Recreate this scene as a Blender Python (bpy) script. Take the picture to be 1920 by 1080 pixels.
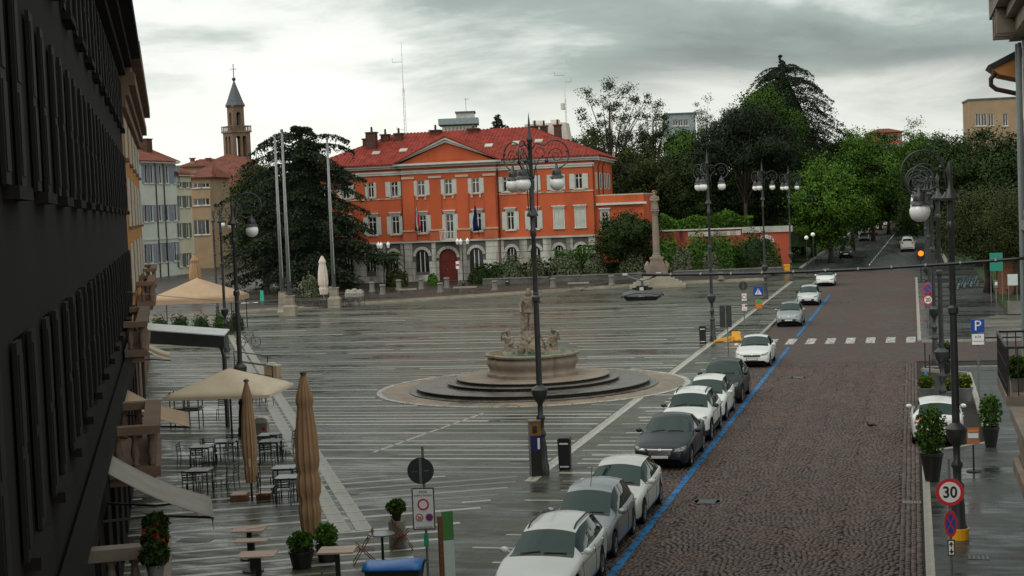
import bpy, bmesh, math, random
import numpy as np
from mathutils import Vector, Matrix
from mathutils.bvhtree import BVHTree

for o in list(bpy.data.objects): bpy.data.objects.remove(o)
scene = bpy.context.scene
COL = scene.collection
R = math.radians
random.seed(7)

# ------------------------------------------------------------------ camera
FPX, HC = 2850.0, 8.5
PITCH, ROLL = math.atan(154 / FPX), 0.041
_cp, _sp, _cr, _sr = math.cos(PITCH), math.sin(PITCH), math.cos(ROLL), math.sin(ROLL)
FW = Vector((0, _cp, -_sp)); UP0 = Vector((0, _sp, _cp))
RT = _cr * Vector((1, 0, 0)) - _sr * UP0
UPV = _sr * Vector((1, 0, 0)) + _cr * UP0
camd = bpy.data.cameras.new('camera'); cam = bpy.data.objects.new('camera', camd); COL.objects.link(cam)
camd.sensor_width = 36; camd.lens = 36 * FPX / 1920; camd.clip_start = 0.5; camd.clip_end = 9000
m = Matrix((RT, UPV, -FW)).transposed().to_4x4(); m.translation = Vector((0, 0, HC)); cam.matrix_world = m
scene.camera = cam

# ------------------------------------------------------------------ sky
SUN_EL, SUN_AZ = R(48), R(-128)      # azimuth from +Y towards +X: the sun stands behind thin cloud, left and behind
world = bpy.data.worlds.new('World'); scene.world = world; world.use_nodes = True
nt = world.node_tree; nt.nodes.clear(); N = nt.nodes.new; LK = nt.links.new
out = N('ShaderNodeOutputWorld'); bg = N('ShaderNodeBackground'); bg.inputs['Strength'].default_value = 0.10
sky = N('ShaderNodeTexSky'); sky.sky_type = 'NISHITA'; sky.sun_disc = False
sky.sun_elevation = SUN_EL; sky.sun_rotation = SUN_AZ; sky.dust_density = 3
tc = N('ShaderNodeTexCoord'); sx = N('ShaderNodeSeparateXYZ'); LK(tc.outputs['Generated'], sx.inputs[0])
def wm(op, a, b=None, clamp=False):
    n = N('ShaderNodeMath'); n.operation = op; n.use_clamp = clamp
    for i, q in enumerate((a, b)):
        if q is None: continue
        if isinstance(q, (int, float)): n.inputs[i].default_value = q
        else: LK(q, n.inputs[i])
    return n.outputs[0]
zc = wm('MAXIMUM', sx.outputs['Z'], 0.0)
den = wm('ADD', zc, 0.20)                       # cloud deck seen in perspective
cx = wm('DIVIDE', sx.outputs['X'], den); cy = wm('DIVIDE', sx.outputs['Y'], den)
cv = N('ShaderNodeCombineXYZ'); LK(cx, cv.inputs[0]); LK(cy, cv.inputs[1])
def cloud(scale, detail, rough, dist, off):
    mp = N('ShaderNodeMapping'); mp.inputs['Location'].default_value = off; LK(cv.outputs[0], mp.inputs[0])
    n = N('ShaderNodeTexNoise'); n.inputs['Scale'].default_value = scale; n.inputs['Detail'].default_value = detail
    n.inputs['Roughness'].default_value = rough; n.inputs['Distortion'].default_value = dist
    LK(mp.outputs[0], n.inputs['Vector']); return n.outputs['Fac']
OFF = (17.0, -6.0, 0)
c1 = cloud(0.34, 3, 0.45, 0.2, OFF); c2 = cloud(1.3, 8, 0.56, 0.4, (1.3, 7.2, 0)); c3 = cloud(4.0, 5, 0.55, 0.4, (4.1, 2.2, 0))
cs = wm('ADD', wm('ADD', wm('MULTIPLY', c1, 0.62), wm('MULTIPLY', c2, 0.30)), wm('MULTIPLY', c3, 0.08))
# cloud is thinner, and so brighter, towards the side where the sun stands
az = wm('ADD', wm('MULTIPLY', sx.outputs['X'], math.sin(SUN_AZ)), wm('MULTIPLY', sx.outputs['Y'], math.cos(SUN_AZ)))
cs = wm('SUBTRACT', cs, wm('MULTIPLY', wm('ADD', wm('MINIMUM', az, 0.0), 0.60), 0.36))
rp = N('ShaderNodeValToRGB'); e = rp.color_ramp.elements
e[0].position = 0.42; e[0].color = (14.0, 14.2, 13.2, 1)
e[1].position = 0.63; e[1].color = (2.6, 3.0, 2.85, 1)
q = rp.color_ramp.elements.new(0.49); q.color = (11.0, 11.3, 10.6, 1)
q = rp.color_ramp.elements.new(0.545); q.color = (4.7, 5.5, 5.1, 1)
LK(cs, rp.inputs['Fac'])
# thin bright haze towards the horizon all the way round
hq = wm('DIVIDE', wm('SUBTRACT', wm('ADD', 0.092, wm('MULTIPLY', wm('SUBTRACT', c2, 0.5), 0.10)), zc), 0.045, True); hz = wm('MULTIPLY', wm('MULTIPLY', hq, hq), wm('SUBTRACT', 3.0, wm('MULTIPLY', hq, 2.0)))
mh = N('ShaderNodeMix'); mh.data_type = 'RGBA'; LK(wm('MULTIPLY', hz, 0.78), mh.inputs['Factor'])
LK(rp.outputs['Color'], mh.inputs['A']); mh.inputs['B'].default_value = (11.6, 11.8, 10.9, 1)
mx = N('ShaderNodeMix'); mx.data_type = 'RGBA'; mx.inputs['Factor'].default_value = 0.9
LK(sky.outputs[0], mx.inputs['A']); LK(mh.outputs['Result'], mx.inputs['B'])
LK(mx.outputs['Result'], bg.inputs['Color']); LK(bg.outputs[0], out.inputs['Surface'])

# ------------------------------------------------------------------ sun (overcast)
sd = bpy.data.lights.new('sun', 'SUN'); sd.energy = 0.9; sd.angle = R(25); sd.color = (1.0, 0.96, 0.9)
sun = bpy.data.objects.new('sun', sd); COL.objects.link(sun)
sdir = Vector((math.sin(SUN_AZ) * math.cos(SUN_EL), math.cos(SUN_AZ) * math.cos(SUN_EL), math.sin(SUN_EL)))
sun.rotation_euler = sdir.to_track_quat('Z', 'Y').to_euler(); sun.location = sdir * 60 + Vector((0, 60, 0))
vs = scene.view_settings; vs.view_transform = 'Standard'; vs.look = 'None'; vs.exposure = -0.1; vs.gamma = 1.0
vs.use_curve_mapping = False

# ------------------------------------------------------------------ places
def ray(u, v): return FW + RT * ((u - 960) / FPX) + UPV * ((540 - v) / FPX)
def P(u, v, z=0.0):                     # the point at height z that photo pixel (u, v) shows
    d = ray(u, v); k = (z - HC) / d.z; return Vector((d.x * k, d.y * k, z))
def PY(u, v, Y):
    d = ray(u, v); k = Y / d.y; return Vector((d.x * k, Y, HC + d.z * k))
def pix(p):
    d = Vector(p) - Vector((0, 0, HC)); w = d.dot(FW); return 960 + FPX * d.dot(RT) / w, 540 - FPX * d.dot(UPV) / w
def TZ(B, v):
    lo, hi = -5.0, 90.0
    for _ in range(40):
        mm = (lo + hi) / 2
        if pix((B[0], B[1], mm))[1] > v: lo = mm
        else: hi = mm
    return lo
_d = ray(1710, 355); TH = math.atan2(_d.x, _d.y)
AX = Vector((math.sin(TH), math.cos(TH), 0)); NX = Vector((math.cos(TH), -math.sin(TH), 0))   # along / across the road
def W(s, t, z=0.0): return NX * s + AX * t + Vector((0, 0, z))
def ST(p): return p[0] * math.cos(TH) - p[1] * math.sin(TH), p[0] * math.sin(TH) + p[1] * math.cos(TH)
ROADZ = -0.11

# ------------------------------------------------------------------ mesh helpers
class MB:
    def __init__(s): s.v = []; s.f = []
    def add(s, vs, fs):
        o = len(s.v); s.v += [tuple(p) for p in vs]; s.f += [tuple(i + o for i in f) for f in fs]; return s
    def box(s, x0, x1, y0, y1, z0, z1):
        return s.add([(x0,y0,z0),(x1,y0,z0),(x1,y1,z0),(x0,y1,z0),(x0,y0,z1),(x1,y0,z1),(x1,y1,z1),(x0,y1,z1)],
                     [(0,3,2,1),(4,5,6,7),(0,1,5,4),(1,2,6,5),(2,3,7,6),(3,0,4,7)])
    def cbox(s, c, sx, sy, sz, rz=0, rx=0, ry=0):
        M = Matrix.Rotation(rz, 3, 'Z') @ Matrix.Rotation(ry, 3, 'Y') @ Matrix.Rotation(rx, 3, 'X'); c = Vector(c)
        vs = [c + M @ Vector((a*sx/2, b*sy/2, d*sz/2)) for d in (-1,1) for a, b in ((-1,-1),(1,-1),(1,1),(-1,1))]
        return s.add(vs, [(0,3,2,1),(4,5,6,7),(0,1,5,4),(1,2,6,5),(2,3,7,6),(3,0,4,7)])
    def bar(s, a, b, w, h=None):
        a = Vector(a); b = Vector(b); d = (b - a).normalized(); h = h or w
        u = d.cross(Vector((0,0,1)))
        if u.length < 1e-4: u = Vector((1,0,0))
        u.normalize(); n = u.cross(d)
        q = [p + u*i*w/2 + n*j*h/2 for p in (a, b) for i, j in ((-1,-1),(1,-1),(1,1),(-1,1))]
        return s.add(q, [(0,1,2,3),(7,6,5,4),(0,4,5,1),(1,5,6,2),(2,6,7,3),(3,7,4,0)])
    def tube(s, pts, r, n=8, cap=True, closed=False):
        pts = [Vector(p) for p in pts]; k = len(pts); rr = r if isinstance(r, (list, tuple)) else [r]*k
        o = len(s.v); prev = None
        for i, p in enumerate(pts):
            d = (pts[min(i+1,k-1)] - pts[max(i-1,0)])
            if d.length < 1e-9: d = Vector((0,0,1))
            d.normalize()
            if prev is None:
                u = d.cross(Vector((0,0,1)))
                if u.length < 1e-3: u = d.cross(Vector((0,1,0)))
            else:
                u = prev - d*prev.dot(d)
                if u.length < 1e-4: u = d.cross(Vector((0,0,1)))
            u.normalize(); prev = u; w = d.cross(u)
            for j in range(n):
                a = 2*math.pi*j/n; s.v.append(tuple(p + (u*math.cos(a) + w*math.sin(a))*rr[i]))
        for i in range(k-1):
            for j in range(n):
                s.f.append((o+i*n+j, o+i*n+(j+1)%n, o+(i+1)*n+(j+1)%n, o+(i+1)*n+j))
        if cap: s.f.append(tuple(o+j for j in range(n))[::-1]); s.f.append(tuple(o+(k-1)*n+j for j in range(n)))
        return s
    def lathe(s, prof, n=16, c=(0,0,0), sq=1.0, rot=0):
        o = len(s.v); k = len(prof)
        for r, z in prof:
            for j in range(n):
                a = 2*math.pi*j/n + rot; s.v.append((c[0]+r*math.cos(a), c[1]+r*math.sin(a)*sq, c[2]+z))
        for i in range(k-1):
            for j in range(n): s.f.append((o+i*n+j, o+i*n+(j+1)%n, o+(i+1)*n+(j+1)%n, o+(i+1)*n+j))
        s.f.append(tuple(o+j for j in range(n))[::-1]); s.f.append(tuple(o+(k-1)*n+j for j in range(n)))
        return s
    def ball(s, c, rx, ry=None, rz=None, n=14, m=9):
        ry = ry or rx; rz = rz or rx; o = len(s.v)
        for i in range(m+1):
            ph = math.pi*i/m
            for j in range(n):
                a = 2*math.pi*j/n; s.v.append((c[0]+rx*math.sin(ph)*math.cos(a), c[1]+ry*math.sin(ph)*math.sin(a), c[2]-rz*math.cos(ph)))
        for i in range(m):
            for j in range(n): s.f.append((o+i*n+j, o+i*n+(j+1)%n, o+(i+1)*n+(j+1)%n, o+(i+1)*n+j))
        return s
    def prism(s, poly, h0, h1, axis='z'):        # polygon (2D) extruded; axis z: (x,y), y: (x,z) along y, x: (y,z) along x
        n = len(poly); f = {'z': lambda p, h: (p[0], p[1], h), 'y': lambda p, h: (p[0], h, p[1]), 'x': lambda p, h: (h, p[0], p[1])}[axis]
        vs = [f(p, h0) for p in poly] + [f(p, h1) for p in poly]
        fs = [tuple(range(n))[::-1], tuple(range(n, 2*n))] + [(i, (i+1)%n, n+(i+1)%n, n+i) for i in range(n)]
        return s.add(vs, fs)
    def mesh(s, name, smooth=False):
        me = bpy.data.meshes.new(name); me.from_pydata(s.v, [], s.f); me.update()
        if smooth:
            me.polygons.foreach_set('use_smooth', [True]*len(me.polygons))
        return me
    def build(s, name, mat, parent=None, smooth=False, fix=False, auto=None):
        me = s.mesh(name, smooth or auto is not None)
        if fix:
            bm = bmesh.new(); bm.from_mesh(me); bmesh.ops.recalc_face_normals(bm, faces=bm.faces); bm.to_mesh(me); bm.free()
        if auto is not None: me.set_sharp_from_angle(angle=R(auto))
        return link(name, me, mat, parent)
def link(name, me, mat, parent=None):
    if mat is not None and not me.materials: me.materials.append(mat)
    o = bpy.data.objects.new(name, me); COL.objects.link(o)
    if parent is not None: o.parent = parent
    return o
def np_mesh(name, V, F, smooth=False):           # V (n,3), F (m,k) arrays
    me = bpy.data.meshes.new(name); n, k = F.shape
    me.vertices.add(len(V)); me.vertices.foreach_set('co', np.ascontiguousarray(V, dtype=np.float32).ravel())
    me.loops.add(n*k); me.loops.foreach_set('vertex_index', np.ascontiguousarray(F, dtype=np.int32).ravel())
    me.polygons.add(n); me.polygons.foreach_set('loop_start', np.arange(0, n*k, k, dtype=np.int32))
    try: me.polygons.foreach_set('loop_total', np.full(n, k, dtype=np.int32))
    except Exception: pass
    if smooth: me.polygons.foreach_set('use_smooth', np.ones(n, dtype=bool))
    me.update(calc_edges=True); return me
def tag(o, label=None, cat=None, group=None, kind=None):
    if label: o['label'] = label
    if cat: o['category'] = cat
    if group: o['group'] = group
    if kind: o['kind'] = kind
    return o
def thing(name, label, cat, loc=(0,0,0), rz=0.0, group=None):
    o = bpy.data.objects.new(name, None); COL.objects.link(o); o.empty_display_size = 0.2
    o.location = loc; o.rotation_euler = (0, 0, rz); return tag(o, label, cat, group)
def copy_tree(o, parent=None):
    c = o.copy(); COL.objects.link(c); c.parent = parent
    for ch in list(o.children): copy_tree(ch, c)
    return c
def text_mesh(txt, size, depth=0.004, align='CENTER', bold=0.0):
    cu = bpy.data.curves.new('lettering', 'FONT'); cu.body = txt; cu.size = size; cu.extrude = depth/2
    cu.offset = bold*size; cu.align_x = align; cu.align_y = 'CENTER'; cu.resolution_u = 3
    ob = bpy.data.objects.new('tmp', cu); COL.objects.link(ob)
    me = bpy.data.meshes.new_from_object(ob.evaluated_get(bpy.context.evaluated_depsgraph_get()))
    bpy.data.objects.remove(ob); bpy.data.curves.remove(cu); me.name = 'lettering'; return me

# ------------------------------------------------------------------ materials
def mat(name, col, rough=0.6, metal=0.0, var=0.18, scale=2.0, bump=0.0, bscale=30.0, coat=0.0, spec=0.5, col2=None,
        streak=None, island=0.0, emit=None, estr=0.0, rvar=0.0, detail=5):
    M = bpy.data.materials.new(name); M.use_nodes = True; t = M.node_tree; b = t.nodes['Principled BSDF']
    n = t.nodes.new; l = t.links.new
    b.inputs['Roughness'].default_value = rough; b.inputs['Metallic'].default_value = metal
    b.inputs['Coat Weight'].default_value = coat; b.inputs['Coat Roughness'].default_value = 0.03
    b.inputs['Specular IOR Level'].default_value = spec if (spec != .5 or rough < .5) else .18
    c2 = col2 or tuple(min(1, c*(1+var)) for c in col); c1 = tuple(c*(1-var) for c in col) if not col2 else col
    if var == 0 and not col2 and not island:
        b.inputs['Base Color'].default_value = (*col, 1)
    else:
        co = n('ShaderNodeTexCoord'); mp = n('ShaderNodeMapping'); l(co.outputs['Object'], mp.inputs[0])
        if streak: mp.inputs['Scale'].default_value = streak
        nz = n('ShaderNodeTexNoise'); nz.inputs['Scale'].default_value = scale; nz.inputs['Detail'].default_value = detail
        nz.inputs['Roughness'].default_value = 0.62; l(mp.outputs[0], nz.inputs['Vector'])
        rmp = n('ShaderNodeValToRGB'); rmp.color_ramp.elements[0].position = 0.3; rmp.color_ramp.elements[1].position = 0.7
        rmp.color_ramp.elements[0].color = (*c1, 1); rmp.color_ramp.elements[1].color = (*c2, 1); l(nz.outputs['Fac'], rmp.inputs[0])
        cur = rmp.outputs[0]
        if island:
            g = n('ShaderNodeNewGeometry'); ma = n('ShaderNodeMapRange'); l(g.outputs['Random Per Island'], ma.inputs[0])
            ma.inputs['To Min'].default_value = 1 - island; ma.inputs['To Max'].default_value = 1 + island
            vm = n('ShaderNodeVectorMath'); vm.operation = 'SCALE'; l(cur, vm.inputs[0]); l(ma.outputs[0], vm.inputs['Scale']); cur = vm.outputs[0]
        l(cur, b.inputs['Base Color'])
        if rvar:
            mr = n('ShaderNodeMapRange'); l(nz.outputs['Fac'], mr.inputs[0]); mr.inputs['From Min'].default_value = .3; mr.inputs['From Max'].default_value = .7
            mr.inputs['To Min'].default_value = max(0.02, rough-rvar); mr.inputs['To Max'].default_value = min(1, rough+rvar); l(mr.outputs[0], b.inputs['Roughness'])
    if bump:
        co2 = n('ShaderNodeTexCoord'); nb = n('ShaderNodeTexNoise'); nb.inputs['Scale'].default_value = bscale; nb.inputs['Detail'].default_value = 4
        l(co2.outputs['Object'], nb.inputs['Vector']); bp = n('ShaderNodeBump'); bp.inputs['Strength'].default_value = bump
        bp.inputs['Distance'].default_value = 0.02; l(nb.outputs['Fac'], bp.inputs['Height']); l(bp.outputs[0], b.inputs['Normal'])
    if emit: b.inputs['Emission Color'].default_value = (*emit, 1); b.inputs['Emission Strength'].default_value = estr
    return M
M = {}
def mk(name, *a, **k): M[name] = mat(name, *a, **k); return M[name]
mk('stone_pale', (.27,.24,.19), .55, var=.25, scale=1.2, bump=.3, bscale=14)
mk('stone_brown', (.20,.165,.13), .6, var=.3, scale=.8, bump=.4, bscale=9)
mk('stone_grey', (.17,.165,.15), .5, var=.25, scale=.9, bump=.3, bscale=12)
mk('stone_wet', (.085,.085,.08), .28, var=.35, scale=.9, bump=.25, bscale=10, rvar=.14)
mk('strip_stone', (.33,.32,.275), .28, var=.35, scale=1.3, rvar=.18, bump=.2, bscale=12)
mk('kerb_stone', (.25,.235,.20), .4, var=.25, scale=1.5, island=.12, bump=.2, bscale=18)
mk('iron', (.045,.048,.05), .38, metal=.35, var=.2, scale=4)
mk('iron_black', (.014,.014,.015), .4, var=.2, scale=4)
mk('iron_grey', (.16,.17,.17), .42, metal=.3, var=.15, scale=4)
mk('white_metal', (.70,.70,.68), .4, var=.06)
mk('globe', (.80,.80,.78), .25, var=.05, coat=.4)
mk('glass_dark', (.018,.022,.024), .06, var=.1, spec=.7)
mk('car_glass', (.006,.017,.015), .04, var=.1, spec=.42)
mk('lamp_shade_metal', (.085,.09,.092), .45, metal=.2, var=.15); mk('rubber', (.012,.012,.012), .7, var=.2)
mk('chrome', (.6,.6,.6), .18, metal=1, var=0)
mk('rim', (.32,.33,.34), .3, metal=.8, var=.05)
mk('red_paint', (.55,.02,.03), .35, var=.06); mk('blue_paint', (.012,.06,.30), .35, var=.06)
mk('white_paint', (.72,.72,.70), .4, var=.06); mk('black_paint', (.012,.012,.012), .45, var=.1)
mk('yellow_plastic', (.75,.36,.012), .4, var=.12); mk('orange_paint', (.55,.20,.04), .5, var=.1)
mk('green_paint', (.02,.30,.13), .4, var=.1)
mk('wood', (.44,.32,.26), .5, var=.25, scale=3, streak=(1,12,12)); mk('wood_dark', (.16,.07,.04), .5, var=.25, scale=3, streak=(1,10,10))
mk('canvas_beige', (.37,.265,.175), .85, var=.10, scale=1.2); mk('canvas_tan', (.34,.21,.12), .85, var=.16, scale=2.0)
mk('canvas_cream', (.56,.47,.35), .85, var=.10, scale=1.0); mk('canvas_grey', (.27,.25,.22), .85, var=.12); mk('canvas_pink', (.62,.54,.48), .85, var=.1)
mk('bark', (.055,.042,.032), .85, var=.4, scale=2, bump=.5, bscale=10)
mk('soil', (.05,.035,.025), .9, var=.3)
mk('terracotta', (.32,.12,.06), .7, var=.2)
M['car_glass'].node_tree.nodes['Principled BSDF'].inputs['Specular Tint'].default_value = (.55,.85,.80,1)
def leafmat(name, a, b, tr=0.15):
    X = mat(name, a, .55, col2=b, scale=.55, island=.32, detail=4, spec=.10); M[name] = X; return X
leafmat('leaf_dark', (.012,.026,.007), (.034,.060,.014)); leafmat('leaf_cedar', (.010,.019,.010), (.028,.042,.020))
leafmat('leaf_mid', (.022,.055,.006), (.060,.120,.015)); leafmat('leaf_bright', (.028,.072,.008), (.080,.156,.017))
leafmat('leaf_olive', (.07,.085,.045), (.15,.165,.10)); leafmat('leaf_yellow', (.12,.11,.012), (.42,.30,.02))
leafmat('leaf_hedge', (.030,.080,.009), (.085,.18,.020)); leafmat('leaf_autumn', (.022,.032,.010), (.055,.066,.020)); leafmat('leaf_red', (.25,.01,.01), (.5,.03,.02))
# ================================================================== GROUND
def rough_ground(name, c1, c2, bw=0.9, bh=0.5, mortar=0.012, mcol=None, r0=.10, r1=.5, nscale=.35, stretch=(.35,1,1), bump=.25, wet=.55):
    X = bpy.data.materials.new(name); X.use_nodes = True; t = X.node_tree; b = t.nodes['Principled BSDF']; n = t.nodes.new; l = t.links.new
    co = n('ShaderNodeTexCoord')
    br = n('ShaderNodeTexBrick'); l(co.outputs['Object'], br.inputs['Vector']); br.inputs['Scale'].default_value = 1
    br.inputs['Brick Width'].default_value = bw; br.inputs['Row Height'].default_value = bh; br.inputs['Mortar Size'].default_value = mortar
    br.inputs['Color1'].default_value = (*c1, 1); br.inputs['Color2'].default_value = (*c2, 1)
    mc = mcol or tuple(c*.45 for c in c1); br.inputs['Mortar'].default_value = (*mc, 1); br.inputs['Bias'].default_value = 0
    mp = n('ShaderNodeMapping'); mp.inputs['Scale'].default_value = stretch; l(co.outputs['Object'], mp.inputs[0])
    nz = n('ShaderNodeTexNoise'); nz.inputs['Scale'].default_value = nscale; nz.inputs['Detail'].default_value = 7; nz.inputs['Roughness'].default_value = .65
    l(mp.outputs[0], nz.inputs['Vector'])
    n2 = n('ShaderNodeTexNoise'); n2.inputs['Scale'].default_value = nscale*9; n2.inputs['Detail'].default_value = 4; l(mp.outputs[0], n2.inputs['Vector'])
    ad = n('ShaderNodeMath'); ad.operation = 'MULTIPLY_ADD'; l(n2.outputs['Fac'], ad.inputs[0]); ad.inputs[1].default_value = .45; l(nz.outputs['Fac'], ad.inputs[2])
    mr = n('ShaderNodeMapRange'); l(ad.outputs[0], mr.inputs[0]); mr.inputs['From Min'].default_value = .60; mr.inputs['From Max'].default_value = .84
    rr = n('ShaderNodeMapRange'); l(mr.outputs[0], rr.inputs[0]); rr.inputs['To Min'].default_value = r0; rr.inputs['To Max'].default_value = r1
    l(rr.outputs[0], b.inputs['Roughness'])
    # wetter stone is darker stone
    cm = n('ShaderNodeMapRange'); l(mr.outputs[0], cm.inputs[0]); cm.inputs['To Min'].default_value = wet; cm.inputs['To Max'].default_value = 1.25
    vm = n('ShaderNodeVectorMath'); vm.operation = 'SCALE'; l(br.outputs['Color'], vm.inputs[0]); l(cm.outputs[0], vm.inputs['Scale'])
    l(vm.outputs[0], b.inputs['Base Color'])
    n3 = n('ShaderNodeTexNoise'); n3.inputs['Scale'].default_value = 7; n3.inputs['Detail'].default_value = 5; l(co.outputs['Object'], n3.inputs['Vector'])
    hs = n('ShaderNodeMath'); hs.operation = 'MULTIPLY_ADD'; l(br.outputs['Fac'], hs.inputs[0]); hs.inputs[1].default_value = -1.0; l(n3.outputs['Fac'], hs.inputs[2])
    bp = n('ShaderNodeBump'); bp.inputs['Strength'].default_value = bump; bp.inputs['Distance'].default_value = .012; l(hs.outputs[0], bp.inputs['Height'])
    l(bp.outputs[0], b.inputs['Normal']); b.inputs['Specular IOR Level'].default_value = .24; M[name] = X; return X
rough_ground('piazza_stone', (.080,.082,.062), (.048,.051,.040), bw=1.15, bh=.5, r0=.14, r1=.60, wet=.5)
rough_ground('paving_red', (.045,.034,.028), (.033,.027,.024), bw=.6, bh=.3, r0=.2, r1=.6)
rough_ground('sidewalk_stone', (.050,.052,.050), (.036,.038,.038), bw=1.0, bh=.42, r0=.12, r1=.5)
rough_ground('sidewalk_tan', (.13,.12,.10), (.10,.095,.085), bw=1.0, bh=.5, r0=.25, r1=.6)
rough_ground('road_setts', (.092,.060,.050), (.064,.045,.038), bw=.14, bh=.12, mortar=.02, r0=.45, r1=.8, stretch=(1,.5,1), bump=.5, wet=.75)
rough_ground('asphalt', (.030,.033,.030), (.026,.029,.027), bw=40, bh=40, mortar=0, r0=.22, r1=.55, nscale=.12, stretch=(1.6,.3,1))
rough_ground('ring_paving', (.26,.20,.14), (.20,.16,.12), bw=.3, bh=.2, r0=.25, r1=.6, stretch=(1,1,1))
mk('strip_dull', (.20,.19,.165), .30, var=.4, scale=1.1, rvar=.2, bump=.2, bscale=12); mk('strip_dark', (.13,.128,.11), .3, var=.4, scale=1.1, rvar=.2, bump=.2, bscale=12); mk('grass', (.022,.04,.012), .8, var=.4, scale=1.5, bump=.5, bscale=12); mk('cobble', (.076,.052,.044), .5, var=.3, scale=.5, island=.42, rvar=.16, spec=.25)
mk('joint', (.02,.016,.014), .7, var=.2); mk('earth', (.05,.055,.035), .9, var=.3, scale=.05)
def painted(name, col, wear=.5, sc=6):
    X = mat(name, col, .5, var=.15, scale=3); t = X.node_tree; n = t.nodes.new; l = t.links.new; b = t.nodes['Principled BSDF']
    co = n('ShaderNodeTexCoord'); nz = n('ShaderNodeTexNoise'); nz.inputs['Scale'].default_value = sc; nz.inputs['Detail'].default_value = 6; l(co.outputs['Object'], nz.inputs['Vector'])
    rp = n('ShaderNodeValToRGB'); rp.color_ramp.elements[0].position = wear-.09; rp.color_ramp.elements[1].position = wear+.09; l(nz.outputs['Fac'], rp.inputs[0])
    l(rp.outputs[0], b.inputs['Alpha']); M[name] = X
painted('paint_blue', (.012,.135,.33), .40, 5); painted('paint_white', (.46,.46,.44), .45, 7)

def sheet(name, pts, z, material, kind='structure', parent=None):       # polygon in (s, t)
    mb = MB(); mb.add([(s, t, z) for s, t in pts], [tuple(range(len(pts)))])
    o = mb.build(name, M[material], parent)
    if o.data.polygons[0].normal.z < 0: o.data.flip_normals()
    if parent is None: o.rotation_euler.z = -TH
    if kind: tag(o, kind=kind)
    return o
def rect(s0, s1, t0, t1): return [(s0,t0),(s1,t0),(s1,t1),(s0,t1)]
ground = sheet('ground', rect(-4000, 4000, -400, 6000), -0.30, 'earth')
KL, KR, BL = -9.12, 0.08, -6.95
road = sheet('road', rect(KL-.1, 60, 10, 78.5), ROADZ-.035, 'joint')
roadf = sheet('road', rect(KL-.1, 60, 78.46, 176), ROADZ-.006, 'road_setts')
avenue = sheet('avenue', rect(-12.5, 3.4, 172, 480), ROADZ-.001, 'asphalt')
sheet('cross_street', rect(-80, 120, 168, 178), ROADZ-.003, 'asphalt')
# ---- setts laid in segmental arcs (about 26,000: too many to single out)
rng = np.random.default_rng(3)
def setts():
    C = []
    pitch = .125; W_ = 1.45
    ncol = 6; s0 = KL + .02
    cols = np.linspace(s0, -.52, ncol+1)
    for c in range(ncol):
        a, b = cols[c], cols[c+1]; mid = (a+b)/2; hw = (b-a)/2
        n = int(round((b-a)/pitch))
        for k in range(int((79.2-30)/pitch)):
            t = 30 + k*pitch + (c % 2)*.06
            off = (k % 2)*.5*pitch
            s = a + (np.arange(n)+.5)*(b-a)/n + rng.uniform(-.48, .48)*pitch + np.cumsum(rng.normal(0, .012, n)); s = s[(s < b+.01) & (s > a-.01)]
            h = -.55*((s-mid)/hw)**2
            sl = -1.1*(s-mid)/hw/hw
            C.append(np.stack([s, t+h, np.arctan(sl), np.full_like(s, pitch*.86), np.full_like(s, pitch*.84)], 1))
    for r in range(4):
        w = .135; s = -.52 + w*(r+.5)
        t = np.arange(30 + .11*r, 78.4, .22)
        C.append(np.stack([np.full_like(t, s), t, np.zeros_like(t), np.full_like(t, w*.88), np.full_like(t, .205)], 1))
    C = np.concatenate(C); C = C[(C[:,1] > 30.5) & (C[:,1] < 78.58)]
    n = len(C)
    C[:,0] += rng.normal(0, .007, n); C[:,1] += rng.normal(0, .007, n); C[:,2] += rng.normal(0, .05, n)
    hx = C[:,3]/2*(1+rng.normal(0,.06,n)); hy = C[:,4]/2*(1+rng.normal(0,.06,n))
    ca, sa = np.cos(C[:,2]), np.sin(C[:,2])
    zt = ROADZ + rng.normal(0, .003, n); V = np.zeros((n, 8, 3))
    tx, ty = rng.normal(0,.035,n), rng.normal(0,.035,n)
    for i, (a, b) in enumerate(((-1,-1),(1,-1),(1,1),(-1,1))):
        for lvl, k, in ((0, 1.0), (4, .84)):
            x, y = a*hx*k, b*hy*k
            V[:, i+lvl, 0] = C[:,0] + x*ca - y*sa; V[:, i+lvl, 1] = C[:,1] + x*sa + y*ca
            V[:, i+lvl, 2] = (zt - .028) if lvl == 0 else zt + a*tx*hx + b*ty*hy
    F0 = np.array([(4,5,6,7),(0,1,5,4),(1,2,6,5),(2,3,7,6),(3,0,4,7)])
    F = (F0[None] + 8*np.arange(n)[:,None,None]).reshape(-1,4)
    return np_mesh('setts', V.reshape(-1,3), F)
tag(link('setts', setts(), M['cobble'], road), kind='stuff')
# ---- painted lines
def stripe(name, s0, s1, t0, t1, m, parent, z=ROADZ+.006): return sheet(name, rect(s0, s1, t0, t1), z, m, None, parent)
stripe('bay_line', BL-.10, BL+.10, 30, 86.6, 'paint_blue', road); stripe('bay_line', BL-.10, BL+.10, 92.8, 131, 'paint_blue', roadf)
for t in (35.0, 40.6, 46.2, 51.7, 57.2, 62.8, 68.3, 73.8):
    stripe('bay_tick', BL-.75, BL-.08, t-.05, t+.05, 'paint_blue', road)
for t in (98, 108.5, 119): stripe('bay_tick', BL-.75, BL-.08, t-.05, t+.05, 'paint_blue', roadf)
stripe('bay_line', .35, .47, 62, 75, 'paint_blue', road)
for i in range(8):
    s = -8.45 + i*1.13
    stripe('zebra_bar', s, s+.52, 88.2, 91.6, 'paint_white', roadf)
mb = MB()
for i in range(26):
    t = 181 + i*6.4; sc = -5.05 + (t-181)*.0118
    stripe('lane_dash', sc-.07, sc+.07, t, t+5.2, 'paint_white', avenue, ROADZ+.004)
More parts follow.
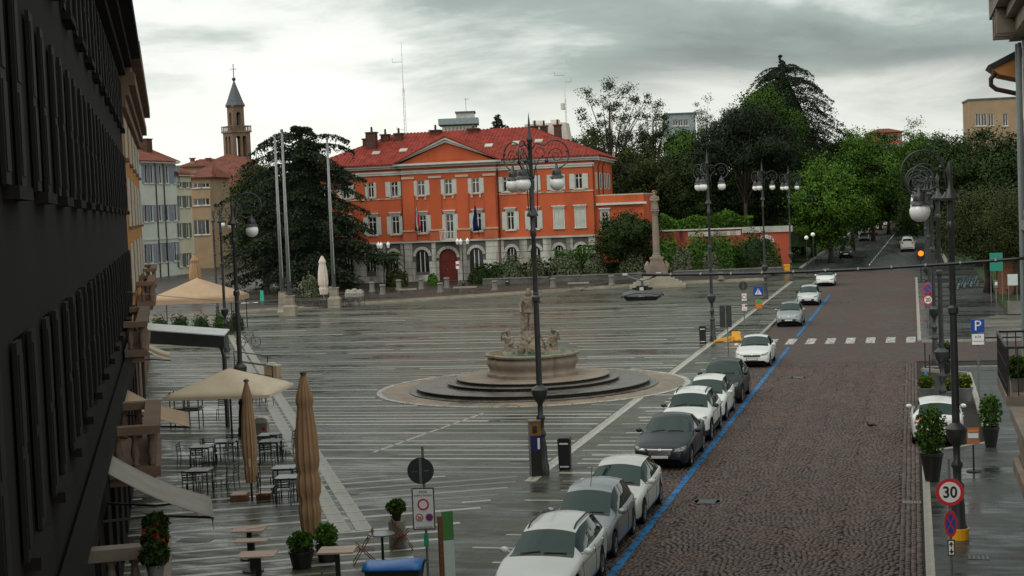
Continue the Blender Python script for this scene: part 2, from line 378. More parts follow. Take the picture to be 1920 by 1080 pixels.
# manhole covers and gully grates in the carriageway
def manhole(u, v, r, label):
    p = P(u, v, ROADZ); t = thing('manhole_cover', label, 'manhole', (p.x, p.y, ROADZ-.02), -TH)
    MB().lathe([(r, 0), (r, .036), (r*.9, .040), (r*.9, .034)], 28).build('frame', M['iron'], t)
    mb = MB().lathe([(r*.88, 0), (r*.88, .034)], 28)
    for i in range(-3, 4): mb.box(-r*.6, r*.6, i*r*.2-.02, i*r*.2+.02, .033, .040)
    mb.build('lid', M['iron_grey'], t)
manhole(1326, 941, .42, 'round iron manhole cover in the setts near the dark saloon')
manhole(1497, 708, .40, 'round iron manhole cover in the setts beside the white saloon')
manhole(1584, 567, .40, 'round iron manhole cover in the road beyond the zebra crossing')
def grate(s, t, z, label, n=7, L=.5, Wd=.4):
    p = W(s, t, z); g = thing('gully_grate', label, 'drain', p, -TH)
    MB().box(-L/2, L/2, -Wd/2, Wd/2, .001, .006).build('frame', M['iron_black'], g)
    for i in range(n):
        x = -L/2 + (i+.5)*L/n; MB().box(x-.018, x+.018, -Wd/2+.03, Wd/2-.03, .005, .014).build('slat', M['iron_grey'], g)
pg = P(1700, 942, ROADZ); grate(-.22, ST(pg)[1], ROADZ, 'iron gully grate beside the right kerb near the speed limit sign')
pg = P(650, 925); grate(*ST(pg), 0.001, 'iron gully grate in the square right of the tan folded parasol', 9, .8, .5)
pg = P(367, 1013); grate(*ST(pg), 0.001, 'iron gully grate in the square left of the three wooden tables', 9, .9, .5)
pg = P(975, 864); grate(*ST(pg), 0.001, 'iron gully grate in the square left of the parking meter', 9, .6, .4)
pg = P(1835, 1046); grate(*ST(pg), 0.001, 'iron gully grate in the right pavement beside the yellow lamp foot', 5, .5, .4)

# ---- the square
piazza = sheet('piazza', [(-220, -20), (KL-.14, -20), (KL-.14, 167.9), (-220, 167.9)], 0.0, 'piazza_stone')
units = {}
def strip(p0, p1, w, parent=piazza, name='stone_strip', zz=0.0, material='strip_stone'):
    s0, t0 = p0; s1, t1 = p1; o = link(name, units.setdefault(material, MB().box(0, 1, -.5, .5, -.02, .004).mesh('stone_strip')), M[material], parent)
    o.location = (s0, t0, zz); o.rotation_euler.z = math.atan2(t1-t0, s1-s0); o.scale = (math.hypot(s1-s0, t1-t0), w, 1); return o
rs = random.Random(11)
FC = P(1000, 724); FS, FT = ST(FC)
def seg_row(a, b, w, skip=.16):              # one row of pale stone, broken where it is worn or taken up
    L = math.hypot(b[0]-a[0], b[1]-a[1]); x = rs.uniform(0, 1.5)
    while x < L - .6:
        l = min(rs.uniform(9, 34), L - x)
        f = lambda q: (a[0]+(b[0]-a[0])*q/L, a[1]+(b[1]-a[1])*q/L)
        if rs.random() > skip:
            mid = f(x+l/2)
            strip(f(x), f(x+l), w*rs.uniform(.75, 1.2), material=rs.choice(('strip_stone','strip_stone','strip_stone','strip_dull','strip_dark')))
        x += l + rs.choice((.04, .06, .5, 1.4))
def row_spans(t, s0, s1):                    # leave out the paved ring round the fountain
    r = 7.5; d = t - FT
    if abs(d) < r:
        h = math.sqrt(r*r - d*d)
        return [q for q in ((s0, min(s1, FS-h)), (max(s0, FS+h), s1)) if q[1] - q[0] > 1]
    return [(s0, s1)]
t = 46.5
while t < 122:
    w = .25 if t < 80 else .28
    sl = -18.5 - (t-37.5)*.5 - 1.0
    for a, b in row_spans(t, sl - (3 if t < 90 else 14), -11.9): seg_row((a, t), (b, t), w, .12 + max(0, t-80)*.006)
    seg_row((-11.3, t), (KL-.2, t), w, .04)
    t += rs.uniform(.8, 1.15) if t < 82 else rs.uniform(1.5, 2.2)
for k in range(10): seg_row((-11.3, 31.6 + k*1.5), (KL-.2, 31.6 + k*1.5), .15, .04)
# near the camera the rows are turned a little
d1 = P(1060, 921.5) - P(900, 934); ds, dt = ST(d1); ang = math.atan2(dt, ds); ca, sa = math.cos(ang), math.sin(ang)
for k in range(34):
    c = 30.0 + k*1.0 + rs.uniform(-.1, .1)
    pts = []
    for i in range(400):
        s = -32 + i*.05
        t = c + math.tan(ang)*(s + 14)
        if 26 < t < 45.8 and s < -11.9 and s > -33: pts.append((s, t))
    if len(pts) > 20: seg_row(pts[0], pts[-1], .22, .06)
for k in range(34): strip((-11.62, 45+k*3.1), (-11.62, 45+k*3.1+3.05), .36, name='edge_stone')
a, b = ST(P(700, 848)), ST(P(905, 775)); strip(a, b, .14)
# drain channel of two stone rows that slants past the cafe terrace
ga, gb = ST(P(440, 628)), ST(P(668, 1004))
L = math.hypot(gb[0]-ga[0], gb[1]-ga[1]); k = int(L/1.25); dx, dy = (gb[0]-ga[0])/L, (gb[1]-ga[1])/L
for i in range(k):
    for off in (-.29, .29):
        p0 = (ga[0]+dx*i*1.25 - dy*off, ga[1]+dy*i*1.25 + dx*off)
        strip(p0, (p0[0]+dx*1.21, p0[1]+dy*1.21), .44, name='channel_stone', zz=.008, material='kerb_stone')
# ---- kerbs
kunit = {}
def kerb(name, pts):                          # list of (s0, t0, s1, t1) runs
    o = MB().box(-.01,.01,-.01,.01,-.25,-.2).build(name, M['joint']); tag(o, kind='structure'); o.rotation_euler.z = -TH
    for s0, t0, s1, t1, n in pts:
        for i in range(n):
            a, b = i/n, (i+1)/n
            me = kunit.setdefault('k', MB().box(0, 1, -.5, .5, -.2, .014).mesh('kerb_stone'))
            c = link('kerb_stone', me, M['kerb_stone'], o); L = math.hypot(s1-s0, t1-t0)
            c.location = (s0+(s1-s0)*a, t0+(t1-t0)*a, 0); c.rotation_euler.z = math.atan2(t1-t0, s1-s0); c.scale = (L/n-.012, .2, 1)
    return o
kerb('kerb_left', [(KL-.1, 30, KL-.1, 87, 52), (KL-.1, 93, KL-.1, 150, 30)])
sheet('ramp', [(KL-.2, 87), (KL, 87), (KL, 93), (KL-.2, 93)], -.05, 'kerb_stone')
kerb('kerb_right', [(KR+.1, 30, KR+.1, 50.5, 19), (KR+.1, 50.6, 2.3, 52.6, 2), (2.3, 52.7, 2.3, 72.5, 17), (2.2, 72.6, .25, 74.4, 2), (.3, 75, 14, 75, 12), (.3, 88.2, 14, 88.2, 12), (KR+.1, 88.4, KR+.1, 152, 42)])
sheet('pavement_right', [(KR+.2, 10), (12, 10), (12, 74.9), (.4, 74.9), (2.4, 72.5), (2.4, 52.7), (KR+.2, 50.6)], 0, 'sidewalk_stone')
sheet('pavement_right_far', [(KR+.2, 88.3), (60, 88.3), (60, 168), (KR+.2, 168)], 0, 'sidewalk_stone')
sheet('forecourt', [(3.4, 89), (14, 89), (14, 104), (5.2, 104), (3.4, 101)], .05, 'sidewalk_tan')
sheet('park_lawn', [(6, 108), (60, 108), (60, 168), (6, 168)], .03, 'grass')
sheet('verge_left', rect(-70, -12.6, 178.2, 480), -.05, 'grass'); sheet('verge_right', rect(3.5, 70, 178.2, 480), -.05, 'grass')
for s0, s1 in ((-12.9, -12.5), (3.4, 3.8)): tag(MB().box(s0, s1, 178.5, 470, -.2, .03).build('avenue_kerb', M['kerb_stone']), kind='structure').rotation_euler.z = -TH

# ---- raised terrace in front of the palazzo, two steps up
A_, B_ = P(640, 575), P(1200, 537); dv = (B_-A_).normalized(); nv = Vector((-dv.y, dv.x, 0))
def terr(name, off, z0, z1, m, kind='structure'):
    a = A_ - dv*60 + nv*off; b = B_ + nv*off + dv*2
    c = W(-14.5, ST(b)[1] + 3); d2 = W(-14.5, 167.8); e = W(-90, 260); f = W(-150, 260); g = a + nv*30
    mb = MB().prism([(p.x, p.y) for p in (a, b, c, d2, W(-40,167.8), e, f, g)], z0, z1)
    return tag(mb.build(name, M[m]), kind=kind)
terr('step_lower', 0, -.1, .15, 'stone_pale'); terr('terrace_edge', .48, -.1, .297, 'stone_pale'); terr('terrace', .55, -.1, .30, 'paving_red')
PZ = .30
# ================================================================== BUILDINGS
mk('plaster_orange', (.44,.097,.040), .85, var=.22, scale=.35, streak=(1,1,.35), detail=8); mk('plaster_orange_dark', (.42,.11,.05), .8, var=.2, scale=.5)
mk('stone_joint', (.10,.095,.085), .85, var=.3); mk('plaster_red', (.38,.080,.045), .8, var=.15, scale=.3); mk('trim_grey', (.50,.50,.46), .7, var=.15, scale=.7)
mk('palace_stone', (.40,.40,.35), .75, var=.28, scale=.5, bump=.3, bscale=6); mk('palace_trim', (.46,.36,.27), .75, var=.15)
mk('shutter_grey', (.44,.47,.43), .6, var=.1); mk('frame_white', (.62,.62,.58), .5, var=.08); mk('curtain', (.30,.30,.28), .7, var=.3, scale=4)
mk('door_red', (.12,.022,.016), .5, var=.3, scale=2); mk('tile_red', (.20,.028,.018), .75, var=.5, scale=1.6, detail=8)
mk('tile_brown', (.15,.055,.038), .8, var=.35, scale=.8); mk('brick_dark', (.075,.038,.03), .85, var=.3, scale=3); mk('gutter', (.05,.03,.025), .5, var=.2)
mk('plaster_pale', (.50,.54,.49), .8, var=.10, scale=.3); mk('plaster_cream', (.52,.50,.37), .8, var=.12, scale=.3)
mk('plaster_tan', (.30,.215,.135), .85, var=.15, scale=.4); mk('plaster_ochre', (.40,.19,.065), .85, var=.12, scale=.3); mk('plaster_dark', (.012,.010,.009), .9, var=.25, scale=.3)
mk('brown_stone', (.17,.115,.085), .8, var=.25, scale=.8, bump=.3, bscale=8); mk('plaster_white', (.55,.53,.47), .8, var=.12, scale=.4)
mk('tower_stone', (.17,.118,.085), .85, var=.2, scale=.5); mk('slate', (.09,.10,.11), .6, var=.2); mk('concrete_green', (.22,.27,.27), .7, var=.15)
mk('shutter_black', (.010,.011,.010), .7, var=.2); mk('shutter_blue', (.22,.25,.32), .6, var=.1); mk('shutter_green', (.10,.13,.10), .6, var=.15); mk('shutter_brown', (.18,.13,.09), .6, var=.15)
def stained(name, col, dark, sc=1.3):
    X = mat(name, col, .85, col2=dark, scale=sc, streak=(1,1,.16), detail=8); r = [n for n in X.node_tree.nodes if n.type == 'VALTORGB'][0]
    r.color_ramp.elements[0].position = .40; r.color_ramp.elements[1].position = .60; M[name] = X
stained('wall_stained', (.34,.065,.038), (.045,.024,.022)); stained('stone_stained', (.50,.50,.44), (.20,.19,.17), .9)

class Bld:
    def __init__(s, name, label, cat, base, rz):
        s.base = Vector(base); s.rz = rz; s.root = thing(name, label, cat, base, rz)
        s.n = Vector((math.sin(rz), -math.cos(rz), 0)); s.d = Vector((math.cos(rz), math.sin(rz), 0))
    def at(s, u, v, y=0.0):
        c = Vector((0, 0, HC)); d = ray(u, v); b = s.base - s.n*y
        k = (b - c).dot(s.n)/d.dot(s.n); p = c + d*k - s.base
        return p.dot(s.d), p.z
    def rct(s, u0, u1, v0, v1, y=0.0):
        um = (u0+u1)/2; xa, z1 = s.at(um, v0, y); _, z0 = s.at(um, v1, y); vm = (v0+v1)/2
        return s.at(u0, vm, y)[0], s.at(u1, vm, y)[0], z0, z1
    def part(s, name, mb, m, parent=None, **k): return mb.build(name, M[m], parent or s.root, **k)
    def box(s, name, m, x0, x1, y0, y1, z0, z1, parent=None): return s.part(name, MB().box(x0,x1,y0,y1,z0,z1), m, parent)
def wall_mb(x0, x1, z0, z1, ops, y=0.0, depth=.28, arches=()):
    mb = MB(); ops = list(ops) + [a[:4] for a in arches]
    xs = sorted({x0, x1, *[c for o in ops for c in (o[0], o[1]) if x0 < c < x1]}); zs = sorted({z0, z1, *[c for o in ops for c in (o[2], o[3]) if z0 < c < z1]})
    for i in range(len(xs)-1):
        for j in range(len(zs)-1):
            cx, cz = (xs[i]+xs[i+1])/2, (zs[j]+zs[j+1])/2
            if any(o[0] < cx < o[1] and o[2] < cz < o[3] for o in ops): continue
            mb.add([(xs[i],y,zs[j]),(xs[i+1],y,zs[j]),(xs[i+1],y,zs[j+1]),(xs[i],y,zs[j+1])], [(0,1,2,3)])
    for o in ops:
        a, b, c, d = o; e = y + depth
        mb.add([(a,y,c),(b,y,c),(b,y,d),(a,y,d),(a,e,c),(b,e,c),(b,e,d),(a,e,d)], [(0,4,5,1),(1,5,6,2),(2,6,7,3),(3,7,4,0)])
    for a, b, c, d in arches:                                     # spandrels that turn the rectangle into a round arch
        r = (b-a)/2; cx = (a+b)/2; n = 8
        for sgn in (-1, 1):
            pts = [(cx + sgn*r*math.cos(math.pi/2*k/n), d - r + r*math.sin(math.pi/2*k/n)) for k in range(n+1)]
            cor = (cx + sgn*r, d)
            for k in range(n):
                p, q = pts[k], pts[k+1]
                for yy in (y, ):
                    tri = [(cor[0],yy,cor[1]),(p[0],yy,p[1]),(q[0],yy,q[1])]
                    mb.add(tri, [(0,1,2) if sgn < 0 else (0,2,1)])
                mb.add([(p[0],y,p[1]),(q[0],y,q[1]),(q[0],y+depth,q[1]),(p[0],y+depth,p[1])], [(0,1,2,3) if sgn > 0 else (3,2,1,0)])
    return mb
def window(B, x0, x1, z0, z1, y=0.0, sh=None, shm='shutter_grey', fr='frame_white', sill=True, lintel=False, sw=None, dep=.2, trim=None, name='window', grid=(2, 1), trans=.72, simple=False):
    w, h = x1-x0, z1-z0; f = .075
    if simple: f = .09
    mb = MB().box(x0, x0+f, y+dep-.06, y+dep+.05, z0, z1).box(x1-f, x1, y+dep-.06, y+dep+.05, z0, z1)
    mb.box(x0+f, x1-f, y+dep-.06, y+dep+.05, z1-f, z1).box(x0+f, x1-f, y+dep-.06, y+dep+.05, z0, z0+f)
    xm = (x0+x1)/2; zt = z0 + h*trans
    mb.box(xm-.045, xm+.045, y+dep-.05, y+dep+.04, z0+f, z1-f)
    if not simple: mb.box(x0+f, xm-.046, y+dep-.05, y+dep+.04, zt-.04, zt+.04).box(xm+.046, x1-f, y+dep-.05, y+dep+.04, zt-.04, zt+.04)
    win = B.part(name, mb, fr)
    if simple: cells = [(x0+f, xm-.045, z0+f, z1-f), (xm+.045, x1-f, z0+f, z1-f)]
    else: cells = [(x0+f, xm-.045, z0+f, zt-.04), (xm+.045, x1-f, z0+f, zt-.04), (x0+f, xm-.045, zt+.04, z1-f), (xm+.045, x1-f, zt+.04, z1-f)]
    for c in cells: B.box('pane', 'glass_dark', c[0], c[1], y+dep-.005, y+dep+.02, c[2], c[3], win)
    B.box('backing', 'black_paint', x0, x1, y+dep+.06, y+dep+.1, z0, z1, win)
    sw = sw or w*.52
    if sh in ('open', 'half'):
        for sg in (-1, 1):
            if sg < 0: a, b = x0 - sw - .01, x0 - .01
            else: a, b = x1 + .01, x1 + sw + .01
            s_ = MB().box(a, b, y-.075, y-.03, z0, z1)
            s_.box(a+.07, b-.07, y-.088, y-.0755, z0+.12, (z0+z1)/2-.06).box(a+.07, b-.07, y-.088, y-.0755, (z0+z1)/2+.06, z1-.12)
            B.part('shutter', s_, shm, win)
    elif sh == 'closed':
        for a, b in ((x0+.01, xm-.01), (xm+.01, x1-.01)):
            s_ = MB().box(a, b, y+.02, y+.06, z0+.02, z1-.02)
            for k in range(9):
                zz = z0+.12+(h*.42)*k/9; s_.box(a+.08, b-.08, y+.005, y+.019, zz, zz+h*.42/14)
            B.part('shutter', s_, shm, win)
    if sill: B.box('sill', trim or 'palace_trim', x0-.22, x1+.22, y-.16, y-.001, z0-.14, z0-.01, win)
    if lintel:
        l = MB().box(x0-.3, x1+.3, y-.26, y-.001, z1+.36, z1+.48).box(x0-.2, x1+.2, y-.12, y-.001, z1+.18, z1+.355)
        B.part('lintel', l, trim or 'palace_trim', win)
        t = MB().box(x0-.16, x0-.02, y-.02, y-.001, z0, z1+.17).box(x1+.02, x1+.16, y-.02, y-.001, z0, z1+.17).box(x0-.02, x1+.02, y-.02, y-.001, z1+.02, z1+.17)
        B.part('surround', t, trim or 'trim_grey', win)
    return win
def corrugated(xa, xb, bot, top, pitch=.42, amp=.11):   # tiled slope; bot(x), top(x) give 3D points of eave and ridge
    n = max(2, int((xb-xa)/pitch)*4); V = []; F = []; rows = 7
    for i in range(n+1):
        x = xa + (xb-xa)*i/n; a = Vector(bot(x)); b = Vector(top(x)); c = amp*(1+math.cos(2*math.pi*i/4))/2
        for j in range(rows+1):
            V.append(tuple(a.lerp(b, j/rows) + Vector((0, 0, c))))
    for i in range(n):
        for j in range(rows):
            p = i*(rows+1)+j; F.append((p, p+rows+1, p+rows+2, p+1))
    mb = MB(); mb.add(V, F); return mb
def hip_roof(B, x0, x1, y0, y1, ze, zr, hip, m='tile_red', ov=.7, name='roof', parent=None):
    x0 -= ov; x1 += ov; y0 -= ov; y1 += ov; ym = (y0+y1)/2; k = (zr-ze)
    def tf(x):
        g = min(1, (x-x0)/hip, (x1-x)/hip) if hip > 0 else 1; g = max(0, g)
        return g
    mb = corrugated(x0, x1, lambda x: (x, y0, ze), lambda x: (x, y0+(ym-y0)*tf(x), ze+k*tf(x)))
    mb2 = corrugated(x0, x1, lambda x: (x, y1, ze), lambda x: (x, y1-(y1-ym)*tf(x), ze+k*tf(x))); mb.add(mb2.v, [f[::-1] for f in mb2.f])
    if hip > 0:
        for xe, sg in ((x0, 1), (x1, -1)):
            def tp(y):
                g = max(0, min(1, (y-y0)/(ym-y0), (y1-y)/(y1-ym))); return (xe+sg*hip*g, y, ze+k*g)
            m3 = corrugated(y0, y1, lambda y: (xe, y, ze), tp); mb.add(m3.v, [f[::-1] if sg < 0 else f for f in m3.f][::1])
    else:
        for xe in (x0+ov, x1-ov): mb.add([(xe,y0+ov*.7,ze),(xe,y1-ov*.7,ze),(xe,ym,zr-.05)], [(0,1,2)])
    mb.box(x0+.02, x1-.02, y0+.02, y1-.02, ze-.10, ze-.03)
    return mb.build(name, M[m], parent or B.root, smooth=False)
def chimney(B, parent, x, y, z0, z1, w=.8, m='brick_dark', pots=1):
    c = B.part('chimney', MB().box(x-w/2, x+w/2, y-w/2, y+w/2, z0, z1).box(x-w/2-.1, x+w/2+.1, y-w/2-.1, y+w/2+.1, z1, z1+.15), m, parent)
    return c

# ------------------------------------------------------------------ the orange palazzo
D0 = P(828, 527, PZ)
B = Bld('palazzo', 'long orange government palazzo with red tiled roof and white pediment', 'palace', D0, -R(10.5))
XR = B.at(1117, 400)[0]; XC0, XC1 = B.at(757, 400)[0], B.at(934, 400)[0]; XM = (XC0+XC1)/2; XL = 2*XM - XR
ZB = B.at(930, 449)[1]; ZC = B.at(930, 297)[1] - .25; PRO = -.40
up = [(690,701,344,372),(733,746,342,370),(784,798,339,367),(835,849,337,364),(886,900,334,362),(943,957,331,359),(989,1003,329,357),(1036,1049,326,354),(1078,1092,324,353)]
lo = [(691,706,405,440),(735,749,408,440),(788,801,405,438),(838,852,402,443),(891,904,400,434),(951,964,397,430),(994,1008,395,428),(1040,1056,393,427),(1080,1096,390,425)]
gr = [(782,806,468,510),(826,859,466,527),(883,907,464,506),(952,969,463,500),(996,1013,462,498),(1041,1057,460,496),(1081,1098,458,495)]
UW = [list(B.rct(*r)) for r in up]; LW = [list(B.rct(*r)) for r in lo]; GW = [list(B.rct(*r)) for r in gr]
def level(L, idx):
    a = sum(L[i][2] for i in idx)/len(idx); b = sum(L[i][3] for i in idx)/len(idx)
    for i in idx: L[i][2], L[i][3] = a, b
level(UW, range(9)); level(LW, [0,1,2,4,5,6,7,8]); LW[3][3] = LW[2][3]; LW[3][2] = ZB + .25
level(GW, [0, 2]); level(GW, [3,4,5,6]); GW[1][2] = 0.02
for r in GW:
    if r[3] > ZB - .3: r[3] = ZB - .3
for g in (UW, LW):                             # the wing behind the big cedar mirrors the other wing
    for i in (6, 7, 8)[1:]:
        a, b, c, d = g[i]; g.append([2*XM-b, 2*XM-a, c, d])
for i in (4, 5, 6):
    a, b, c, d = GW[i]; GW.append([2*XM-b, 2*XM-a, c, d])
a, b, c, d = GW[3]; GW.append([2*XM-b, 2*XM-a, c, d])
inc = lambda r: XC0 < (r[0]+r[1])/2 < XC1
DEP = 17.0
for nm, x0, x1, y, sel in (('wall', XL, XC0, 0, lambda r: (r[0]+r[1])/2 < XC0), ('wall', XC1, XR, 0, lambda r: (r[0]+r[1])/2 > XC1), ('wall', XC0, XC1, PRO, inc)):
    B.part(nm, wall_mb(x0, x1, ZB, ZC, [r for r in UW+LW if sel(r)], y), 'plaster_orange')
    arch = [r for r in GW if sel(r)]
    B.part('plinth_wall', wall_mb(x0, x1, 0, ZB, [], y-.06, arches=arch), 'stone_joint')
    # stone courses of the ground floor, each block its own piece
    zs = [0, .75, 1.5, 2.25, 3.0, 3.7, ZB-.32]
for sg, xx in ((-1, XC0), (1, XC1)):
    B.part('wall', MB().add([(xx,PRO,0),(xx,0,0),(xx,0,ZC),(xx,PRO,ZC)], [(0,1,2,3) if sg > 0 else (3,2,1,0)]), 'plaster_orange')
side = MB().add([(XR,0,0),(XR,DEP,0),(XR,DEP,ZC),(XR,0,ZC)], [(0,1,2,3)]).add([(XL,0,0),(XL,DEP,0),(XL,DEP,ZC),(XL,0,ZC)], [(3,2,1,0)]).add([(XL,DEP,0),(XR,DEP,0),(XR,DEP,ZC),(XL,DEP,ZC)], [(3,2,1,0)])
B.part('side_wall', side, 'plaster_orange')
rb = random.Random(5)
def blocks(x0, x1, y, holes):
    zs = [.02, .8, 1.55, 2.3, 3.0, ZB-.75, ZB-.05]
    for j in range(len(zs)-1):
        z0, z1 = zs[j], zs[j+1]; cuts = []
        for h in holes:
            r = (h[1]-h[0])/2
            if h[2] < z1 - .02 and h[3] + .36 > z0:
                g = .36 if z1 > h[3]-r else .03; cuts.append((h[0]-g, h[1]+g))
        spans = []; x = x0
        for c in sorted(cuts):
            if c[0] > x: spans.append((x, min(c[0], x1)))
            x = max(x, c[1])
        if x < x1: spans.append((x, x1))
        for a, b in spans:
            if b - a < .15: continue
            n = max(1, int(round((b-a)/1.45))); f = 0
            for i in range(n):
                l = (b-a)/n*(1 if n < 2 else (1.12 if (i+j) % 2 else .88)); l = min(l, b-a-f) if i < n-1 else b-a-f
                if l > .1: B.box('stone_block', 'stone_stained', a+f+.02, a+f+l-.02, y-.12+rb.uniform(-.012,.012), y-.061, z0+.022, z1-.022)
                f += l
blocks(XC1, XR, 0, GW); blocks(XC0, XC1, PRO, GW); blocks(2*XM-XC1-7, XC0, 0, GW)
B.box('string_course', 'palace_stone', XL-.1, XC0, -.30, -.001, ZB-.04, ZB+.16); B.box('string_course', 'palace_stone', XC0-.1, XC1+.1, PRO-.30, PRO-.001, ZB-.04, ZB+.16); B.box('string_course', 'palace_stone', XC1, XR+.1, -.30, -.001, ZB-.04, ZB+.16)
for k, r in enumerate(UW):
    y = PRO if inc(r) else 0; window(B, *r, y=y, sh='half' if k == 0 else 'open', sw=.62 if k else .3)
for k, r in enumerate(LW):
    y = PRO if inc(r) else 0; window(B, *r, y=y, sh='closed' if k in (7, 8) else 'open', lintel=True, sw=.55, trim='trim_grey')
for k, r in enumerate(GW):
    y = (PRO if inc(r) else 0) - .06; x0, x1, z0, z1 = r; rr = (x1-x0)/2; xm = (x0+x1)/2
    if k == 1:
        dr = B.part('door', MB().box(x0, x1, y+.2, y+.27, z0, z1), 'door_red')
        for a, b in ((x0+.1, xm-.06), (xm+.06, x1-.1)):
            for zz in (.3, 1.25, 2.2): B.box('door_panel', 'door_red', a+.1, b-.1, y+.16, y+.199, zz, zz+.75, dr)
        B.part('handle', MB().ball((xm-.15, y+.15, 1.3), .06), 'chrome', dr)
    else:
        wn = B.box('arch_window', 'glass_dark', x0, x1, y+.22, y+.26, z0, z1)
        for q in (.33, .66): B.box('mullion', 'frame_white', x0+(x1-x0)*q-.04, x0+(x1-x0)*q+.04, y+.16, y+.215, z0, z1-rr*.35, wn)
    n = 9                                        # arch ring of separate stones
    for i in range(n):
        a0, a1 = math.pi*i/n+.02, math.pi*(i+1)/n-.02; ro, ri = rr+.34, rr+.01; zc_ = z1-rr
        poly = [(xm+ri*math.cos(a0), zc_+ri*math.sin(a0)), (xm+ro*math.cos(a0), zc_+ro*math.sin(a0)), (xm+ro*math.cos(a1), zc_+ro*math.sin(a1)), (xm+ri*math.cos(a1), zc_+ri*math.sin(a1))]
        if zc_ + ro < ZB - .05: B.part('voussoir', MB().prism(poly, y-.11, y-.001, 'y'), 'palace_stone', fix=True)
# pilasters, frieze band, cornice
zb1 = UW[3][3] + .75
for x0, x1, y in ((XL, XC0-.02, 0), (XC1+.02, XR, 0), (XC0-.05, XC1+.05, PRO)):
    B.part('frieze_band', MB().box(x0, x1, y-.14, y-.001, zb1, zb1+.22).box(x0, x1, y-.22, y-.001, zb1+.221, zb1+.42), 'trim_grey')
    B.part('cornice', MB().box(x0-(.6 if x0 == XL else .1), x1+(.6 if x1 == XR else .1), y-.35, y-.001, ZC-.42, ZC-.2).box(x0-(.6 if x0 == XL else .1), x1+(.6 if x1 == XR else .1), y-.62, y-.001, ZC-.199, ZC+.05), 'trim_grey')
B.part('cornice', MB().box(XR+.001, XR+.35, 0, DEP, ZC-.42, ZC-.2).box(XR+.001, XR+.62, 0, DEP, ZC-.199, ZC+.05), 'trim_grey')
sp = XC1 - XC0
for k in range(4):
    xa = XC0 + .12 + k*(sp-1.3-.24)/3
    pl = B.box('pilaster', 'plaster_orange', xa, xa+1.3, PRO-.12, PRO-.001, ZB+1.3, zb1-.36)
    B.box('capital', 'palace_trim', xa-.1, xa+1.4, PRO-.22, PRO-.121, zb1-.55, zb1-.3, pl); B.box('pedestal', 'plaster_orange_dark', xa-.12, xa+1.42, PRO-.35, PRO-.122, ZB+.165, ZB+1.25, pl)
    B.box('pedestal_cap', 'palace_trim', xa-.2, xa+1.5, PRO-.45, PRO-.122, ZB+1.251, ZB+1.4, pl)
for r in UW:
    if not inc(r): B.box('sill_band', 'palace_trim', r[0]-1.3, r[1]+1.3, -.08, -.001, r[2]-.32, r[2]-.16)
    else:
        for q in (-.05, 1.05): B.box('bracket', 'palace_trim', r[0]+(r[1]-r[0])*q-.1, r[0]+(r[1]-r[0])*q+.1, PRO-.12, PRO-.001, r[2]-.5, r[2]-.16)
# lettering on the frieze
tm = text_mesh('PALAZZO  DEL  GOVERNO', .62, .05); o = link('lettering', tm, M['plaster_orange_dark'], B.root)
o.location = (XM, PRO-.03, (zb1+.42+ZC-.42)/2); o.rotation_euler = (R(90), 0, 0)
# pediment
ZA = B.at(841, 258)[1]; zp = ZC + .05; ov = .7
tri = [(XC0-.05, zp), (XC1+.05, zp), (XM, ZA-.55)]
B.part('tympanum', MB().prism(tri, PRO-.46, PRO+.3, 'y'), 'plaster_orange', fix=True)
B.part('tympanum_line', MB().prism([(XM-2.2, zp+.28), (XM+2.2, zp+.28), (XM, ZA-1.4)], PRO-.50, PRO-.461, 'y'), 'plaster_orange', fix=True)
for sg in (-1, 1):
    xe = XC0-ov if sg < 0 else XC1+ov
    d = Vector((XM-xe, 0, ZA-zp)).normalized(); nn = Vector((-d.z, 0, d.x)) if sg < 0 else Vector((d.z, 0, -d.x))
    for th, yo, of in ((.30, .35, -.55), (.22, .62, -.24)):
        a = Vector((xe, 0, zp)) ; b = Vector((XM, 0, ZA))
        pts = [a + Vector((0,0,of)), b + Vector((0,0,of)), b + Vector((0,0,of+th)), a + Vector((0,0,of+th))]
        B.part('raking_cornice', MB().prism([(p.x, max(p.z, zp+.002)) for p in pts], PRO-.45-yo, PRO-.462, 'y'), 'trim_grey', fix=True)
B.box('pediment_base', 'trim_grey', XC0-ov, XC1+ov, PRO-.95, PRO-.001, zp-.2, zp+.02)
ZR = B.at(930, 242, 9)[1]
roof = hip_roof(B, XL, XR, 0, DEP, ZC+.06, ZR, 9.2, ov=.75)
pr_ = MB()
for sg in (-1, 1):
    xe = XC0-ov if sg < 0 else XC1+ov; yb = 7.5
    m3 = corrugated(PRO-1.12, yb, lambda y: (xe, y, zp), lambda y: (XM, y, ZA+.06)); pr_.add(m3.v, [f if sg < 0 else f[::-1] for f in m3.f])
    pr_.bar((xe, PRO-1.1, zp+.04), (XM, PRO-1.1, ZA+.1), .14, .12)
pr_.build('pediment_roof', M['tile_red'], roof)
def onroof(u, v, y): return B.at(u, v, y)
for u, v0, v1, y, w in ((698,276,250,4.5,1.1), (688,276,262,5.5,.8), (723,265,254,6.5,.95), (748,262,252,6.5,.9), (817,256,246,8,1.2), (888,250,243,8,1.2), (1020,248,238,8.2,.8), (1046,250,236,7.5,.8), (1003,244,238,8.5,.7)):
    x, z0 = onroof(u, v0, y); _, z1 = onroof(u, v1, y); c = chimney(B, roof, x, y, min(z0, ZC+.5), z1, w)
    B.part('chimney_pot', MB().lathe([(.14, 0), (.12, .6)], 8, (x, y, z1+.15)), 'brick_dark', roof)
for u, v, y in ((705,281,2.6), (756,277,3.0), (916,268,3.2), (968,265,3.6), (1010,262,3.8)):
    x, z = onroof(u, v, y); B.part('skylight', MB().cbox((x, y, ZC+.06+(ZR-ZC)*(y+.75)/9.25+.1), .9, .9, .12, rx=math.atan((ZR-ZC)/9.25)), 'palace_stone', roof)
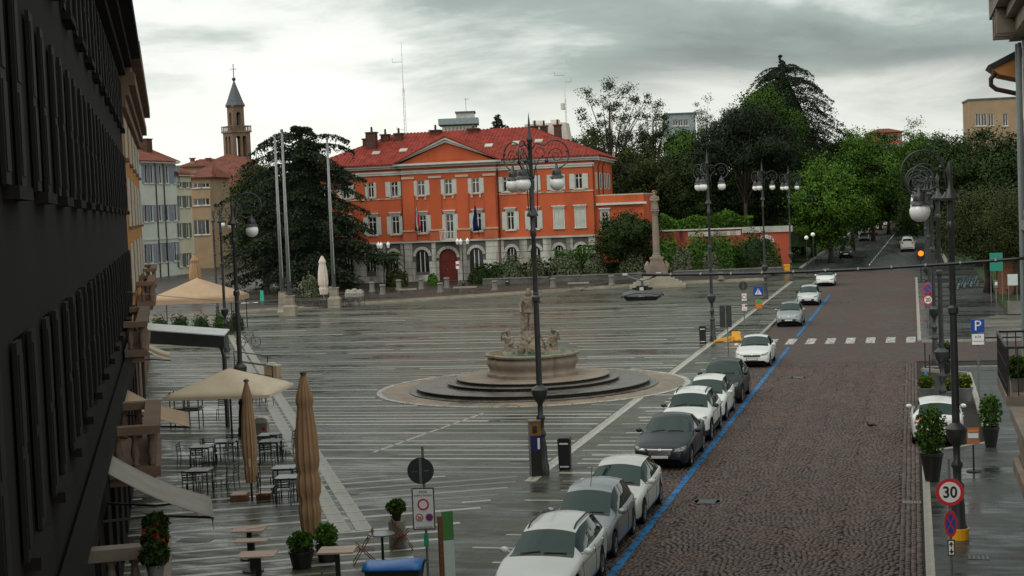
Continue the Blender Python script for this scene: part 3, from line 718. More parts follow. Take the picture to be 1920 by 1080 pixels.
x0, z0 = onroof(974, 247, 10.5); x1, z1 = onroof(1066, 228, 10.5)
pent = B.part('roof_lantern', MB().prism([(x0, z0-1.2), (x1, z0-1.2), (x1-.3, z1-.1), (x0+.8, z1-.1)], 9.8, 13, 'y'), 'plaster_white', roof, fix=True)
for q in (.35, .72): B.box('vent_hood', 'plaster_white', x0+(x1-x0)*q-.5, x0+(x1-x0)*q+.5, 10.5, 11.5, z1-.1, z1+.3, roof)
# downpipes
for x, y in ((XC0-.12, -.1), (XC1+.14, -.1), (XR-.1, -.12)): B.part('downpipe', MB().tube([(x, y, .1), (x, y, ZC-.4)], .06, 8), 'gutter')
for yy in (3.0, 7.2): B.part('downpipe', MB().tube([(XR+.1, yy, 6), (XR+.1, yy, ZC-1.0), (XR+.4, yy, ZC-.45)], .06, 8), 'gutter')
SB = type('X', (), {})()
for yy, cl in ((1.6, 1), (5.2, 0), (9.5, 0), (13, 0)):
    wn = B.part('window', MB().box(XR-.02, XR+.02, yy-.6, yy+.6, UW[0][2]-.1, UW[0][3]+.1), 'frame_white')
    if cl: B.box('shutter', 'palace_trim', XR+.021, XR+.06, yy-.55, yy+.55, UW[0][2], UW[0][3], wn)
    else:
        B.box('pane', 'glass_dark', XR+.021, XR+.03, yy-.5, yy+.5, UW[0][2], UW[0][3], wn)
        for q in (-1.1, .65): B.box('shutter', 'shutter_grey', XR+.03, XR+.07, yy+q, yy+q+.5, UW[0][2], UW[0][3], wn)
# balcony over the door
bx0, bx1 = LW[3][0]-.55, LW[3][1]+.55
bal = B.box('balcony', 'palace_stone', bx0, bx1, PRO-1.1, PRO-.31, ZB-.02, ZB+.18)
for i in range(12):
    x = bx0+.06+(bx1-bx0-.12)*i/11; B.box('baluster', 'frame_white', x-.02, x+.02, PRO-1.08, PRO-1.04, ZB+.181, ZB+1.1, bal)
B.box('rail', 'frame_white', bx0, bx1, PRO-1.1, PRO-1.02, ZB+1.101, ZB+1.17, bal)
# annex
ax1 = B.at(1207, 400)[0]; az0 = B.at(1160, 382)[1]; az1 = B.at(1160, 366)[1]
aw = B.rct(1128, 1140, 398, 430)
B.part('annex_wall', wall_mb(XR+.02, ax1, 0, az1, [aw], .25).add([(ax1,.25,0),(ax1,12,0),(ax1,12,az1),(ax1,.25,az1)], [(0,1,2,3)]), 'plaster_orange')
B.box('annex_roof', 'palace_trim', XR+.02, ax1+.02, .24, 12, az1+.001, az1+.14); B.box('annex_cornice', 'trim_grey', XR+.1, ax1+.35, -.15, .249, az0-.1, az0+.14)
window(B, *aw, y=.25, sh=None, lintel=True, trim='trim_grey')
B.box('annex_plinth', 'plaster_red', XR+.02, ax1, .15, .249, 0, 3.2)
PAL = B
# flags on slanted staffs above the door
def flag(u, v0, v1, label, cols, lean):
    xt, zt = B.at(u, v0, -1.6); xb, zb_ = B.at(u, v1, -1.6); root = thing('flag', label, 'flag', B.base + B.d*xt + B.n*1.6 + Vector((0,0,zb_)), B.rz)
    h = zt - zb_; MB().tube([(.12*lean, 1.2, -.7), (.0, 0, h+.9)], [.035, .02], 8).build('staff', M['wood_dark'], root)
    nb = len(cols); W_ = .72
    for k, m in enumerate(cols):
        pts = []; n = 8
        for i in range(n+1):
            for j in range(7):
                z = h*(1 - j/6*1.0); spread = .12 + .88*(j/6)**.7
                xx = -W_/2*spread + W_*spread*(k + i/n)/nb; pts.append((xx + .05*math.sin(j*1.3), .09*math.sin((k*n+i)*1.25 + j*.5), z))
        mb = MB().add(pts, [(i*7+j, (i+1)*7+j, (i+1)*7+j+1, i*7+j+1) for i in range(n) for j in range(6)]); o = mb.build('cloth', M[m], root, smooth=True)
        o.modifiers.new('t', 'SOLIDIFY').thickness = .01
mk('flag_green', (.012,.12,.045), .8, var=.1); mk('flag_white', (.6,.6,.58), .8, var=.08); mk('flag_red', (.52,.015,.02), .8, var=.1); mk('flag_blue', (.008,.012,.07), .8, var=.15)
flag(781, 388, 433, 'green, white and red flag hanging over the palazzo door', ['flag_green', 'flag_white', 'flag_red'], -1)
flag(890, 385, 433, 'dark blue flag hanging from the palazzo front', ['flag_blue'], 1)

# ------------------------------------------------------------------ stained garden wall with arched gate
gw0, gw1 = PY(1206, 470, 187), PY(1482, 470, 181)
rz = math.atan2(gw1.y-gw0.y, gw1.x-gw0.x); L = (gw1.xy-gw0.xy).length
B = Bld('garden_wall', 'long stained red garden wall with a white arched gate', 'wall', (gw0.x, gw0.y, 0), rz)
zt = B.at(1300, 432)[1]; zt2 = B.at(1440, 426)[1]; xs_ = B.at(1392, 440)[0]
ga_ = B.rct(1428, 1446, 447, 478)
B.part('wall', wall_mb(0, xs_, 0, zt, []).box(0, xs_, .01, .4, zt-.2, zt), 'wall_stained'); B.part('wall', wall_mb(xs_, L, 0, zt2-.6, [], arches=[ga_]), 'plaster_red')
B.box('coping', 'trim_grey', -.1, xs_, -.12, .45, zt+.001, zt+.16); B.box('coping', 'palace_stone', xs_, L+.3, -.2, .6, zt2-.6, zt2+.1)
B.box('flaking_band', 'stone_stained', B.at(1290,440)[0], xs_-.2, -.03, -.001, zt-.75, zt-.2)
B.box('gate', 'black_paint', ga_[0], ga_[1], .2, .26, 0, ga_[3])
xm = (ga_[0]+ga_[1])/2; rr = (ga_[1]-ga_[0])/2
for i in range(9):
    a0, a1 = math.pi*i/9+.02, math.pi*(i+1)/9-.02; ro, ri = rr+.45, rr+.01; z_ = ga_[3]-rr
    B.part('voussoir', MB().prism([(xm+r_*math.cos(a), z_+r_*math.sin(a)) for r_, a in ((ri,a0),(ro,a0),(ro,a1),(ri,a1))], -.14, -.001, 'y'), 'trim_grey', fix=True)
tag(MB().box(gw0.x-6, gw1.x+4, gw0.y+1.2, gw0.y+40, 2.0, zt-.4).build('upper_garden', M['grass']), kind='structure')
B = Bld('garden_house', 'small tan house half hidden behind the upper garden hedge', 'house', (PY(1290, 410, 205).x, 205, zt-.5), R(-6))
x0, x1, z0, z1 = B.rct(1278, 1330, 385, 425)
B.part('wall', wall_mb(x0, x1, 0, z1, []).box(x0, x1, .01, 6, 0, z1), 'plaster_tan'); hip_roof(B, x0, x1, 0, 6, z1, z1+1.3, 2.5, 'tile_brown', .5)

# ------------------------------------------------------------------ bell tower
TB = PY(446, 300, 300); tw = 50/ (FPX/300) / 1.35
T = thing('bell_tower', 'stone bell tower with slate spire, balcony and cross behind the roofs', 'tower', (TB.x, TB.y, 0), R(38))
zb = TZ(TB, 246); zl = TZ(TB, 237); zs0 = TZ(TB, 201); zs1 = TZ(TB, 152); h = tw/2
def tower_arches(w, z0, z1, aw, az0, az1, n, m, name):
    for k in range(4):
        rot = Matrix.Rotation(math.pi/2*k, 4, 'Z'); ops = []
        for i in range(n):
            c = -w/2 + w*(i+1)/(n+1) if n > 1 else 0; c = c*1.0; ops.append((c-aw/2, c+aw/2, az0, az1))
        mb = wall_mb(-w/2, w/2, z0, z1, [], 0, .5, arches=ops); mb.v = [tuple(rot @ Vector((x, y-w/2, z))) for x, y, z in mb.v]; mb.build(name, M[m], T)
tower_arches(2*h, 0, zb-.1, h*.46, zb-5.6, zb-1.0, 2, 'tower_stone', 'belfry_wall')
MB().box(-h+.6, h-.6, -h+.6, h-.6, 0, zb-6.2).build('shaft_core', M['tower_stone'], T)
b = MB().box(-h*1.12, h*1.12, -h*1.12, h*1.12, zb-.35, zb).build('balcony', M['tower_stone'], T)
for k in range(4):
    rot = Matrix.Rotation(math.pi/2*k, 4, 'Z')
    for i in range(7):
        x = -h*1.06 + 2.12*h*i/6; q = rot @ Vector((x, -h*1.06, 0)); MB().box(q.x-.08, q.x+.08, q.y-.08, q.y+.08, zb+.001, zl-.12).build('baluster', M['tower_stone'], b)
    mb = MB().box(-h*1.12, h*1.0, -h*1.12, -h*1.0, zl-.119, zl+.05); mb.v = [tuple(rot @ Vector(p)) for p in mb.v]; mb.build('rail', M['tower_stone'], b)
h2 = h*.62
tower_arches(2*h2, zb+.001, zs0, h2*.75, zl-.2, zs0-1.0, 1, 'tower_stone', 'lantern_wall')
MB().box(-h2*1.15, h2*1.15, -h2*1.15, h2*1.15, zs0+.001, zs0+.3).build('cornice', M['tower_stone'], T)
MB().lathe([(h2*1.62, zs0+.3), (h2*1.36, zs0+.9), (.12, zs1)], 8, rot=R(22.5)).build('spire', M['slate'], T)
fin = MB().ball((0,0,zs1+.35), .38).build('finial', M['iron'], T, smooth=True)
zc0 = TZ(TB, 120); MB().bar((0,0,zs1+.5), (0,0,zc0), .12).bar((-.55,.35,zc0-1.0), (.55,-.35,zc0-1.0), .1).build('cross', M['iron'], T)

# ------------------------------------------------------------------ houses on the left
RZL = math.pi/2 - TH
Lbase = Vector((-48.0, 230.0, 0))
def row_house(name, label, u0, u1, veave, wallm, rows, cols, ww, shm, frm='frame_white', open_=True, belt=None, roofm='tile_brown', depth=11, rise=2.6):
    B = Bld(name, label, 'house', Lbase, RZL); vm = 420
    xa, xb = B.at(u0, vm)[0], B.at(u1, vm)[0]; ze = B.at((u0+u1)/2, veave)[1]
    ops = []
    for v0, v1 in rows:
        for c in cols:
            x = B.at(c, (v0+v1)/2)[0]; z1 = B.at(c, v0)[1]; z0 = B.at(c, v1)[1]
            ops.append((x-ww/2, x+ww/2, z0, z1))
    nz = {}
    for i, (a, b, c, d) in enumerate(ops):
        r = i//len(cols); nz.setdefault(r, []).append((c, d))
    ops = [(a, b, sum(q[0] for q in nz[i//len(cols)])/len(cols), sum(q[1] for q in nz[i//len(cols)])/len(cols)) for i, (a, b, c, d) in enumerate(ops)]
    B.part('wall', wall_mb(xa, xb, 0, ze, ops).add([(xa,0,0),(xa,depth,0),(xa,depth,ze),(xa,0,ze)], [(3,2,1,0)]).add([(xb,0,0),(xb,depth,0),(xb,depth,ze),(xb,0,ze)], [(0,1,2,3)]), wallm)
    for o in ops: window(B, *o, sh='open' if open_ else None, shm=shm, fr=frm, trim='trim_grey', sw=ww*.5, simple=True)
    B.box('eave', 'trim_grey', xa-.2, xb+.2, -.55, -.001, ze-.25, ze-.02)
    hip_roof(B, xa, xb, 0, depth, ze, ze+rise, 0, roofm, .6)
    return B, xa, xb, ze
B, xa, xb, ze = row_house('townhouse', 'pale blue-white townhouse with dark drainpipes at the left edge', 266, 335, 303, 'plaster_pale', [(309,344),(384,415),(456,492)], [273,284,300,313,329], 1.25, 'shutter_blue')
for u in (294, 309): B.part('drainpipe', MB().tube([(B.at(u,400)[0], -.12, 0), (B.at(u,400)[0], -.12, ze-.3)], .09, 8), 'gutter')
chimney(B, B.root, B.at(313, 290)[0], 3.5, ze+1, ze+3.4, 1.6)
B.box('stringcourse', 'trim_grey', xa, xb, -.12, -.001, B.at(300, 448)[1]-.1, B.at(300,448)[1]+.1)
row_house('townhouse', 'narrow cream townhouse with small attic windows beside the pale one', 335.5, 362, 327, 'plaster_cream', [(341,352),(367,389),(418,446),(475,500)], [339,352], 1.15, 'shutter_green')
def facing_house(name, label, u0, u1, veave, Y, wallm, rows, cols, ww, shm, roofm='tile_brown', rise=2.4, depth=10, rz=R(-8), ov=.6, hip=3, extra=None):
    b = PY((u0+u1)/2, 400, Y); B = Bld(name, label, 'house', (b.x, b.y, 0), rz); xa, xb = B.at(u0, 400)[0], B.at(u1, 400)[0]; ze = B.at((u0+u1)/2, veave)[1]
    ops = []
    for v0, v1 in rows:
        z1 = B.at((u0+u1)/2, v0)[1]; z0 = B.at((u0+u1)/2, v1)[1]
        for c in cols: x = B.at(c, (v0+v1)/2)[0]; ops.append((x-ww/2, x+ww/2, z0, z1))
    B.part('wall', wall_mb(xa, xb, 0, ze, ops).add([(xa,0,0),(xa,depth,0),(xa,depth,ze),(xa,0,ze)], [(3,2,1,0)]).add([(xb,0,0),(xb,depth,0),(xb,depth,ze),(xb,0,ze)], [(0,1,2,3)]), wallm)
    for o in ops: window(B, *o, sh='open' if shm else None, shm=shm or 'shutter_brown', trim='trim_grey', sw=ww*.5, simple=True)
    if rise > 0: B.roof = hip_roof(B, xa, xb, 0, depth, ze, ze+rise, min(hip, (xb-xa)/2), roofm, ov)
    else: B.box('roof', 'palace_stone', xa-.3, xb+.3, -.3, depth, ze+.001, ze+.3)
    return B, xa, xb, ze
facing_house('house', 'narrow orange house with dark windows at the end of the left street', 361, 396, 333, 250, 'plaster_tan', [(343,352),(372,385),(412,440)], [370,385], 1.4, None, rise=2.0)
facing_house('house', 'tan gabled house with shuttered windows beside the left lamps', 396, 450, 352, 262, 'plaster_tan', [(368,380),(388,400),(420,436)], [402,411,420,429,440], 1.0, 'shutter_brown', rise=3.0)
facing_house('house', 'brown roofed house with dormer standing behind the tan gabled house', 362, 462, 333, 285, 'plaster_tan', [(338,344)], [400], 1.2, None, rise=3.9, depth=14, rz=R(-14))
facing_house('house', 'low church annex with small red roof under the bell tower', 410, 446, 300, 294, 'plaster_tan', [(304,311)], [422,433], .8, None, rise=1.2, depth=6)
facing_house('house', 'house with brown roof and two chimneys left of the bell tower', 340, 408, 312, 300, 'plaster_tan', [], [], 1, None, rise=1.6, depth=12)
for u in (361, 391):
    p = PY(u, 302, 303); c = thing('chimney_stack', 'brick chimney stack with cowl on the brown roofs, ' + ('left one' if u < 380 else 'right one'), 'chimney', (p.x, p.y, 0)); zt_ = TZ(p, 296)
    MB().box(-.55,.55,-.5,.5,zt_-5,zt_-.8).build('stack', M['plaster_tan'], c); MB().box(-.4,.4,-.35,.35,zt_-.8,zt_-.2).box(-.6,.6,-.5,.5,zt_-.2,zt_).build('cowl', M['tile_brown'], c)

# ------------------------------------------------------------------ near row on the left (seen almost edge on)
dl = Vector((-.2195, .9756, 0)); RZN = math.atan2(dl.y, dl.x); NB0 = Vector((-3.8, 10.0, 0))
def near_house(name, label, l0, l1, H, wallm, rows, step, shm, base_m, cor, cor_m, stone_h=4.1, cen=0.0):
    B = Bld(name, label, 'house', NB0 + dl*l0, RZN); L = l1 - l0; ops = []
    n = int(L/step)
    for z0, z1 in rows:
        for i in range(n): x = (i+.5)*L/n; ops.append((x-.55, x+.55, z0, z1))
    gops = [((i+.5)*L/n-1.0, (i+.5)*L/n+1.0, 0.05, 2.9) for i in range(n)]
    B.part('wall', wall_mb(0, L, stone_h, H, ops).add([(L,0,stone_h),(L,10,stone_h),(L,10,H),(L,0,H)], [(0,1,2,3)]).add([(0,0,stone_h),(0,10,stone_h),(0,10,H),(0,0,H)], [(3,2,1,0)]), wallm)
    B.part('shopfront_wall', wall_mb(0, L, 0, stone_h, gops, -.06).add([(L,-.06,0),(L,10,0),(L,10,stone_h),(L,-.06,stone_h)], [(0,1,2,3)]), base_m)
    for o in ops: window(B, *o, sh='open', shm=shm, trim=base_m, sw=.5, simple=True)
    for o in gops:
        w = B.box('shop_window', 'glass_dark', o[0], o[1], .12, .16, o[2], o[3]); B.box('door_frame', 'wood_dark', (o[0]+o[1])/2-.05, (o[0]+o[1])/2+.05, .05, .119, o[2], o[3], w)
    B.box('belt', base_m, -.0, L+.1, -.28, -.061, stone_h-.02, stone_h+.25)
    for k, (pr, z0, z1) in enumerate(cor): B.box('cornice', cor_m, 0, L+pr*.6, -pr, -.001, z0, z1)
    hip_roof(B, 0, L, 0, 10, cor[-1][2]+.02, cor[-1][2]+2.6, 0, 'tile_brown', .25)
    return B
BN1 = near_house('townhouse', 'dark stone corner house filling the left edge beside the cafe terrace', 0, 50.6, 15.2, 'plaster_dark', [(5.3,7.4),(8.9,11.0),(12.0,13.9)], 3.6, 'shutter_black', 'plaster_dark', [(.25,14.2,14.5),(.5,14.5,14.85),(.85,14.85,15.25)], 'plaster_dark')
BN2 = near_house('townhouse', 'ochre house with heavy brown cornice beyond the dark corner house', 50.7, 87, 13.4, 'plaster_ochre', [(5.6,7.6),(8.3,10.3),(11.1,12.7)], 6.5, 'shutter_grey', 'brown_stone', [(.2,12.95,13.4),(.35,13.4,13.8),(.6,13.8,14.3),(.45,14.3,14.9),(.85,14.9,15.5),(.6,15.5,16.2)], 'brown_stone')
def stone_balcony(B, x0, x1, z, pr, m='brown_stone', step=.34, h=.95, ends=True):
    s = B.part('balcony', MB().box(x0, x1, -pr, -.07, z-.22, z).box(x0+.1, x1-.1, -pr+.12, -.07, z-.40, z-.221), m)
    k = int((x1-x0)/step)
    prof = [(.055,0),(.085,.03),(.05,.1),(.10,.28),(.06,.5),(.05,.58),(.085,.62),(.085,.68)]
    for i in range(k+1):
        x = x0+.12+(x1-x0-.24)*i/k; B.part('baluster', MB().lathe(prof, 7, (x, -pr+.16, z+.001)), m, s, smooth=True)
    for x in (x0+.12, x1-.12):
        for q in range(1, int(pr/step)): B.part('baluster', MB().lathe(prof, 7, (x, -pr+.16+q*step, z+.001)), m, s, smooth=True)
    B.part('rail', MB().box(x0-.04, x1+.04, -pr-.03, -pr+.32, z+.682, z+.86).box(x0-.04, x0+.28, -pr+.321, -.07, z+.682, z+.86).box(x1-.28, x1+.04, -pr+.321, -.07, z+.682, z+.86), m, s)
    return s
def lpos(Z, l0): return (Z-10)/.9756 - l0
stone_balcony(BN1, lpos(31.5,0), lpos(36,0), 3.35, 1.12); stone_balcony(BN1, lpos(18,0), lpos(22,0), 2.9, 1.3, 'stone_brown')
stone_balcony(BN2, lpos(66,50.7), lpos(74,50.7), 5.0, .85); stone_balcony(BN2, lpos(84,50.7), lpos(92,50.7), 5.0, .8)
stone_balcony(BN1, lpos(46,0), lpos(54,0), 4.6, .75)
# shop awnings on folding arms
def awning(B, x0, x1, z0, z1, pr, m, label):
    p = B.base + B.d*((x0+x1)/2) + B.n*.05; t = thing('shop_awning', label, 'awning', p, B.rz); w = (x1-x0)/2; n = 10; V = []
    for i in range(n+1):
        for j in range(7): V.append((-w+2*w*i/n, -pr*j/6-.06, z1+(z0-z1)*j/6 - .10*math.sin(math.pi*j/6)))
    mb = MB().add(V, [(i*7+j, i*7+j+1, (i+1)*7+j+1, (i+1)*7+j) for i in range(n) for j in range(6)]); o = mb.build('canopy', M[m], t, smooth=True); o.modifiers.new('s', 'SOLIDIFY').thickness = .012
    val = MB()
    for i in range(n): val.add([(-w+2*w*i/n, -pr-.075, z0), (-w+2*w*(i+1)/n, -pr-.075, z0), (-w+2*w*(i+1)/n, -pr-.075, z0-.2), (-w+2*w*(i+.5)/n, -pr-.078, z0-.26), (-w+2*w*i/n, -pr-.075, z0-.2)], [(0,4,3,2,1)])
    v = val.build('valance', M[m], t); v.modifiers.new('s', 'SOLIDIFY').thickness = .01
    MB().bar((-w, -pr-.06, z0-.03), (w, -pr-.06, z0-.03), .05).build('front_bar', M['iron'], t)
    for s_ in (-w+.15, w-.15): MB().bar((s_, -.03, z0+.05), (s_+.4*(-1 if s_ > 0 else 1), -pr*.5, z0), .04).bar((s_+.4*(-1 if s_ > 0 else 1), -pr*.5, z0), (s_, -pr-.05, z0-.04), .04).build('folding_arm', M['iron'], t)
    MB().tube([(-w, -.05, z1+.06), (w, -.05, z1+.06)], .07, 8).build('roller', M['iron_grey'], t)
awning(BN1, lpos(27.6,0), lpos(29.7,0), 2.95, 4.0, 1.95, 'canvas_grey', 'grey sloping shop awning reaching out at the lower left edge')
awning(BN1, lpos(40.5,0), lpos(43.6,0), 2.9, 3.7, 1.7, 'canvas_beige', 'small beige shop awning above the brown stone balcony')
awning(BN2, lpos(60.5,50.7), lpos(64,50.7), 2.9, 3.6, 1.25, 'canvas_cream', 'cream shop awning below the orange house at left')

# ------------------------------------------------------------------ near house on the right
RZR = -math.pi/2 - TH
NR = W(2.75, 40.3)
B = Bld('corner_house', 'pale stone house with deep cornice and balconies at the right edge', 'house', NR, RZR)
# local x runs towards the camera here
ops = [(x-.55, x+.55, z0, z1) for x in (2.2, 6.0, 9.8, 13.6, 17.4) for z0, z1 in ((3.9, 6.5), (7.9, 10.2))]
B.part('wall', wall_mb(0, 26, 0, 12.3, ops + [(x-.7, x+.7, .05, 2.7) for x in (4, 8, 12, 16)]).add([(0,0,0),(0,9,0),(0,9,12.3),(0,0,12.3)], [(3,2,1,0)]), 'plaster_white')
for o in ops: window(B, *o, sh='open', shm='shutter_brown', trim='stone_pale', sw=.5, simple=True)
for x in (4, 8, 12, 16): B.box('shop_window', 'glass_dark', x-.7, x+.7, .12, .16, .05, 2.7)
for pr, z0, z1 in ((.3,12.1,12.45),(.5,12.45,12.7),(.75,12.7,13.25),(.95,13.25,13.6),(1.05,13.6,13.95)): B.box('cornice', 'stone_brown', -pr*.5, 26, -pr, -.001, z0, z1)
B.part('gutter', MB().tube([(-.5,-1.15,14.0),(26,-1.15,14.0)], .1, 8), 'iron_black'); B.box('roof', 'tile_brown', -.5, 26, -1.0, 9, 13.951, 14.6)
for x in (.5, 1.3, 2.1): B.box('cornice_bracket', 'stone_brown', x, x+.25, -.72, -.3, 12.1, 12.69)
B.part('drainpipe', MB().tube([(.3,-.12,0),(.3,-.12,12)], .07, 8), 'concrete_green'); B.part('drainpipe', MB().tube([(.62,-.1,0),(.62,-.1,12)], .05, 8), 'iron_grey')
for z in (7.4, 3.6): B.box('belt', 'stone_pale', -.1, 26, -.16, -.001, z, z+.22)
stone_balcony(B, 13.2, 19, 3.85, 1.2, 'stone_brown', .3)
# iron balcony
ib = B.box('balcony', 'stone_brown', 1.2, 5.2, -.85, -.001, 3.62, 3.84); irn = MB()
for i in range(17): x = 1.25+3.9*i/16; irn.box(x-.012, x+.012, -.83, -.806, 3.842, 4.9)
for i in range(4):
    for x in (1.25, 5.15): irn.box(x-.012, x+.012, -.8+i*.2, -.776+i*.2, 3.842, 4.9)
irn.bar((1.25,-.82,4.92),(5.15,-.82,4.92),.05).bar((1.25,-.82,4.05),(5.15,-.82,4.05),.03).bar((1.25,-.82,4.5),(5.15,-.82,4.5),.025).bar((1.25,-.8,4.92),(1.25,-.02,4.92),.05).bar((5.15,-.8,4.92),(5.15,-.02,4.92),.05)
B.part('iron_railing', irn, 'iron_black', ib)
# lower eave with swan-neck pipe past the first cornice
ev = B.part('lower_eave', MB().prism([(-1.2, 11.0), (-1.2, 11.25), (-.02, 11.75), (-.02, 11.3)], -1.0, .5, 'x'), 'plaster_ochre')
ev.data.clear_geometry()
MB().prism([(.0, 11.15), (-.55, 11.3), (-.72, 11.45), (.0, 11.75)], -1.6, -.1, 'x').build('eave_soffit', M['plaster_ochre'], ev, fix=True)
MB().prism([(.1, 11.8), (-.72, 11.46), (-.82, 11.54), (.1, 11.98)], -1.7, -.05, 'x').build('eave_roof', M['iron_black'], ev, fix=True)
MB().tube([(-.4,-.62,11.36),(-.4,-.74,11.22),(-.4,-.74,11.06),(-.4,-.62,10.95),(-.4,-.3,10.86),(-.4,-.02,10.78)], .06, 8).build('swan_neck_pipe', M['gutter'], ev)
ev.data.from_pydata([(-.9,.1,10.6),(-.8,.1,10.6),(-.8,.1,11.4),(-.9,.1,11.4)], [], [(0,1,2,3)]); 

# ------------------------------------------------------------------ far buildings
def far_block(name, label, cat, u0, u1, v0, v1, Y, wallm, rows=(), cols=(), ww=1.2, roof=None, depth=9, rz=0, base=0.0):
    b = PY((u0+u1)/2, v1, Y); B = Bld(name, label, cat, (b.x, b.y, base), rz); xa, xb, _, z1 = B.rct(u0, u1, v0, v1); z0 = 0
    ops = []
    for a, c in rows:
        for q in cols: x = B.at(q, (a+c)/2)[0]; ops.append((x-ww/2, x+ww/2, B.at(q, c)[1], B.at(q, a)[1]))
    B.part('wall', wall_mb(xa, xb, z0, z1, ops).add([(xa,0,z0),(xa,depth,z0),(xa,depth,z1),(xa,0,z1)], [(3,2,1,0)]).add([(xb,0,z0),(xb,depth,z0),(xb,depth,z1),(xb,0,z1)], [(0,1,2,3)]), wallm)
    for o in ops: window(B, *o, simple=True, trim='trim_grey')
    if roof: hip_roof(B, xa, xb, 0, depth, z1, z1+roof, min(3, (xb-xa)/2), 'tile_brown', .5)
    else: B.box('roof', 'slate', xa-.2, xb+.2, -.2, depth, z1+.001, z1+.3)
    return B, xa, xb, z1
B, xa, xb, z1 = far_block('office_block', 'grey-green high-rise top with balcony behind the palazzo roof', 'building', 829, 892, 236, 250, 330, 'plaster_white', [(238,246)], [836,843,850,857,864,871,878,885], .5, None, 10)
za, zb_ = B.at(858, 236)[1], B.at(858, 222)[1]
B.box('balcony_screen', 'concrete_green', B.at(822,230)[0], B.at(897,230)[0], -1.2, 8, za+.31, zb_); B.box('penthouse', 'palace_stone', B.at(855,220)[0], B.at(889,220)[0], .5, 6, zb_+.001, B.at(870,211)[1]); B.box('flat_roof', 'slate', B.at(853,212)[0], B.at(891,212)[0], .2, 6.4, B.at(870,211)[1]+.002, B.at(870,211)[1]+.3)
B.part('aerial', MB().tube([(B.at(873,200)[0], 3, B.at(870,211)[1]), (B.at(873,200)[0], 3, B.at(873,182)[1])], .05, 6).bar((B.at(869,185)[0],3,B.at(873,184)[1]), (B.at(879,185)[0],3,B.at(873,184)[1]), .07), 'iron_grey')
far_block('office_block', 'flat blue-grey building between the trees right of the aerial mast', 'building', 1252, 1305, 214, 300, 320, 'concrete_green', [(224,236)], [1266,1276,1286], 1.0, None, 10)
far_block('house', 'red brick house high above the avenue trees', 'house', 1640, 1692, 248, 330, 420, 'plaster_red', [(252,262),(268,284)], [1652,1662,1672,1684], 1.5, 1.2, 10)
far_block('apartment_house', 'beige apartment house above the trees at upper right', 'building', 1818, 1915, 186, 330, 300, 'plaster_tan', [(213,236)], [1834,1845,1858,1885], 1.0, None, 10, R(-10))
far_block('kiosk', 'dark red kiosk under the trees behind the right pavement', 'kiosk', 1872, 1960, 455, 530, 118, 'wood_dark', [], [], 1, .7, 4, R(-TH*57))
# lattice aerial masts
def mast(name, label, ut, vt, ub, vb, Y, arms, w=.55):
    b = PY(ub, vb, Y); t = thing(name, label, 'aerial mast', (b.x, b.y, 0)); H = TZ(b, vt); mb = MB()
    for k in range(3):
        a = 2*math.pi*k/3; r = w/2
        mb.tube([(r*math.cos(a), r*math.sin(a), 0), (.5*r*math.cos(a), .5*r*math.sin(a), H*.8)], .035, 5)
    n = 44
    for i in range(n):
        z = H*.8*i/n; q = 1-.5*i/n
        for k in range(3):
            a, c = 2*math.pi*k/3, 2*math.pi*(k+1)/3; mb.bar((q*w/2*math.cos(a), q*w/2*math.sin(a), z), (q*w/2*math.cos(c), q*w/2*math.sin(c), z+H*.8/n), .022)
    mb.build('lattice', M['white_metal'], t); MB().tube([(0,0,H*.78),(0,0,H)], [.07,.03], 6).build('whip', M['white_metal'], t)
    for v, l, s_ in arms:
        z = TZ(b, v); MB().bar((0,0,z), (l,0,z-.02), .05).bar((l,0,z-.03), (l,0,z+.5), .04).build('crossarm', M['iron_grey'], t)
    return t, b
mast('aerial_mast', 'tall white lattice aerial mast left of the palazzo pediment', 752, 78, 762, 300, 205, [(116,-1.3,1), (243,-1.1,1)])
t, b = mast('aerial_mast', 'shorter white aerial mast with grey drum at the right end of the palazzo roof', 1058, 106, 1064, 300, 208, [(141,-1.3,1), (154,.9,1)], .35)
z = TZ(b, 206); MB().lathe([(.0,0),(.3,.05),(.32,.9),(.0,1.0)], 12, (-.32,0,z)).build('drum', M['plaster_white'], t)
# ================================================================== TREES AND PLANTS
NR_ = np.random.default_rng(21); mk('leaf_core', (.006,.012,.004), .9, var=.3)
def unitv(n):
    v = NR_.normal(size=(n, 3)); return v/np.linalg.norm(v, axis=1, keepdims=True)
def leaves(name, C, size, up=.35, aspect=.9, flat=0.0, out=None, soft=None):
    n = len(C); nrm = unitv(n) + np.array([0, 0, up])
    if out is not None: nrm += out
    nrm /= np.linalg.norm(nrm, axis=1, keepdims=True)
    if soft is not None: nrm *= np.where((nrm*soft).sum(1, keepdims=True) < 0, -1.0, 1.0)
    a = np.cross(nrm, unitv(n)); a /= np.linalg.norm(a, axis=1, keepdims=True)+1e-9; b = np.cross(nrm, a)
    s = (size*NR_.uniform(.6, 1.4, n))[:, None]
    V = np.stack([C - a*s*.8 - b*s*aspect*.5, C + a*s*.8 - b*s*aspect*.5, C + b*s*aspect], 1).reshape(-1, 3)
    me = np_mesh(name, V, np.arange(3*n).reshape(-1, 3))
    if soft is not None:                       # leaves catch the light as the clump they belong to
        sn = soft*.75 + nrm*.45; sn /= np.linalg.norm(sn, axis=1, keepdims=True)
        me.polygons.foreach_set('use_smooth', np.ones(n, dtype=bool)); me.normals_split_custom_set_from_vertices(np.repeat(sn, 3, axis=0).astype(np.float32))
    return me
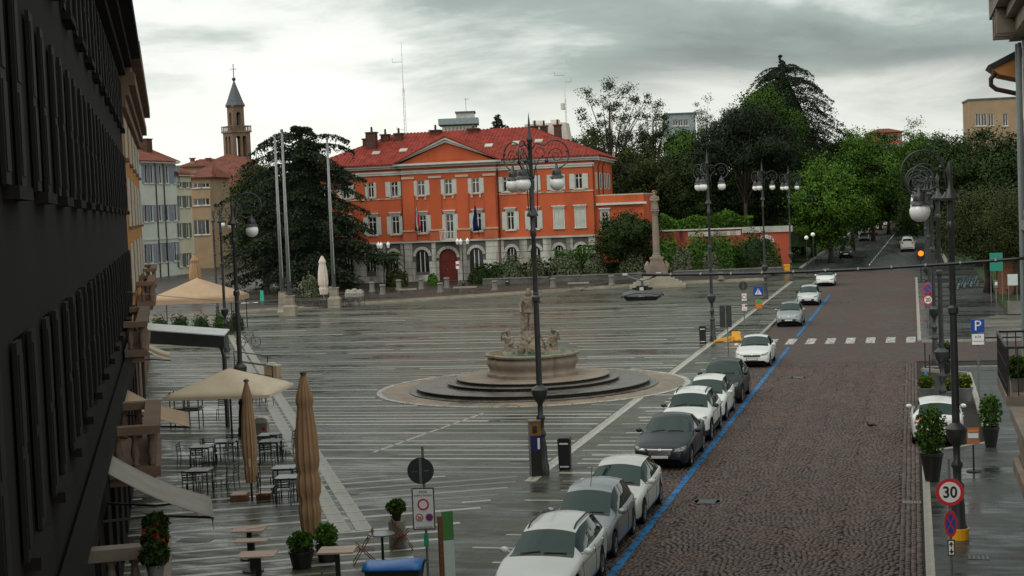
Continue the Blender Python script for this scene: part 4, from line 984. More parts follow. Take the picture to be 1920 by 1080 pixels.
def lobe_points(lobes, ncl, per, sig, shell=.62):
    vol = np.array([l[3]*l[4]+l[4]*l[5]+l[3]*l[5] for l in lobes]); vol = vol/vol.sum(); cl = []; od = []
    for l, f in zip(lobes, vol):
        k = max(3, int(ncl*f)); d = unitv(k); r = NR_.uniform(shell, 1.0, (k, 1)); cl.append(np.array(l[:3]) + d*r*np.array(l[3:6])); od.append(d)
    cl = np.concatenate(cl); od = np.concatenate(od); k = len(cl)
    sg = sig*NR_.uniform(.55, 1.3, (k, 1, 1)); off = NR_.normal(size=(k, per, 3))*sg*np.array([1, 1, .7])
    pts = cl[:, None, :] + off; o = od[:, None, :]*.7 + off/sg*.55 + np.array([0, 0, .25]); o /= np.linalg.norm(o, axis=2, keepdims=True)+1e-9
    return cl, pts.reshape(-1, 3), o.reshape(-1, 3)
def trunk_mb(h, r, lean=(0, 0), limbs=(), n=9):
    mb = MB(); k = 7; mb.tube([(lean[0]*i/k + .06*math.sin(i*2.1), lean[1]*i/k + .05*math.cos(i*1.7), h*i/k - .1*(i == 0)) for i in range(k+1)], [r*(1.35 if i == 0 else 1-.6*i/k) for i in range(k+1)], n)
    for a, b, rr in limbs:
        a = Vector(a); b = Vector(b); m1 = a.lerp(b, .5) + Vector((0, 0, (b-a).length*.10)); mb.tube([a, m1, b], [rr, rr*.65, rr*.25], 6)
    return mb
def broad_tree(name, label, loc, H, rx, z0, leaf='leaf_mid', ncl=150, per=60, size=.24, sig=.75, lobes=None, ry=None, trunk=.32, group=None, gaps=False):
    t = thing(name, label, 'tree', loc, 0, group); ry = ry or rx; hz = (H-z0)/2; zc = (H+z0)/2
    if lobes is None:
        lobes = [(0, 0, zc, rx*.80, ry*.80, hz*.95)]
        for i in range(9):
            a = i*2.4 + rx; q = NR_.uniform(.45, .78); zz = zc + hz*NR_.uniform(-.75, .55)
            lobes.append((rx*q*math.cos(a), ry*q*math.sin(a), zz, rx*NR_.uniform(.38, .52), ry*NR_.uniform(.38, .52), hz*NR_.uniform(.28, .42)))
    cl, pts, sn = lobe_points(lobes, int(ncl*1.15), int(per*(2.7 if not gaps else 1.7)), sig)
    pts[:, 2] = np.maximum(pts[:, 2], .25)
    crown = link('crown', leaves('crown', pts, size*.68, soft=sn), M[leaf], t)
    if not gaps:
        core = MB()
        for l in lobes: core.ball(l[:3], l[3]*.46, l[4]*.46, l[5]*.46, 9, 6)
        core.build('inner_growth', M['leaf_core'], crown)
    sel = cl[NR_.choice(len(cl), min(22, len(cl)), replace=False)]
    lim = [((0, 0, max(1.2, z0*.6 + (c[2]-z0)*.35)), tuple(c), trunk*.38) for c in sel]
    trunk_mb(max(z0+1, zc+hz*.3), trunk, limbs=lim).build('trunk', M['bark'], t, smooth=True)
    return t
def cedar(name, label, loc, H, Rm, z0, leaf='leaf_cedar', tiers=13, nb=9, cone=.5, droop=.28, per=150, size=.17, trunk=.5, top=.12, Lmax=99):
    t = thing(name, label, 'tree', loc); P_ = []; mb = trunk_mb(H*.97, trunk)
    for i in range(tiers):
        f = i/(tiers-1); z = z0 + (H*.97-z0)*f; L = Rm*((1-f)**cone*(1-top)+top)*NR_.uniform(.82, 1.08)
        L = min(L, Lmax)
        if f < .12: L *= .8
        k = max(5, int(nb*(1-.45*f))); a0 = NR_.uniform(0, 6.28)
        for j in range(k):
            a = a0 + 6.283*j/k + NR_.normal(0, .22); l = L*NR_.uniform(.55, 1.15); z_ = z; z = z + NR_.normal(0, .35); rise = l*NR_.uniform(.02, .26)
            q = np.linspace(0, 1, 7); X = l*q; Z = z + rise*np.sin(q*math.pi*.6) - droop*l*q**2.6
            mb.tube([(X[m_]*math.cos(a), X[m_]*math.sin(a), Z[m_]) for m_ in range(7)], [max(.02, trunk*.22*(1-.85*w)*(1-.5*f)) for w in q], 5, False)
            n = int(per*(.35+.65*l/Rm)); s = NR_.uniform(.04, 1.04, n)**.8; lat = NR_.normal(0, .13*l+.18, n)*(1.05-.55*s); hh = np.interp(s, q, Z) - .05
            dr = np.abs(lat)*.25 + NR_.exponential(.22, n)*(.4+.6*s); r = l*s
            z = z_
            P_.append(np.stack([r*math.cos(a)-lat*math.sin(a), r*math.sin(a)+lat*math.cos(a), hh - dr + .12], 1))
    pts = np.concatenate(P_); pts[:, 2] = np.maximum(pts[:, 2], .3)
    link('crown', leaves('crown', pts, size, up=.5, aspect=.6), M[leaf], t); mb.build('trunk', M['bark'], t, smooth=True)
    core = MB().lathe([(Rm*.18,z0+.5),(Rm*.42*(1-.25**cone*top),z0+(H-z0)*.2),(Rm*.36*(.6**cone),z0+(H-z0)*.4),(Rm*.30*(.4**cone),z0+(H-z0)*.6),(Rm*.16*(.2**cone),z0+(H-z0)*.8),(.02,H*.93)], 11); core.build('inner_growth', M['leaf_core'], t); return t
def shrub(name, label, loc, rx, ry, h, leaf, n=1500, size=.13, z0=0.05, cat='shrub', group=None, stem=False):
    t = thing(name, label, cat, loc, 0, group); d = unitv(n); d[:, 2] = np.abs(d[:, 2])*1.0 if z0 < .3 else d[:, 2]
    hz = (h-z0)/2 if z0 >= .3 else h-z0; c = np.array([0, 0, z0+hz if z0 >= .3 else z0]); r = NR_.uniform(.62, 1.06, (n, 1))
    nzv = 1 + .16*np.sin(d[:, :1]*7+rx*5)*np.cos(d[:, 1:2]*6+ry*3); p = c + d*r*nzv*np.array([rx, ry, hz]); p[:, 2] = np.maximum(p[:, 2], .04)
    link('foliage', leaves('foliage', p, size*.8, out=d*.5, soft=d), M[leaf], t)
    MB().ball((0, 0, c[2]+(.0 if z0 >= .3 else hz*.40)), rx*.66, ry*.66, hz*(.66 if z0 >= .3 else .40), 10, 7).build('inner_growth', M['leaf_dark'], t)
    mb = MB()
    for i in range(3 if not stem else 1): mb.tube([(.05*i, .03*i, -.05), (.12*math.cos(i*2), .12*math.sin(i*2), c[2]+hz*.2)], [.05 if not stem else .09, .03], 6)
    mb.build('stem', M['bark'], t); return t
def hedge(name, label, a, b, w, h, leaf, dens=26, size=.15, z=0.0, cat='hedge', wavy=.15):
    a = Vector(a); b = Vector(b); L = (b-a).length; t = thing(name, label, cat, (a.x, a.y, z), math.atan2(b.y-a.y, b.x-a.x)); n = int((L*h*2+L*w)*dens)
    x = NR_.uniform(0, L, n); f = NR_.uniform(0, 1, n); y = np.where(f < .45, -w/2, np.where(f < .72, NR_.uniform(-w/2, w/2, n), w/2)) + NR_.normal(0, .10, n)
    zz = np.where((f >= .45) & (f < .72), h, NR_.uniform(0, h, n)) + NR_.normal(0, .08, n) + wavy*h*np.sin(x*1.1+h)*np.sin(x*.43+1)
    p = np.stack([x, y, np.maximum(zz, .05)], 1); link('foliage', leaves('foliage', p, size), M[leaf], t)
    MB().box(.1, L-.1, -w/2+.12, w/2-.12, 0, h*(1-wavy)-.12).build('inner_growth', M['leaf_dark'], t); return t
def at_px(u, vtop, Y, z=0.0): b = PY(u, vtop, Y); return Vector((b.x, Y, z))
def ptree(fn, name, label, u, vtop, Y, wpx, vlow, leaf, base=0.0, **k):
    b = at_px(u, vtop, Y, base); ppm = FPX/Y; H = TZ(b, vtop)-base; z0 = max(.6, TZ(b, vlow+14)-base)
    if fn is cedar: return cedar(name, label, b, H, wpx/2/ppm*k.pop('wf',1.38), z0, leaf, **k)
    return broad_tree(name, label, b, H, wpx/2/ppm*1.16, z0, leaf, **k)

cedar_t = ptree(cedar, 'cedar_tree', 'large dark cedar standing before the left end of the palazzo', 562, 238, 165, 225, 505, 'leaf_cedar', tiers=17, nb=13, cone=.34, droop=.22, per=600, size=.19, trunk=.6, top=.22, wf=1.45)
ptree(broad_tree, 'evergreen_tree', 'dark evergreen tree on the far left of the big cedar', 487, 300, 176, 90, 520, 'leaf_dark', ncl=120, per=70, size=.2)
ptree(broad_tree, 'magnolia_tree', 'dark glossy magnolia in front of the palazzo annex', 1170, 388, 163, 88, 478, 'leaf_dark', ncl=110, per=70, size=.17, sig=.5)
ptree(broad_tree, 'plane_tree', 'tall airy tree with reddish leaves behind the palazzo right end', 1140, 146, 222, 150, 300, 'leaf_autumn', ncl=80, per=60, size=.2, sig=.5, trunk=.32, gaps=True)
ptree(broad_tree, 'plane_tree', 'slim airy tree right of the tall one behind the palazzo', 1222, 182, 226, 56, 300, 'leaf_autumn', ncl=50, per=60, size=.2, sig=.5, trunk=.25, gaps=True)
ptree(broad_tree, 'oak_tree', 'olive green tree filling the gap beside the palazzo annex', 1215, 258, 205, 130, 400, 'leaf_autumn', ncl=150, per=80, size=.22)
ptree(broad_tree, 'evergreen_tree', 'green tree crown low behind the tall airy tree', 1110, 235, 232, 150, 360, 'leaf_dark', ncl=130, per=70, size=.24)
ptree(cedar, 'deodar_tree', 'tallest conifer with drooping tips rising above the park', 1465, 106, 222, 215, 330, 'leaf_cedar', tiers=21, nb=13, cone=.50, droop=.36, per=560, size=.17, trunk=.6, top=.05, wf=1.7, Lmax=8.6)
ptree(broad_tree, 'evergreen_oak', 'green tree crown in front of the tallest conifer', 1432, 158, 208, 105, 300, 'leaf_mid', ncl=150, per=70, size=.22)
pb = at_px(1392, 200, 196); ppm = FPX/196
t = broad_tree('umbrella_pine', 'broad dark umbrella pine in the middle of the park', pb, TZ(pb,198), 85/ppm, TZ(pb,330), 'leaf_cedar', ncl=200, per=80, size=.2, sig=.6,
    lobes=[(q[0]/ppm, NR_.uniform(-2,2), TZ(pb, q[1]), q[2]/ppm, q[2]/ppm, q[3]/ppm) for q in ((0,245,60,42),(-45,265,42,35),(48,270,45,38),(-60,290,32,25),(70,300,36,28),(0,290,60,30),(20,225,38,24))])
ptree(broad_tree, 'evergreen_tree', 'dark leafy mass below the umbrella pine on its left', 1312, 285, 203, 120, 425, 'leaf_dark', ncl=150, per=80, size=.22)
ptree(broad_tree, 'evergreen_tree', 'dark leafy mass below the umbrella pine on its right', 1425, 310, 203, 130, 430, 'leaf_dark', ncl=150, per=80, size=.22)
ptree(broad_tree, 'evergreen_tree', 'shaded tree behind the double lamps near the avenue', 1500, 270, 212, 120, 440, 'leaf_dark', ncl=140, per=80, size=.22)
ptree(broad_tree, 'evergreen_tree', 'mid green tree between annex and umbrella pine', 1290, 235, 222, 110, 360, 'leaf_mid', ncl=130, per=70, size=.22)
ptree(broad_tree, 'birch_tree', 'pale thin-leaved tree top beside the blue-grey building', 1322, 174, 260, 40, 260, 'leaf_olive', ncl=26, per=40, size=.2, sig=.5, trunk=.15, gaps=True)
ptree(cedar, 'fir_tree', 'small dark conifer top behind the middle of the palazzo roof', 932, 213, 262, 55, 300, 'leaf_cedar', tiers=11, nb=8, cone=.5, droop=.25, per=120, size=.22, trunk=.3, top=.2)
# lime trees along the avenue
for i, (u, vt, Y, w, vl, lf, lab) in enumerate(((1552,283,187,118,462,'leaf_bright','bright green lime tree nearest the square on the left of the avenue'),
    (1592,232,222,110,420,'leaf_bright','lime tree second in line on the left of the avenue'), (1632,262,262,100,410,'leaf_mid','lime tree third in line on the left of the avenue'),
    (1662,280,300,90,400,'leaf_bright','lime tree fourth in line on the left of the avenue'), (1600,250,300,110,400,'leaf_mid','lime tree at the back, left of the avenue'), (1678,300,350,70,405,'leaf_mid','lime tree at the far end, left of the avenue'),
    (1690,255,380,90,408,'leaf_bright','bright lime tree arching over the avenue from behind'), (1645,225,330,100,400,'leaf_mid','tall lime tree behind the third in line'), (1520,300,205,80,450,'leaf_mid','lime tree squeezed between lamps and avenue'), (1722,225,330,90,400,'leaf_bright','bright lime tree at the far end, right of the avenue'), (1715,315,400,60,412,'leaf_mid','small lime tree closing the view at the end of the avenue'))):
    ptree(broad_tree, 'lime_tree', lab, u, vt, Y, w, vl, lf, ncl=150, per=70, size=.22 if Y < 260 else .28, group='trees along the avenue')
for u, vt, Y, w, vl, lf, lab in ((1762,300,215,80,425,'leaf_mid','mid green tree beside the globe of the nearest right lamp'), (1735,285,240,90,440,'leaf_dark','dark tree overhanging the right side of the avenue'), (1775,240,200,120,430,'leaf_dark','large dark tree behind the right-hand lamp poles'),
    (1830,240,165,130,450,'leaf_dark','dark tree left of the beige apartment house'), (1895,245,160,120,450,'leaf_dark','dark tree below the beige apartment house'), (1848,345,122,115,478,'leaf_autumn','loose yellowish tree above the hire bicycles'), (1905,360,118,90,470,'leaf_autumn','yellowish tree at the right edge above the kiosk')):
    ptree(broad_tree, 'park_tree', lab, u, vt, Y, w, vl, lf, ncl=190, per=85, size=.2 if Y > 140 else .11, group='trees in the right-hand park')
for i, (u, Y) in enumerate(((1240, 262), (1330, 268), (1420, 265), (1510, 270), (1580, 300), (1780, 290), (1860, 240), (1700, 420), (1640, 430))):
    ptree(broad_tree, 'park_tree', ('background tree behind the ' + ('palazzo annex','tan garden house','umbrella pine','middle double lamps','first lime trees','right-hand lamp globe','beige apartment house','far avenue end','red brick house')[i]), u, 300 if u < 1560 else 290, Y, 150, 420, 'leaf_dark', ncl=90, per=60, size=.32, group='background park trees')
# palm before the palazzo
def palm(label, u, vt, Y, h, r):
    b = at_px(u, vt, Y, PZ); t = thing('palm_tree', label, 'palm', b); trunk_mb(h*.62, .28).build('trunk', M['bark'], t)
    for i in range(26):
        a = i*2.4; el = NR_.uniform(-.1, 1.1); mb = MB(); V = []; n = 7
        for k in range(n+1):
            q = k/n; rr = r*q*math.cos(el*.6); z = h*.62 + r*(math.sin(el)*q - .75*q*q); w = .26*math.sin(math.pi*min(1, q*.9+.08))
            for s_ in (-1, 0, 1): V.append((rr*math.cos(a) - s_*w*math.sin(a), rr*math.sin(a) + s_*w*math.cos(a), z - abs(s_)*w*.6))
        for k in range(n):
            for j in range(2): p = k*3+j; mb.f.append((p, p+3, p+4, p+1))
        mb.v = V; mb.build('frond', M['leaf_dark'], t)
palm('short dark palm in front of the stone base of the palazzo', 724, 442, 168, 5.0, 2.2)
palm('palm with brown fronds behind the garden hedge', 1352, 372, 198, 8.5, 2.2)
# shrubs in front of the palazzo
for u, v, w, h, lf, lab in ((580,530,38,34,'leaf_olive','pale olive bush beside the folded white parasol'), (958,518,52,46,'leaf_olive','pale round olive bush left of the tall lamp post'), (1006,517,40,42,'leaf_olive','pale olive bush right behind the tall lamp post'),
    (1062,516,66,46,'leaf_olive','wide pale olive bush below the closed shutters'), (1116,514,46,42,'leaf_olive','pale olive bush in front of the palazzo corner'), (1186,508,56,42,'leaf_olive','pale olive bush left of the statue column'), (1281,508,46,46,'leaf_olive','pale olive bush right of the statue column'),
    (1332,506,34,36,'leaf_olive','small grey-green bush behind the middle double lamp'), (900,522,44,28,'leaf_dark','dark bush beside the red palazzo door'), (811,526,18,14,'leaf_hedge','small bright green bush left of the palazzo door'), (745,530,40,26,'leaf_autumn','orange-brown bush at the foot of the palm'), (935,520,46,30,'leaf_dark','dark bush between the door and the olive bushes'), (1445,508,46,26,'leaf_autumn','low brownish bush before the arched gate')):
    b = at_px(u, v, 150 if u < 700 else 163.5 - (u-900)*.004, PZ); ppm = FPX/b.y; shrub('bush', lab, b, w/2/ppm, w/2/ppm*.8, (h+6)/ppm, lf, n=3000, size=.13)
for a, b, h, lf, lab, dz in (((905,524),(1030,520),30,'leaf_dark','dark clipped hedge in front of the palazzo stone base',0), ((1030,520),(1212,515),34,'leaf_dark','dark hedge running from lamp post to statue column',0), ((1236,512),(1300,511),36,'leaf_hedge','green hedge right behind the statue column',0),
    ((1300,511),(1372,509),40,'leaf_hedge','bright clipped hedge in front of the stained garden wall',0), ((1040,514),(1130,511),55,'leaf_hedge','tall bright green hedge against the palazzo wall',0)):
    Yh = 165.5 if lf == 'leaf_dark' else (168.5 if a[0] > 1200 else 167.2); p, q = at_px(*a, Yh, PZ), at_px(*b, Yh, PZ); ppm = FPX/Yh; hedge('hedge', lab, p, q, 1.4, h/ppm, lf, z=PZ, dens=44, size=.13)
for u, v, w, h, lab in ((1364,505,44,46,'tall clipped green bush left of the dark round bush'), (1400,504,50,44,'dark round bush in front of the garden wall'), (1436,500,52,42,'dark bush partly hiding the arched gate')):
    b = at_px(u, v, 172, PZ); ppm = FPX/b.y; shrub('bush', lab, b, w/2/ppm*1.15, 1.6, (h+14)/ppm, 'leaf_mid' if u > 1380 else 'leaf_hedge', n=3400, size=.14)
for u, v, w, h, lf, lab in ((1255,512,50,50,'leaf_hedge','bright bush just right of the statue column'), (1310,510,56,54,'leaf_hedge','tall bright bush in front of the stained wall'), (1345,508,44,48,'leaf_mid','green bush left of the tall clipped bush'), (1418,505,50,50,'leaf_dark','dark bush between the round bush and the arched gate'), (1225,512,46,44,'leaf_dark','dark bush behind the statue column')):
    b = at_px(u, v, 170, PZ); ppm = FPX/b.y; shrub('bush', lab, b, w/2/ppm*1.15, 1.5, (h+20)/ppm, lf, n=3600, size=.14)
g0, g1 = PY(1238, 425, 190), PY(1410, 418, 186)
hedge('hedge', 'bright green hedge along the top of the stained garden wall', (g0.x, g0.y, 0), (g1.x, g1.y, 0), 2.2, 1.9, 'leaf_hedge', z=4.3, dens=50, size=.14, wavy=.3)
# ================================================================== MONUMENTS AND STREET FURNITURE
def blob(mb, name, m, parent, vox=.05, sm=4, rough=0.0):       # one continuous surface out of overlapping limbs
    o = mb.build(name, M[m], parent); r = o.modifiers.new('r', 'REMESH'); r.mode = 'VOXEL'; r.voxel_size = vox
    if sm: s_ = o.modifiers.new('s', 'SMOOTH'); s_.iterations = sm; s_.factor = .5
    dg = bpy.context.evaluated_depsgraph_get(); me = bpy.data.meshes.new_from_object(o.evaluated_get(dg)); o.modifiers.clear(); old = o.data; o.data = me; bpy.data.meshes.remove(old)
    if rough:
        from mathutils import noise as _nz
        for v_ in me.vertices: v_.co += v_.normal*(rough*(_nz.noise(v_.co*7)+.6*_nz.noise(v_.co*17)))
    me.polygons.foreach_set('use_smooth', [True]*len(me.polygons))
    if not me.materials: me.materials.append(M[m])
    return o
# ---- fountain
F = thing('fountain', 'stone fountain with sea god statue and lobed basin on round steps', 'fountain', (FC.x, FC.y, 0), -TH)
MB().lathe([(7.1, 0), (7.1, .010)], 72).build('ring_paving', M['ring_paving'], F)
n = 40
for i in range(n):
    a0, a1 = 2*math.pi*i/n+.004, 2*math.pi*(i+1)/n-.004
    MB().prism([(r_*math.cos(a), r_*math.sin(a)) for r_, a in ((7.1,a0),(7.36,a0),(7.36,a1),(7.1,a1))], 0, .022).build('ring_stone', M['strip_stone'], F)
mk('riser_shade_wet', (.022,.021,.019), .6, var=.3, scale=2); mk('tread_wet', (.10,.092,.078), .3, var=.35, scale=.8, rvar=.15)  # riser colour near black: painted-in shade together with wet, dirty stone
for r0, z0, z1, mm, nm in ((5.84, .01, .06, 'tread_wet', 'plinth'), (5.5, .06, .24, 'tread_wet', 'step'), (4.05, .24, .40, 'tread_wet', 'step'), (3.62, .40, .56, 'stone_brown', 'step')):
    st_ = MB().lathe([(r0-.06, z0), (r0-.06, z1-.045)], 72).build('riser', M['riser_shade_wet'], F, auto=30); MB().lathe([(r0-.02, z1-.045), (r0, z1-.03), (r0, z1-.012), (r0-.012, z1)], 72).build('tread', M[mm], st_, auto=30)
def lobed(prof, n=96):
    mb = MB(); k = len(prof)
    for r_, z in prof:
        for j in range(n):
            a = 2*math.pi*j/n; q = 1 + .045*abs(math.cos(2*a))**.6 - .05*max(0, 1-abs(math.cos(2*a))*5); mb.v.append((r_*q*math.cos(a), r_*q*math.sin(a), z))
    for i in range(k-1):
        for j in range(n): mb.f.append((i*n+j, i*n+(j+1)%n, (i+1)*n+(j+1)%n, (i+1)*n+j))
    mb.f.append(tuple(range((k-1)*n, k*n))); return mb
lobed([(2.06,.56),(2.06,.70),(1.97,.74),(1.93,.86),(1.98,.98),(2.06,1.14),(2.07,1.28),(2.0,1.40),(1.98,1.46),(2.12,1.50),(2.14,1.58),(2.10,1.62),(1.96,1.62),(1.93,1.56),(1.90,1.2)]).build('basin', M['stone_brown'], F, auto=50)
mk('pool_water', (.02,.20,.11), .08, var=.2, scale=2, spec=.6, bump=.1, bscale=6)
lobed([(1.94,1.40),(1.94,1.60)]).build('water', M['pool_water'], F)
mk('statue_stone', (.21,.17,.13), .75, var=.35, scale=1.6, bump=.5, bscale=14)
rk = MB(); rr_ = random.Random(4)
for i in range(80):
    a = rr_.uniform(0, 6.28); q = rr_.uniform(0, .95); z = 1.45 + (1-q)*rr_.uniform(.1, 1.2); rk.ball((q*math.cos(a)*.85, q*math.sin(a)*.85, z), rr_.uniform(.14,.30), rr_.uniform(.14,.3), rr_.uniform(.12,.26), 8, 6)
rk.lathe([(.85,1.35),(.75,1.7),(.52,2.2),(.38,2.6)], 12)
blob(rk, 'rock', 'statue_stone', F, .04, 0, .06)
def man(mb, o, h, pose):                            # limbs of a standing or rearing figure, o = feet
    S = h/1.8; V = lambda x, y, z: (o[0]+x*S, o[1]+y*S, o[2]+z*S)
    mb.tube([V(-.10,0,0), V(-.11,-.03,.48), V(-.09,0,.9)], [.075*S,.085*S,.11*S], 10).tube([V(.12,-.05,0), V(.13,-.12,.48), V(.09,0,.9)], [.075*S,.085*S,.11*S], 10)
    mb.ball(V(-.10,-.07,.03), .06*S,.13*S,.05*S).ball(V(.12,-.12,.03), .06*S,.13*S,.05*S)
    mb.tube([V(0,0,.85), V(0,0,1.0), V(0,-.01,1.25), V(0,0,1.42), V(0,0,1.5)], [.17*S,.16*S,.2*S,.2*S,.09*S], 12)
    mb.tube([V(0,0,1.45), V(0,-.02,1.6)], [.075*S,.07*S], 10).ball(V(0,-.03,1.69), .095*S,.11*S,.135*S).ball(V(0,-.11,1.6), .06*S,.07*S,.11*S)
    for sg, el, ha in pose: mb.tube([V(sg*.2,0,1.42), V(*el), V(*ha)], [.075*S,.06*S,.045*S], 8).ball(V(*ha), .055*S)
nm = MB(); man(nm, (-.05,0,2.45), 2.15, [(-1,(-.36,-.05,1.15),(-.30,-.2,.9)), (1,(.40,-.12,1.2),(.52,-.25,1.32))]); nm.tube([(-.38,.0,2.5),(-.36,.08,3.3),(-.24,.08,4.1)], [.13,.14,.11], 10).tube([(.3,-.1,2.5),(.28,-.05,3.3)], [.12,.1], 10).ball((-.08,.02,4.32),.16,.16,.18).tube([(.2,.1,2.5),(.16,.12,3.1)], [.14,.12], 8).ball((-.05,0,2.42), .36,.34,.14)
blob(nm, 'sea_god_statue', 'statue_stone', F, .03, 1, .03)
MB().tube([(.48,-.26,2.45),(.48,-.26,4.6)], .025, 6).bar((.33,-.26,4.45),(.63,-.26,4.45),.03).bar((.33,-.26,4.45),(.33,-.26,4.7),.025).bar((.63,-.26,4.45),(.63,-.26,4.7),.025).build('trident', M['statue_stone'], F)
for sg, yy in ((-1,-.25), (1,.0)):
    tr = MB(); bx = sg*1.02
    tr.tube([(bx-sg*.6,yy+.1,1.5),(bx-sg*.25,yy,1.62),(bx+sg*.05,yy,1.75),(bx+sg*.02,yy,2.05),(bx,yy,2.35)], [.16,.24,.26,.20,.22], 10).tube([(bx,yy,2.35),(bx+sg*.02,yy,2.52)], [.1,.08], 8).ball((bx+sg*.04,yy,2.62), .12,.13,.16)
    tr.tube([(bx+sg*.16,yy,2.36),(bx+sg*.34,yy-.1,2.22),(bx+sg*.3,yy-.2,2.55)], [.08,.065,.05], 8).tube([(bx-sg*.16,yy,2.36),(bx-sg*.2,yy-.22,2.1),(bx-sg*.05,yy-.3,2.0)], [.08,.065,.05], 8).tube([(bx+sg*.3,yy-.2,2.55),(bx+sg*.12,yy-.2,2.66)], [.04,.09], 8).ball((bx,yy,1.55), .4,.35,.2)
    blob(tr, 'triton_statue', 'statue_stone', F, .03, 1, .03)
tr = MB().tube([(.3,-.75,1.5),(.25,-.85,1.8),(.15,-.7,2.1)], [.28,.25,.18], 10).ball((.12,-.78,2.22), .13,.16,.17).tube([(.35,-.8,1.9),(.5,-.95,1.7)], [.09,.06], 8).tube([(-.35,-.7,1.55),(-.3,-.75,1.85),(-.45,-.7,2.0)], [.2,.16,.1], 8)
blob(tr, 'dolphin_group', 'statue_stone', F, .03, 1, .04)

# ---- saint's column
cb = P(1233, 537); C = thing('statue_column', 'tall stone column carrying a saint statue on stepped base', 'monument', (cb.x, cb.y, 0), R(-6)); ppm = FPX/cb.y
for k in range(6):
    h = (112-14*k)/2/ppm*.93; MB().box(-h, h, -h*.85, h*.85, k*.2+.001, (k+1)*.2).build('step', M['stone_pale'], C)
zt = lambda v: TZ(cb, v)
MB().box(-1.05,1.05,-.9,.9,1.2,zt(503)).build('pedestal_base', M['stone_brown'], C)
MB().prism([(-.95,zt(503)+.001),(.95,zt(503)+.001),(.55,zt(486)),(-.55,zt(486))], -.7, .7, 'y').build('pedestal', M['stone_brown'], C, fix=True)
MB().box(-.68,.68,-.75,.75,zt(486)+.001,zt(482)).build('pedestal_cap', M['stone_brown'], C)
for sg in (-1, 1): blob(MB().ball((sg*.95,-.35,zt(500)), .3,.3,.45).ball((sg*.9,-.4,zt(492)), .17), 'corner_figure', 'statue_stone', C, .06, 2)
zc0, zc1 = zt(482), zt(404)
MB().lathe([(.46,0),(.46,.12),(.38,.2),(.42,.3),(.34,.36),(.32,(zc1-zc0)*.6),(.27,zc1-zc0)], 20, (0,0,zc0)).build('shaft', M['stone_brown'], C, auto=40)
MB().lathe([(.27,0),(.32,.05),(.28,.1),(.40,.38),(.34,.42)], 16, (0,0,zc1)).box(-.42,.42,-.42,.42,zc1+.42,zc1+.54).build('capital', M['stone_brown'], C)
zs_ = zc1+.54; Hs = zt(360)-zs_
sb = MB().lathe([(.36,0),(.38,.1),(.32,Hs*.35),(.28,Hs*.55),(.28,Hs*.70),(.2,Hs*.80),(.08,Hs*.85)], 14, (0,0,zs_)).ball((0,-.03,zs_+Hs*.93), .14,.15,.18)
for sg in (-1,1): sb.tube([(sg*.3,0,zs_+Hs*.76),(sg*.42,-.08,zs_+Hs*.55),(sg*.2,-.3,zs_+Hs*.52)], [.11,.1,.07], 8)
for i in range(6): sb.tube([(.3*math.cos(i*.6-2.9),.3*math.sin(i*.6-2.9),zs_+.05),(.24*math.cos(i*.6-2.9),.24*math.sin(i*.6-2.9),zs_+Hs*.5)], .05, 6)
blob(sb, 'saint_statue', 'statue_stone', C, .05, 2)
hl = MB(); hl.tube([(.24*math.cos(a*math.pi/8), .05, zs_+Hs*.95+.24*math.sin(a*math.pi/8)) for a in range(17)], .025, 6); mk('gilt', (.5,.27,.08), .35, metal=.8, var=.1); hl.build('halo', M['gilt'], C)

# ---- street lamps
POST = [(.21,0),(.21,.30),(.175,.36),(.16,.85),(.12,1.2),(.155,1.26),(.155,1.32),(.095,1.42),(.105,1.72),(.14,1.78),(.14,1.84),(.085,1.92),(.085,2.25),(.13,2.32),(.20,2.42),(.245,2.58),(.26,2.70),(.18,2.78),(.095,2.84),(.085,5.45),(.125,5.5),(.125,5.62),(.08,5.68)]
def scroll(R0, cx, cz, a0, a1, n=22, shrink=1.0):
    return [((cx + R0*(1-(1-shrink)*i/n)*math.cos(R(a0+(a1-a0)*i/n))), 0, cz + R0*(1-(1-shrink)*i/n)*math.sin(R(a0+(a1-a0)*i/n))) for i in range(n+1)]
def turned(pts, a): return [(p[0]*math.cos(a), p[0]*math.sin(a), p[2]) for p in pts]
def lantern(parent, r, a, z, gr=.235):
    x, y = r*math.cos(a), r*math.sin(a)
    h = MB().lathe([(.03,.62),(.05,.5),(.12,.44),(.15,.38),(.15,.26),(.22,.21),(.24,.17)], 14, (x,y,z)).build('lantern_hood', M['iron'], parent, auto=40)
    MB().ball((x,y,z), gr, gr, gr, 20, 14).build('globe', M['globe'], h, smooth=True)
